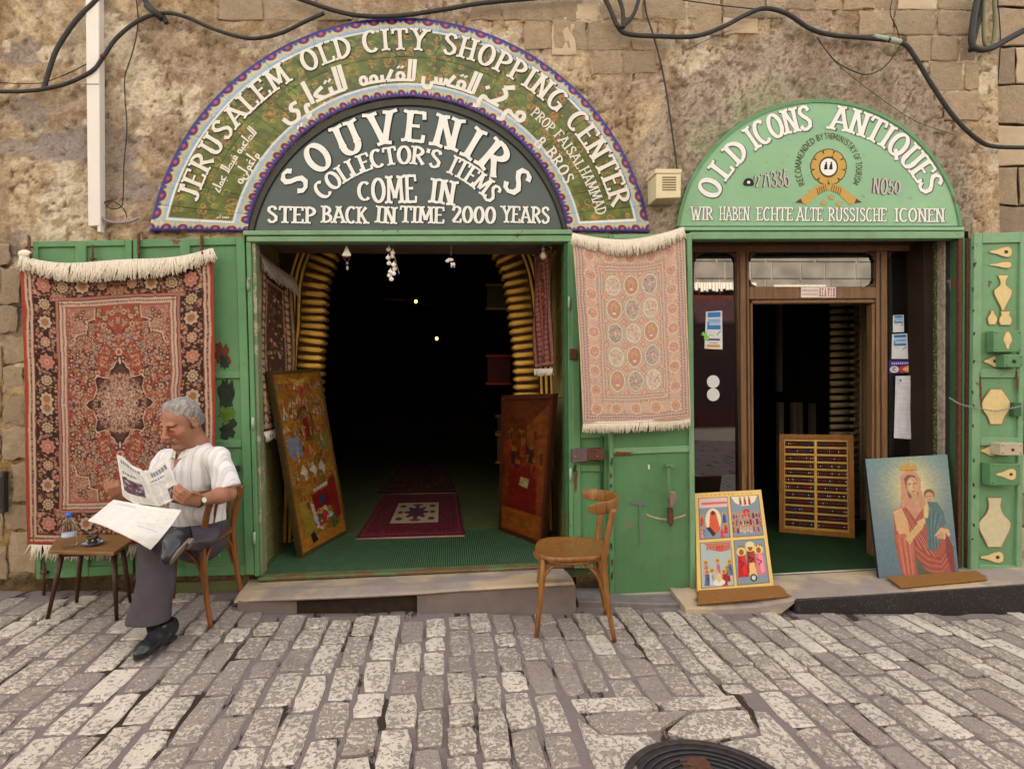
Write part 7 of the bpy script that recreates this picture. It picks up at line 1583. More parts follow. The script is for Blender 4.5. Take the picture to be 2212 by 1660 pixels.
cable('black cable from the top left passing behind the arch sign', [(300, -20), (318, 8), (334, 24), (352, 36), (360, 50)], .015, -.05)
cable('thick black cable dipping at the top centre', [(1296, -20), (1314, 12), (1336, 60), (1360, 74), (1420, 78), (1500, 78), (1560, 58), (1610, 32), (1652, 18), (1700, 30), (1750, 62), (1800, 76), (1870, 82), (1946, 92), (1975, 122), (2010, 180), (2060, 252), (2110, 300), (2150, 316), (2240, 318)], .0150, -.06)
cable('second black cable looping beside the top centre dip', [(1384, -20), (1376, 10), (1366, 34), (1344, 58), (1328, 52)], .012, -.075)
cable('third short black cable at the top centre loop', [(1330, -20), (1344, 20), (1346, 60)], .014, -.08)
cable('thin black wire hanging down to the cream alarm box', [(1390, -20), (1396, 30), (1412, 80), (1432, 160), (1448, 260), (1462, 365)], .006, -.045)
cable('fine wire crossing the top right wall', [(1474, 0), (1560, 12), (1600, 16), (1652, 22)], .004, -.05)
cable('fine wire drooping from the thick cable at the top right', [(1764, 80), (1800, 128), (1840, 152), (1876, 160), (1914, 140), (1944, 98)], .004, -.045)
cable('very fine wire crossing the rough plaster to the pipe', [(1770, 90), (1810, 140), (1880, 196), (1960, 252), (2010, 274), (2060, 290)], .002, -.04)
cable('short fine wire rising from the cable clamp at the top right', [(1944, 92), (1936, 60), (1922, 26), (1932, -20)], .0035, -.05)
cable('fine wire from the thick cable toward the left plaster', [(1480, 108), (1540, 80), (1580, 64)], .002, -.04)
t = thing('cable_clamp', A(1915, 82, -.07), 'pale grey sleeve clamped on the thick cable at the top right', 'clamp')
for a, b in (((1888, 79), (1916, 84)), ((1922, 85), (1944, 91))): mb = MB(); mb.tube([A(*a, -.062), A(*b, -.062)], .019, 10); mb.build('sleeve', plain('pale_sleeve', P(168, 180, 160), .6), t)
t = thing('cable_tie', A(322, 22, -.06), 'dark junction of tied cables at the top left', 'cable tie'); mb = MB(); mb.tube([A(316, 10, -.06), A(350, 40, -.06)], .02, 8); mb.build('tape_wrap', CABLE, t)
t = thing('cable_tie', A(320, 160, -.06), 'small brown tie on the cable beside the white duct', 'cable tie'); mb = MB(); mb.ball(A(222, 122, -.062), .016, 8); mb.build('knot', RUST, t)
# white duct
t = thing('white_duct', A(200, 495, -.02), 'white plastic cable duct running down the left wall', 'duct')
DU = plain('white_plastic', P(232, 222, 208), .45, .4, 0, .06, 8)
mb = MB(); Q(mb, [(184, -20), (213, -20), (216, 486), (190, 488)], -.055, .06); mb.build('channel', DU, t, .003)
mb = MB(); Q(mb, [(186, 180), (213, 180), (213.3, 182), (186, 182)], -.057, .004); mb.build('joint', plain('grey_joint', P(150, 140, 130)), t)
mb = MB(); Q(mb, [(209, 455), (217, 455), (217, 500), (210, 500)], -.05, .045); mb.build('end_flap', DU, t, .002)
cable('grey plastic tube curling out of the foot of the white duct', [(214, 462), (226, 474), (250, 480), (280, 478), (300, 470)], .009, -.03, plain('grey_tube', P(150, 134, 130), .6), name='plastic_tube', cat='tube')
# drainpipes at the right
def pipe(lab, x0, x1, y0, y1, r, Y, m, name='drainpipe'):
    t = thing(name, A(x1, y1, Y), lab, 'pipe'); mb = MB(); mb.tube([A(x0, y0, Y), A(x1, y1, Y)], r, 12); mb.build('tube', m, t)
    for y in (120, 330): mb = MB(); xx = x0+(x1-x0)*(y-y0)/(y1-y0); mb.tube([A(xx, y, Y), A(xx, y+10, Y)], r*1.18, 12); mb.build('collar', m, t)
PG = paint('weathered_pipe_paint', P(120, 112, 80), P(70, 56, 40), .36)
pipe('weathered olive drainpipe beside the right wall corner', 2136, 2140, -60, 500, .020, .12, PG)
pipe('thin dark pipe close to the right wall corner', 2124, 2130, -60, 500, .011, .18, plain('dark_pipe', P(70, 56, 44), .7))
pipe('very thin dark pipe next to the olive drainpipe', 2148, 2150, -60, 500, .006, .10, IRON)
cable('thick black cable bending out at the top right corner', [(2116, -30), (2104, 30), (2098, 90), (2112, 106), (2140, 104), (2180, 82), (2240, 50)], .02, -.10)
cable('second black cable in the dark bundle at the top right corner', [(2126, -30), (2118, 30), (2108, 60), (2096, 110)], .018, -.06)
cable('pale looped tube at the top right corner', [(2128, -30), (2124, 40), (2126, 92), (2140, 100), (2148, 60), (2146, -30)], .012, -.08, plain('olive_tube', P(120, 116, 84), .5), name='plastic_tube', cat='tube')
cable('long dark wire along the right drainpipe', [(2152, -20), (2160, 90), (2150, 240), (2156, 320)], .004, .05)
# cream louvred box
bx = thing('louvred_box', A(1440, 435, -.1), 'small cream louvred alarm box on the wall beside the arch sign', 'alarm box')
CB = plain('cream_enamel', P(226, 208, 166), .4, .4, 0, .08, 14)
mb = MB(); Q(mb, [(1417, 366), (1471, 366), (1470, 426), (1417, 428)], -.17, .17); mb.build('case', CB, bx, .004)
mb = MB(); Q(mb, [(1415, 364), (1473, 364), (1472, 374), (1415, 374)], -.176, .18); mb.build('lid', CB, bx, .004)
for k in range(6): mb = MB(); Q(mb, R4(1430, 381+k*5.4, 1460, 383.6+k*5.4), -.1715, .003); mb.build('louvre', plain('louvre_shadow', P(120, 98, 74), .6), bx)
for k in range(6): mb = MB(); p = A(1417, 384+k*6, -.16); q_ = A(1417, 384+k*6+2.6, -.16); mb.box(p[0]-.0015, p[0]+.001, -.15, -.04, q_[2], p[2]); mb.build('louvre', plain('side_louvre_shadow', P(90, 70, 50), .6), bx)
t = thing('wall_socket', A(6, 1110, -.03), 'small dark metal fitting at the lower left edge of the wall', 'wall fitting'); mb = MB(); Q(mb, R4(-8, 1018, 6, 1108), -.05, .05); mb.build('cover', plain('dark_fitting', P(84, 80, 74), .5, .4, .4), t, .005)
mb = MB(); Q(mb, R4(-6, 1030, 2, 1098), -.054, .006); mb.build('face', IRON, t)
# litter
for i, (x, y, lb) in enumerate(((1100, 1398, 'small scrap of white paper between the paving stones'),)):
    p = Gd(x, y); t = thing('paper_scrap', p, lb, 'litter'); mb = MB(); mb.add([(p[0], p[1], p[2]+.006), (p[0]+.02, p[1]-.01, p[2]+.016), (p[0]+.028, p[1]+.012, p[2]+.006), (p[0]+.006, p[1]+.02, p[2]+.012)], [(0, 1, 2, 3)]); mb.build('scrap', plain('scrap_paper', P(220, 216, 210)), t)
# manhole
mh = thing('manhole_cover', (MHC[0], MHC[1], gz(MHC[0])), 'round ridged cast iron manhole cover in the paving', 'manhole cover')
CI = plain('cast_iron', (.055, .050, .052, 1), .42, .5, .6, .35, 30, .3)
def mhz(x): return gz(x)
def ringm(name, r0, r1, z0, z1, m=CI, n=64):
    mb = MB(); vs = []
    for i in range(n):
        a = 2*pi*i/n
        for r, z in ((r0, z0), (r0, z1), (r1, z1), (r1, z0)): x = MHC[0]+r*cos(a); vs.append((x, MHC[1]+r*sin(a), mhz(x)+z))
    mb.add(vs, [(i*4+j, i*4+(j+1) % 4, ((i+1) % n)*4+(j+1) % 4, ((i+1) % n)*4+j) for i in range(n) for j in range(4)], False); return mb.build(name, m, mh, .0015)
mb = MB(); mb.add([(MHC[0]+.29*cos(2*pi*i/64), MHC[1]+.29*sin(2*pi*i/64), mhz(MHC[0]+.29*cos(2*pi*i/64))-.006) for i in range(64)], [tuple(range(64))]); mb.build('plate', plain('iron_dust', P(74, 66, 64), .7, .3, .2, .4, 30), mh)
ringm('frame_ring', .287, .312, -.03, .004, plain('iron_frame', P(84, 76, 74), .6, .4, .4, .4, 30)); 
for k, r in enumerate((.262, .236, .210, .184, .158, .132, .106)): ringm('ridge', r-.0085, r+.0045, -.006, .004)
mb = MB(); mb.prism([(MHC[0]-.05, MHC[1]+.13, mhz(MHC[0])+.006), (MHC[0]+.05, MHC[1]+.13, mhz(MHC[0])+.003), (MHC[0]+.05, MHC[1]+.20, mhz(MHC[0])+.003), (MHC[0]-.05, MHC[1]+.20, mhz(MHC[0])+.006)], (0, 0, -.004)); mb.build('lifting_slot', RUST, mh)
# ------------------------------------------------------------------ organic surfaces: signed distances and surface nets
class Field:
    def __init__(s, pts, pad, vox):
        p = np.array(pts, float); s.lo = p.min(0)-pad; s.hi = p.max(0)+pad; s.v = vox
        s.ax = [np.arange(s.lo[i], s.hi[i]+vox, vox) for i in range(3)]; s.d = np.full([len(a) for a in s.ax], .2, np.float32)
    def win(s, lo, hi):
        sl = []
        for i in range(3):
            a = max(0, int((lo[i]-s.lo[i])/s.v)-1); b = min(len(s.ax[i]), int((hi[i]-s.lo[i])/s.v)+3); sl.append(slice(a, max(a+1, b)))
        G_ = np.meshgrid(*[s.ax[i][sl[i]] for i in range(3)], indexing='ij'); return tuple(sl), G_
    def merge(s, sl, d, k, subtract=False):
        a = s.d[sl]
        if subtract:
            h = np.clip(.5-.5*(a+d)/k, 0, 1); s.d[sl] = a*(1-h)+(-d)*h+k*h*(1-h)
        else:
            h = np.clip(.5+.5*(a-d)/k, 0, 1); s.d[sl] = a*(1-h)+d*h-k*h*(1-h)
    def cap(s, a, b, ra, rb, k=.015, subtract=False, wob=None, flat=None):
        a = np.array(a, float); b = np.array(b, float); R = max(ra, rb)+k*1.5+.03
        sl, (X, Y, Z) = s.win(np.minimum(a, b)-R, np.maximum(a, b)+R); ba = b-a; L = ba@ba+1e-12
        t = np.clip(((X-a[0])*ba[0]+(Y-a[1])*ba[1]+(Z-a[2])*ba[2])/L, 0, 1)
        dx, dy, dz = X-a[0]-t*ba[0], Y-a[1]-t*ba[1], Z-a[2]-t*ba[2]
        if flat is not None:
            n, f = np.array(flat[0], float), flat[1]; dn = dx*n[0]+dy*n[1]+dz*n[2]; q = dn*(f-1); dx, dy, dz = dx+q*n[0], dy+q*n[1], dz+q*n[2]
        d = np.sqrt(dx*dx+dy*dy+dz*dz)-(ra+(rb-ra)*t)
        if flat is not None: d = d/max(1.0, flat[1])**.5
        if wob is not None: d = d+wob(X, Y, Z, t)
        s.merge(sl, d, k, subtract)
    def ell(s, c, r, F=None, k=.015, subtract=False):
        c = np.array(c, float); R = max(r)+k*1.5+.02; sl, (X, Y, Z) = s.win(c-R, c+R); dx, dy, dz = X-c[0], Y-c[1], Z-c[2]
        if F is not None: dx, dy, dz = [dx*f[0]+dy*f[1]+dz*f[2] for f in F]
        k0 = np.sqrt((dx/r[0])**2+(dy/r[1])**2+(dz/r[2])**2); k1 = np.sqrt((dx/r[0]**2)**2+(dy/r[1]**2)**2+(dz/r[2]**2)**2)+1e-9
        s.merge(sl, k0*(k0-1)/k1, k, subtract)
    def cut(s, p, n):
        X, Y, Z = np.meshgrid(*s.ax, indexing='ij'); d = (X-p[0])*n[0]+(Y-p[1])*n[1]+(Z-p[2])*n[2]; s.d = np.maximum(s.d, d)
    def cutfn(s, fn):
        X, Y, Z = np.meshgrid(*s.ax, indexing='ij'); s.d = np.maximum(s.d, fn(X, Y, Z))
    def mesh(s, name, mat, parent, colfn=None, smooth=1):
        d = s.d; ins = d < 0; nx, ny, nz = d.shape
        cnt = np.zeros((nx-1, ny-1, nz-1), np.int32); acc = np.zeros((nx-1, ny-1, nz-1, 3)); 
        I, J, K = np.meshgrid(np.arange(nx), np.arange(ny), np.arange(nz), indexing='ij')
        edges = []
        for ax in range(3):
            sa_ = [slice(None)]*3; sb = [slice(None)]*3; sa_[ax] = slice(0, -1); sb[ax] = slice(1, None)
            da, db = d[tuple(sa_)], d[tuple(sb)]; cr = ins[tuple(sa_)] != ins[tuple(sb)]
            w = np.argwhere(cr); t = da[cr]/(da[cr]-db[cr]); pos = w.astype(float); pos[:, ax] += t; edges.append((ax, w, ins[tuple(sa_)][cr]))
            o1, o2 = [a for a in range(3) if a != ax]
            for u in (0, -1):
                for v in (0, -1):
                    c = w.copy(); c[:, o1] += u; c[:, o2] += v
                    ok = (c >= 0).all(1) & (c[:, 0] < nx-1) & (c[:, 1] < ny-1) & (c[:, 2] < nz-1); c = c[ok]
                    np.add.at(cnt, (c[:, 0], c[:, 1], c[:, 2]), 1); np.add.at(acc, (c[:, 0], c[:, 1], c[:, 2]), pos[ok])
        has = cnt > 0; idx = -np.ones(cnt.shape, np.int64); idx[has] = np.arange(has.sum()); V = acc[has]/cnt[has][:, None]
        V = np.stack([s.lo[i]+V[:, i]*s.v for i in range(3)], -1); F_ = []
        for ax, w, inside in edges:
            o1, o2 = [(1, 2), (2, 0), (0, 1)][ax]; c = []
            for u, v in ((0, 0), (-1, 0), (-1, -1), (0, -1)):
                q = w.copy(); q[:, o1] += u; q[:, o2] += v; c.append(q)
            ok = np.ones(len(w), bool)
            for q in c: ok &= (q >= 0).all(1) & (q[:, 0] < nx-1) & (q[:, 1] < ny-1) & (q[:, 2] < nz-1)
            f = np.stack([idx[q[ok][:, 0], q[ok][:, 1], q[ok][:, 2]] for q in c], -1); fl = inside[ok]; f[fl] = f[fl][:, ::-1]; F_.append(f[(f >= 0).all(1)])
        Fq = np.concatenate(F_)[:, ::-1]
        # light relaxation
        e = np.concatenate([Fq[:, [0, 1]], Fq[:, [1, 2]], Fq[:, [2, 3]], Fq[:, [3, 0]]])
        for _ in range(smooth):
            sm = np.zeros_like(V); n_ = np.zeros(len(V)); np.add.at(sm, e[:, 0], V[e[:, 1]]); np.add.at(n_, e[:, 0], 1); np.add.at(sm, e[:, 1], V[e[:, 0]]); np.add.at(n_, e[:, 1], 1); V = V*.5+.5*sm/np.maximum(n_, 1)[:, None]
        off = np.array(ROOT[parent.name]); me = bpy.data.meshes.new(name)
        me.vertices.add(len(V)); me.vertices.foreach_set('co', (V-off).astype(np.float32).ravel()); me.loops.add(Fq.size); me.loops.foreach_set('vertex_index', Fq.astype(np.int32).ravel())
        me.polygons.add(len(Fq)); me.polygons.foreach_set('loop_start', (np.arange(len(Fq))*4).astype(np.int32)); me.polygons.foreach_set('loop_total', np.full(len(Fq), 4, np.int32)); me.polygons.foreach_set('use_smooth', np.ones(len(Fq), bool)); me.update(calc_edges=True)
        if colfn is not None:
            a = me.color_attributes.new('Col', 'FLOAT_COLOR', 'POINT'); cc = np.ones((len(V), 4), np.float32); cc[:, :3] = alb(colfn(V)); a.data.foreach_set('color', cc.ravel())
        me.materials.append(mat); o = bpy.data.objects.new(name, me); C.objects.link(o); o.parent = parent; ROOT[o.name] = Vector(off); return o
def D(x, y, Y): return np.array(A(x, y, Y))
def nrm(v): v = np.array(v, float); return v/np.linalg.norm(v)
man = thing('person', (-1.42, -.5, gz(-1.42)), 'grey haired man in white striped short sleeved shirt sitting on a chair reading a newspaper', 'person')
# joints
NK = D(418, 962, -.41); HD = D(391, 911, -.50)
LS, LE, LW = D(474, 990, -.46), D(493, 1064, -.50), D(424, 1081, -.70)
RS, RE, RW = D(356, 994, -.33), D(318, 1084, -.42), D(278, 1074, -.57)
CH, BE, PV = D(417, 1030, -.385), D(424, 1092, -.355), D(430, 1135, -.32)
RK, RA = D(338, 1176, -.70), D(333, 1352, -.735)
LK, LA = D(432, 1148, -.70), D(382, 1160, -.80)
RH_, LH_ = D(402, 1140, -.30), D(438, 1138, -.37)
# head frame
hf = nrm((-.47, -.87, -.46)); hl = nrm(np.cross((0, 0, 1), hf)); hu = np.cross(hf, hl)
# a small sideways tilt
def H(l, f, u): return HD+(hl*l+hf*f+hu*u)*1.05
HF = (hl, hf, hu)
body = Field([PV-.13, PV+.13, CH+.13, CH-.13, HD+.13, HD-.15, LW, RW, LE, RE, PV, D(384, 1070, -.84), D(250, 1066, -.66)], .07, .0047)
B = body
B.ell(H(0, -.014, .030), (.076, .098, .088), HF, .01); B.ell(H(0, .024, -.046), (.061, .068, .080), HF, .025); B.ell(H(0, .070, -.100), (.029, .026, .024), HF, .02)
B.cap(H(0, .088, .018), H(0, .118, -.024), .010, .0135, .010); B.cap(H(.012, .104, -.028), H(-.012, .104, -.028), .010, .010, .006)
B.cap(H(.034, .074, .026), H(-.034, .074, .026), .013, .013, .012); B.ell(H(.038, .056, -.022), (.022, .026, .022), HF, .02); B.ell(H(-.038, .056, -.022), (.022, .026, .022), HF, .02)
B.cap(H(.019, .088, -.056), H(-.019, .088, -.056), .0075, .0075, .006); B.cap(H(.016, .086, -.066), H(-.016, .086, -.066), .008, .008, .006)
for sg in (1, -1):
    B.ell(H(sg*.031, .094, .004), (.015, .010, .010), HF, .008, True); B.ell(H(sg*.030, .077, .003), (.0125, .0125, .0115), HF, .002)
    B.ell(H(sg*.077, -.012, -.006), (.010, .019, .032), HF, .006); B.ell(H(sg*.086, -.008, -.004), (.006, .009, .018), HF, .004, True)
    B.cap(H(sg*.022, .086, -.034), H(sg*.034, .074, -.062), .004, .003, .006, True)
B.cap(H(0, -.030, -.055), NK, .055, .062, .025); B.cap(NK, CH, .07, .12, .05); B.cap(CH, PV, .12, .13, .05); B.cap(LS, RS, .045, .045, .04)
for S_, E_, W_ in ((LS, LE, LW), (RS, RE, RW)):
    B.cap(S_, E_, .050, .040, .02); B.cap(E_, W_, .041, .027, .012, flat=None)
    m_ = E_+(W_-E_)*.28; B.ell(m_, (.045, .045, .043), None, .02)
def hand(F_, W_, d, n, curl, sg, th_=(.5, .9)):
    """W_ wrist, d towards the knuckles, n palm side"""
    d = nrm(d); n = nrm(n-np.dot(n, d)*d); s_ = np.cross(d, n)*sg
    F_.cap(W_, W_+d*.035, .026, .024, .012, flat=(n, 1.25)); pc = W_+d*.055
    for k, o in enumerate((-.030, -.010, .010, .029)):
        base = pc+s_*o*.9+d*(.022-.004*abs(k-1.3)); F_.cap(W_+d*.02+s_*o*.5, base, .018, .0125, .010)
        L_ = (.034, .039, .036, .029)[k]; p = base; a = curl[0]*(1+.06*k)
        for j, (ll, r0, r1) in enumerate(((L_, .0112, .0100), (L_*.72, .0100, .0092), (L_*.6, .0092, .0078))):
            q = p+(d*cos(a)+n*sin(a))*ll; F_.cap(p, q, r0, r1, .0035); p = q; a += curl[1]*(1+.1*k)
    b0 = W_+d*.022-s_*.026; b1 = b0+(d*.75-s_*.45+n*th_[0]*.6)*.034; b2 = b1+(d*.95-s_*.05+n*th_[1]*.25)*.030
    F_.cap(W_+d*.012-s_*.012, b0, .020, .016, .012); F_.cap(b0, b1, .0135, .0115, .006); F_.cap(b1, b2, .0115, .0088, .004)
hand(B, LW, D(388, 1070, -.80)-LW, np.array((-.25, .9, .1)), (.45, .62), 1, (-.4, -.3))
hand(B, RW, D(252, 1062, -.63)-RW, np.array((-.2, .8, .45)), (.4, .6), -1, (-.3, -.2))
def skincol(V):
    c = np.zeros((len(V), 3)); c[:] = (172, 120, 94); l = (V-HD)@hl; f = (V-HD)@hf; u = (V-HD)@hu; n = fbm(V[:, 0]+V[:, 2], V[:, 1]-V[:, 2], 30, 3, 3)
    def m_(mask, col): nonlocal c; mask = mask[:, None]; c = c*(1-mask)+np.array(col, float)*mask
    hd = np.linalg.norm(V-HD, axis=1) < .16
    m_(hd*sstep(.02, .0, np.abs(u+.010)-.03)*sstep(.05, .09, f)*.45, (206, 118, 88))
    for sg in (1, -1):
        e = np.sqrt(((l-sg*.030)/.0115)**2+((u-.002)/.006)**2); m_(hd*(f > .06)*sstep(1.1, .7, e)*.9, (150, 96, 74)); m_(hd*(f > .06)*sstep(.6, .4, e)*.8, (60, 40, 34))
        e = np.sqrt(((l-sg*.031)/.020)**2+((u-.023-(np.abs(l)-.03)*-.2)/.0062)**2); m_(hd*(f > .05)*sstep(1.15, .8, e)*.95, (66, 52, 46))
    e = np.sqrt((l/.023)**2+((u+.064)/.0050)**2); m_(hd*(f > .05)*sstep(1.2, .5, e)*.95, (132, 66, 56)); e = np.sqrt((l/.024)**2+((u+.061)/.012)**2); m_(hd*(f > .05)*sstep(1.1, .6, e)*.4, (186, 102, 84))
    st = hd*sstep(-.03, -.06, u)*sstep(.0, .03, f); m_(st*.22, (150, 116, 98))
    return c*(.93+.14*n)[:, None]
SKIN = attrmat('skin', .5, .35, vary=.12, nsc=90, bump=.15); SKIN.node_tree.nodes['Principled BSDF'].inputs['Subsurface Weight'].default_value = .08; SKIN.node_tree.nodes['Principled BSDF'].inputs['Subsurface Radius'].default_value = (.02, .008, .005); SKIN.node_tree.nodes['Principled BSDF'].inputs['Subsurface Scale'].default_value = .3
B.mesh('body', SKIN, man, skincol, 1)
# hair
Hr = Field([HD-.12, HD+.13], .02, .0040)
Hr.ell(H(0, -.020, .034), (.0812, .0985, .0935), HF, .01); Hr.ell(H(0, -.062, -.02), (.066, .056, .066), HF, .03)
Hr.cap(H(.03, .015, .100), H(-.035, .01, .100), .020, .020, .02)
for sg in (1, -1): Hr.cap(H(sg*.077, .010, .02), H(sg*.076, .012, -.022), .010, .006, .01)
def hc(X, Y, Z):
    dx, dy, dz = X-HD[0], Y-HD[1], Z-HD[2]; l = dx*hl[0]+dy*hl[1]+dz*hl[2]; f = dx*hf[0]+dy*hf[1]+dz*hf[2]; u = dx*hu[0]+dy*hu[1]+dz*hu[2]
    n = (vnoise(l*140, u*140, 5)-.5)*.006
    front = f-.046-.42*(u-.075)
    front = np.where(u < .060, np.maximum(front, f-.022+np.clip(.060-u, 0, .07)*.35), front)
    low = -.048-u+np.clip(f+.02, 0, 1)*.55
    strand = (vnoise(l*260+f*40, u*60+f*30, 9)-.5)*.0035
    ear = .020-np.sqrt((f+.012)**2+((u+.006)*.62)**2)
    return np.maximum(np.maximum(front, low), np.where(np.abs(l) > .05, ear, -1))+n+strand
Hr.cutfn(hc)
def haircol(V):
    l = (V-HD)@hl; f = (V-HD)@hf; u = (V-HD)@hu; n = vnoise(l*500, f*60+u*90, 2); g = 118+84*n-30*sstep(-.02, -.09, f)*sstep(.06, -.02, u); return np.stack([g*1.04, g*.98, g*.93], -1)
Hr.mesh('hair', attrmat('grey_hair', .6, .3, vary=.35, nsc=240, bump=.8), man, haircol, 1)
# shirt
sh = Field([NK, LS+np.array((.1, -.06, .06)), RS-.1, PV, LE, RE, CH-.14], .10, .0056)
fold = lambda X, Y, Z, t: .0032*np.sin(Z*58+X*30+4*vnoise(X*9, Z*9, 3))*sstep(.0, .5, vnoise(X*7+3, Z*6+Y*5, 8))+.0016*np.sin((X-Y)*70+Z*20)
sh.cap(CH+np.array((0, 0, .055)), BE, .130, .138, .05, wob=fold); sh.cap(BE, PV+np.array((0, 0, -.01)), .136, .140, .05, wob=fold); sh.cap(LS+(NK-LS)*.15, RS+(NK-RS)*.15, .054, .054, .05); sh.cap(NK-np.array((0, 0, .035)), CH, .085, .13, .05)
for S_, E_, r1 in ((LS, LE, .070), (RS, RE, .066)):
    e = S_+(E_-S_)*.93; sh.cap(S_, e, .058, r1, .03, wob=fold); ax = nrm(E_-S_)
tl_ = nrm(LE-LS); tr_ = nrm(RE-RS)
def shcut(X, Y, Z):
    d1 = (X-NK[0])**2+(Y-NK[1])**2; 
    neck = .078-np.sqrt((X-(NK+hf*.02)[0])**2+(Y-(NK+hf*.02)[1])**2+((Z-NK[2]-.055)*.8)**2)
    p = LS+tl_*(np.linalg.norm(LE-LS)*.86); a = (X-p[0])*tl_[0]+(Y-p[1])*tl_[1]+(Z-p[2])*tl_[2]; r = np.sqrt((X-p[0])**2+(Y-p[1])**2+(Z-p[2])**2); a = np.where(r < .15, a, -1)
    p = RS+tr_*(np.linalg.norm(RE-RS)*.86); b = (X-p[0])*tr_[0]+(Y-p[1])*tr_[1]+(Z-p[2])*tr_[2]; r = np.sqrt((X-p[0])**2+(Y-p[1])**2+(Z-p[2])**2); b = np.where(r < .15, b, -1)
    # open collar: a V below the throat
    fr_ = nrm((-.62, -.78, 0)); sd_ = nrm((.78, -.62, 0)); o = NK+fr_*.07; v = (X-o[0])*sd_[0]+(Y-o[1])*sd_[1]; dep = (X-NK[0])*fr_[0]+(Y-NK[1])*fr_[1]
    vv = np.where((dep > .02) & (Z > NK[2]-.15), .0+(Z-(NK[2]-.13))*.50-np.abs(v), -1)
    return np.maximum(np.maximum(neck, vv), np.maximum(a, b))
sh.cutfn(shcut); sh.cut(PV+np.array((0, 0, -.035)), (0, 0, -1))
sdv = nrm((.78, -.62, 0))
def shirtcol(V):
    q = (V-CH)@sdv+.005*np.sin(V[:, 2]*11)+.008*(fbm(V[:, 0], V[:, 2], 6, 2, 3)-.5); c = np.zeros((len(V), 3)); c[:] = (246, 242, 236); n = fbm(V[:, 0]*3, V[:, 2]*3, 20, 2, 1); ph = np.mod(q, .062)
    for o, w, col in ((.012, .0028, (196, 190, 200)), (.020, .0020, (196, 176, 172)), (.040, .0022, (206, 200, 206)), (.049, .0028, (186, 170, 178))): m_ = sstep(w*1.5, w*.5, np.abs(ph-o))[:, None]*.5; c = c*(1-m_)+np.array(col, float)*m_
    return c
SHM = attrmat('white_cotton', .9, .15, vary=.06, nsc=120, bump=.15)
sho = sh.mesh('shirt', SHM, man, shirtcol, 2)
# collar wings, placket, buttons
fr_ = nrm((-.62, -.78, 0)); CW_ = plain('collar_cotton', P(240, 234, 224), .9, .1, 0, .04, 60)
for sg in (1, -1):
    mb = MB(); a = NK+sdv*sg*.052+np.array((0, 0, .045))-fr_*.015; b = NK+fr_*.085+sdv*sg*.060+np.array((0, 0, -.045)); c_ = NK+fr_*.095+sdv*sg*.012+np.array((0, 0, -.058)); d_ = NK+fr_*.060+sdv*sg*.040+np.array((0, 0, .030)); e_ = NK+sdv*sg*.082+np.array((0, 0, .008))+fr_*.02
    mb.add([a, d_, c_, b, e_], [(0, 1, 2, 3, 4)]); o = mb.build('collar', CW_, man, fix=False); m_ = o.modifiers.new('thickness', 'SOLIDIFY'); m_.thickness = .005
for k in range(4):
    p = NK+fr_*(.118+.012*k)+sdv*.006+np.array((0, 0, -.125-.055*k)); mb = MB(); mb.ball(p, .0055, 8, (1, 1, 1)); mb.build('button', plain('pearl_button', P(206, 196, 186), .3, .5), man)
mb = MB(); p = CH+sdv*.085+fr_*.115; mb.box(-.03, .03, -.002, .002, -.035, .035, Matrix.Translation(Vector(p)) @ Matrix.Rotation(radians(-38), 4, 'Z'))
# trousers
tr = Field([PV+.18, PV-.18, LH_-.14, LK+.12, RK-.12, RA-.12, LK-.12, LA, RH_+.1, LH_+.12], .06, .0062)
tf = lambda X, Y, Z, t: .005*np.sin(X*60+Z*34+3*vnoise(X*10, Z*10, 4))*sstep(.2, .7, vnoise(X*8, Z*7+Y*6, 2))
tr.cap(PV, PV+np.array((0, 0, -.05)), .150, .150, .04); tr.cap(RH_, RK, .100, .080, .03, wob=tf); tr.cap(LH_, LK, .104, .080, .03, wob=tf)
RM = RK+(RA-RK)*.5; tr.cap(RK, RM, .079, .080, .03, wob=tf); RF = D(323, 1337, -.735)
tr.cap(RM, RF, .080, .098, .03, wob=lambda X, Y, Z, t: .006*np.sin(np.arctan2(Y-RF[1], X-RF[0])*3+1)*t-.004*sstep(.0, .012, .012-np.abs(np.mod(np.arctan2(Y-RF[1], X-RF[0]), 2*pi)-4.4)*.08))
tr.cap(LK, LA+(LK-LA)*.25, .078, .064, .03, wob=tf); tr.cut(RF+np.array((0, 0, -.008)), nrm((0.02, -.08, -1))); tr.cut(PV+np.array((0, 0, .04)), (0, 0, 1))
tr.cutfn(lambda X, Y, Z: np.where((X-LA[0])**2+(Y-LA[1])**2+(Z-LA[2])**2 < .13**2, ((X-(LA[0]+.035))*-1.0+(Y-LA[1])*-.1)*.9, -1))
TRM = NT('charcoal_trouser_wool', .9, .15); _n = TRM.noise(12, 4); _n2 = TRM.noise(260, 2); TRM.col(TRM.mix(_n, P(72, 66, 72), P(96, 88, 92))); TRM.bump(_n2, .3, .002); TRM = TRM.mat
tr.mesh('trousers', TRM, man, None, 2)
BLK = plain('black_leather', (.020, .019, .020, 1), .22, .6, 0, .2, 20); SOCK = plain('black_sock', (.018, .016, .018, 1), .95, .1)
mb = MB(); mb.tube([RF+np.array((.02, 0, .05)), D(345, 1375, -.70)], [.048, .046], 12); mb.build('sock', SOCK, man)
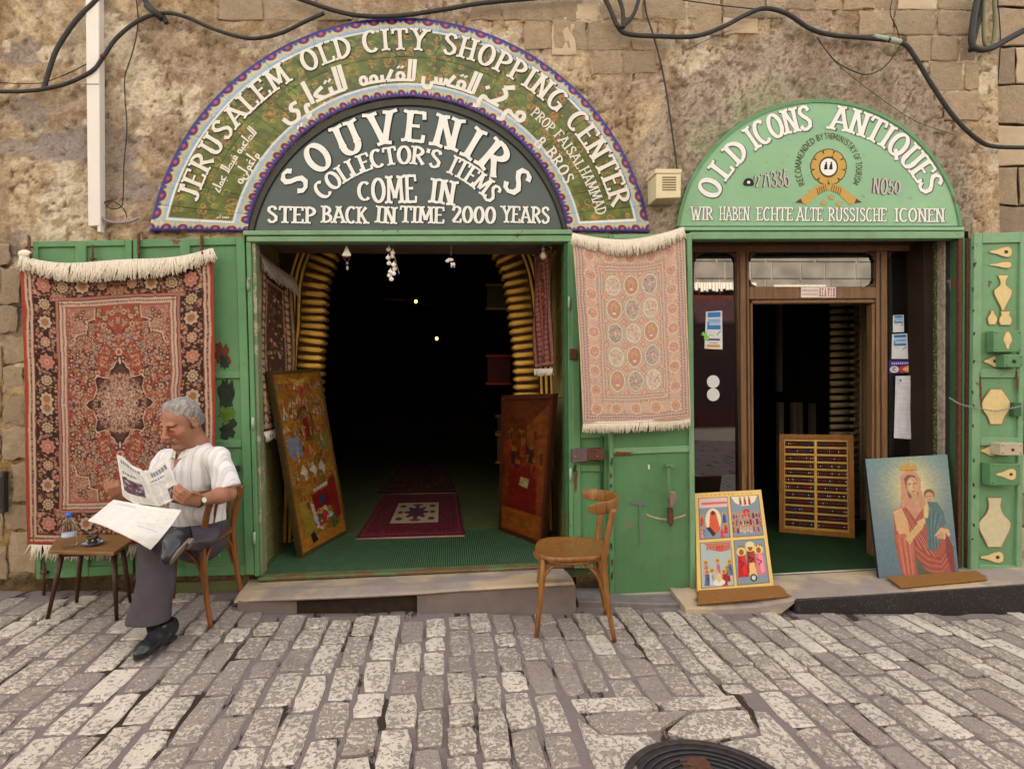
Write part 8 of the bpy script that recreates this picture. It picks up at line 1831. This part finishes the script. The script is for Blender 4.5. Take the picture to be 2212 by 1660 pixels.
# shoes
def shoe(heel, toe, up, sgn=1):
    f_ = nrm(toe-heel); s_ = nrm(np.cross(up, f_)); u_ = np.cross(f_, s_); L_ = np.linalg.norm(toe-heel); p = lambda a, b, c: heel+f_*L_*a+s_*b+u_*c
    F_ = Field([heel, toe], .12, .0045)
    F_.cap(p(.10, 0, .040), p(.45, 0, .036), .040, .040, .02, flat=(u_, .95)); F_.cap(p(.45, 0, .034), p(.82, .004, .026), .042, .036, .03, flat=(u_, 1.15)); F_.cap(p(.82, .004, .024), p(.93, .006, .020), .036, .026, .02, flat=(u_, 1.3))
    F_.cap(p(.10, 0, .06), p(.30, 0, .075), .036, .034, .02); F_.cut(p(0, 0, .088), u_); F_.ell(p(.18, 0, .10), (.03, .03, .03), None, .01, True); F_.cut(p(0, 0, .004), -u_)
    F_.mesh('shoe', BLK, man, None, 1)
    mb = MB(); ol = []
    for i in range(24):
        a = 2*pi*i/24; x = .5+.51*cos(a); w = (.040 if x > .55 else .034)*abs(sin(a))**.8*(1 if sin(a) > 0 else -1); ol.append(tuple(p(x, w*1.05, .006)))
    mb.prism(ol, tuple(-u_*.012)); mb.build('sole', SOLEM[0] if sgn > 0 else SOLEM[1], man, .003)
    mb = MB(); ol = [tuple(p(x, w, -.006)) for x, w in ((.0, -.022), (.0, .022), (.06, .031), (.26, .030), (.26, -.030), (.06, -.031))]; mb.prism(ol, tuple(-u_*.014)); mb.build('heel', SOLEM[0] if sgn > 0 else SOLEM[1], man, .002)
    mb = MB(); mb.tube([p(.56, w, h) for w, h in ((-.040, .034), (-.028, .054), (0, .064), (.028, .054), (.040, .034))], [.005]*5, 6, True); mb.build('strap', BLK, man)
SOLEM = [plain('dark_sole', (.03, .026, .024, 1), .6, .3), plain('worn_grey_sole', P(140, 122, 110), .8, .2, 0, .25, 40)]
hl_ = np.array((-1.405, -.665, gz(-1.405)+.024)); to_ = np.array((-1.452, -.935, gz(-1.452)+.022)); shoe(hl_, to_, np.array((0, 0, 1.)))
mb = MB(); mb.tube([LA+np.array((.06, .01, .01)), LA+np.array((-.015, -.01, .0))], [.044, .038], 12); mb.build('sock', SOCK, man)
h2 = D(410, 1163, -.86); t2 = D(366, 1214, -.97); shoe(h2, t2, nrm((-.72, .15, .62)), -1)
# watch
wd_ = nrm(LW-LE); wc_ = LW-wd_*.012; s1 = nrm(np.cross(wd_, (0, 0, 1))); s2 = np.cross(wd_, s1)
mb = MB(); mb.tube([wc_+(s1*cos(a)+s2*sin(a))*.0295 for a in np.linspace(0, 2*pi, 21)], .0055, 6, False); mb.build('watch_strap', plain('watch_leather', (.03, .018, .012, 1), .5, .4), man)
tc = nrm(CAM-wc_+np.array((0, 0, -.2))); tc = nrm(tc-np.dot(tc, wd_)*wd_); mb = MB(); fc = wc_+tc*.031; e1, e2 = wd_, np.cross(wd_, tc)
mb.prism([tuple(fc+(e1*cos(a)+e2*sin(a))*.017) for a in np.linspace(0, 2*pi, 18, False)], tuple(tc*.007)); mb.build('watch_case', plain('gold_case', P(206, 180, 120), .25, .6, .8), man, .001)
mb = MB(); mb.prism([tuple(fc+tc*.0072+(e1*cos(a)+e2*sin(a))*.0135) for a in np.linspace(0, 2*pi, 18, False)], tuple(tc*.0008)); mb.build('watch_dial', plain('white_dial', P(246, 240, 226), .3, .5), man)
mb = MB(); mb.tube([PV+np.array((.134*cos(a), .134*sin(a), .032)) for a in np.linspace(0, 2*pi, 30)], .014, 6, False, 1.2); mb.build('belt', BLK, man)
# ------------------------------------------------------------------ newspaper
def page(w, h, seed, colsn, pics, heads):
    c = Canvas(w, h, 2.6, (228, 222, 212)); r = random.Random(seed)
    for (x0, y0, x1, y1) in heads:
        k = x0
        while k < x1: e = min(x1, k+r.uniform(2.5, 6)); c.rect(k, y0, e, y1, (96, 94, 110), .75); k = e+1.3
    cw = (w-6)/colsn
    for i in range(colsn):
        y = 8
        while y < h-5:
            x0, x1 = 4+i*cw, 4+(i+1)*cw-2.2
            if not any(a-1 < (x0+x1)/2 < b+1 and q-1 < y < s__+1 for a, q, b, s__ in [(p[0], p[1], p[2], p[3]) for p in pics]+list(heads)): c.line([(x0, y), (x1-r.uniform(0, 2), y)], .75, (150, 146, 146), .6)
            y += 1.9
    for x0, y0, x1, y1, col in pics:
        c.rect(x0, y0, x1, y1, col)
        for k in range(26): c.ell(r.uniform(x0+1, x1-1), r.uniform(y0+1, y1-1), r.uniform(1, 4), r.uniform(1, 3.4), r.choice(((60, 54, 66), (150, 110, 100), (180, 170, 170), (90, 60, 56))), 0, .8)
    return c
news = thing('newspaper', D(300, 1150, -.75), 'large open newspaper with colour photos held by the seated man', 'newspaper')
NP = attrmat('newsprint', .92, .1, vary=.05, nsc=18, bump=.1)
def npage(name, cols, canvas, nx=70, ny=90, bow=0.0):
    """rows of control points (world), interpolated smoothly"""
    G_ = np.array(cols)  # rows x cols x 3
    r_, c_ = G_.shape[:2]
    def up(a, n):
        t = np.linspace(0, a.shape[0]-1, n); out = []
        for q in t:
            i = min(int(q), a.shape[0]-2); f = q-i; p0, p1, p2, p3 = a[max(i-1, 0)], a[i], a[i+1], a[min(i+2, a.shape[0]-1)]
            out.append(.5*((2*p1)+(-p0+p2)*f+(2*p0-5*p1+4*p2-p3)*f*f+(-p0+3*p1-3*p2+p3)*f**3))
        return np.array(out)
    g = up(G_, ny); g = up(g.transpose(1, 0, 2), nx).transpose(1, 0, 2); U, V = np.meshgrid(np.linspace(0, 1, nx), np.linspace(0, 1, ny))
    g[..., 1] += bow*(fbm(U, V, 5, 3, 4)-.5); o = gridmesh(name, g, alb(canvas.sample(U, V)), NP, news); m_ = o.modifiers.new('thickness', 'SOLIDIFY'); m_.thickness = .0025; m_.offset = 0; return o
# upright upper halves: left page and right page meeting at the centre fold
upl = page(60, 84, 3, 3, [(8, 40, 46, 66, (96, 78, 92))], [(10, 10, 50, 16), (10, 28, 40, 33)])
npage('left_page', [[D(252, 981, -.62), D(266, 986, -.66), D(286, 1004, -.70), D(310, 1015, -.735)], [D(257, 1010, -.64), D(275, 1020, -.68), D(296, 1030, -.72), D(318, 1040, -.75)], [D(261, 1040, -.66), D(280, 1052, -.70), D(304, 1060, -.735), D(330, 1065, -.76)], [D(265, 1070, -.68), D(286, 1083, -.72), D(312, 1088, -.745), D(342, 1092, -.765)]], upl, 60, 80, .012)
upr = page(60, 84, 5, 3, [(36, 60, 54, 80, (90, 84, 96))], [(14, 12, 52, 22), (8, 28, 40, 32)])
npage('right_page', [[D(310, 1015, -.737), D(326, 1012, -.74), D(342, 1002, -.735), D(357, 986, -.72)], [D(318, 1040, -.752), D(336, 1034, -.755), D(354, 1024, -.75), D(370, 1012, -.735)], [D(330, 1065, -.762), D(347, 1058, -.765), D(364, 1048, -.76), D(379, 1038, -.745)], [D(342, 1092, -.767), D(358, 1086, -.775), D(374, 1078, -.77), D(390, 1070, -.755)]], upr, 60, 80, .012)
lo = page(150, 70, 7, 6, [], [(20, 8, 60, 12), (90, 40, 130, 44)]); lo.a = lo.a*.35+np.array((236, 230, 222.))*.65
for k in range(8): lo.line([(0, 66+k*.4), (150, 66+k*.4)], .6, (196, 120, 110), .12)
npage('lower_sheet', [[D(245, 1078, -.70), D(292, 1086, -.745), D(340, 1094, -.77), D(393, 1100, -.775)], [D(226, 1094, -.74), D(272, 1106, -.79), D(322, 1120, -.82), D(372, 1130, -.82)], [D(207, 1109, -.78), D(252, 1122, -.83), D(303, 1142, -.86), D(350, 1158, -.86)], [D(189, 1124, -.80), D(232, 1137, -.86), D(278, 1160, -.90), D(325, 1186, -.89)]], lo, 110, 80, .015)
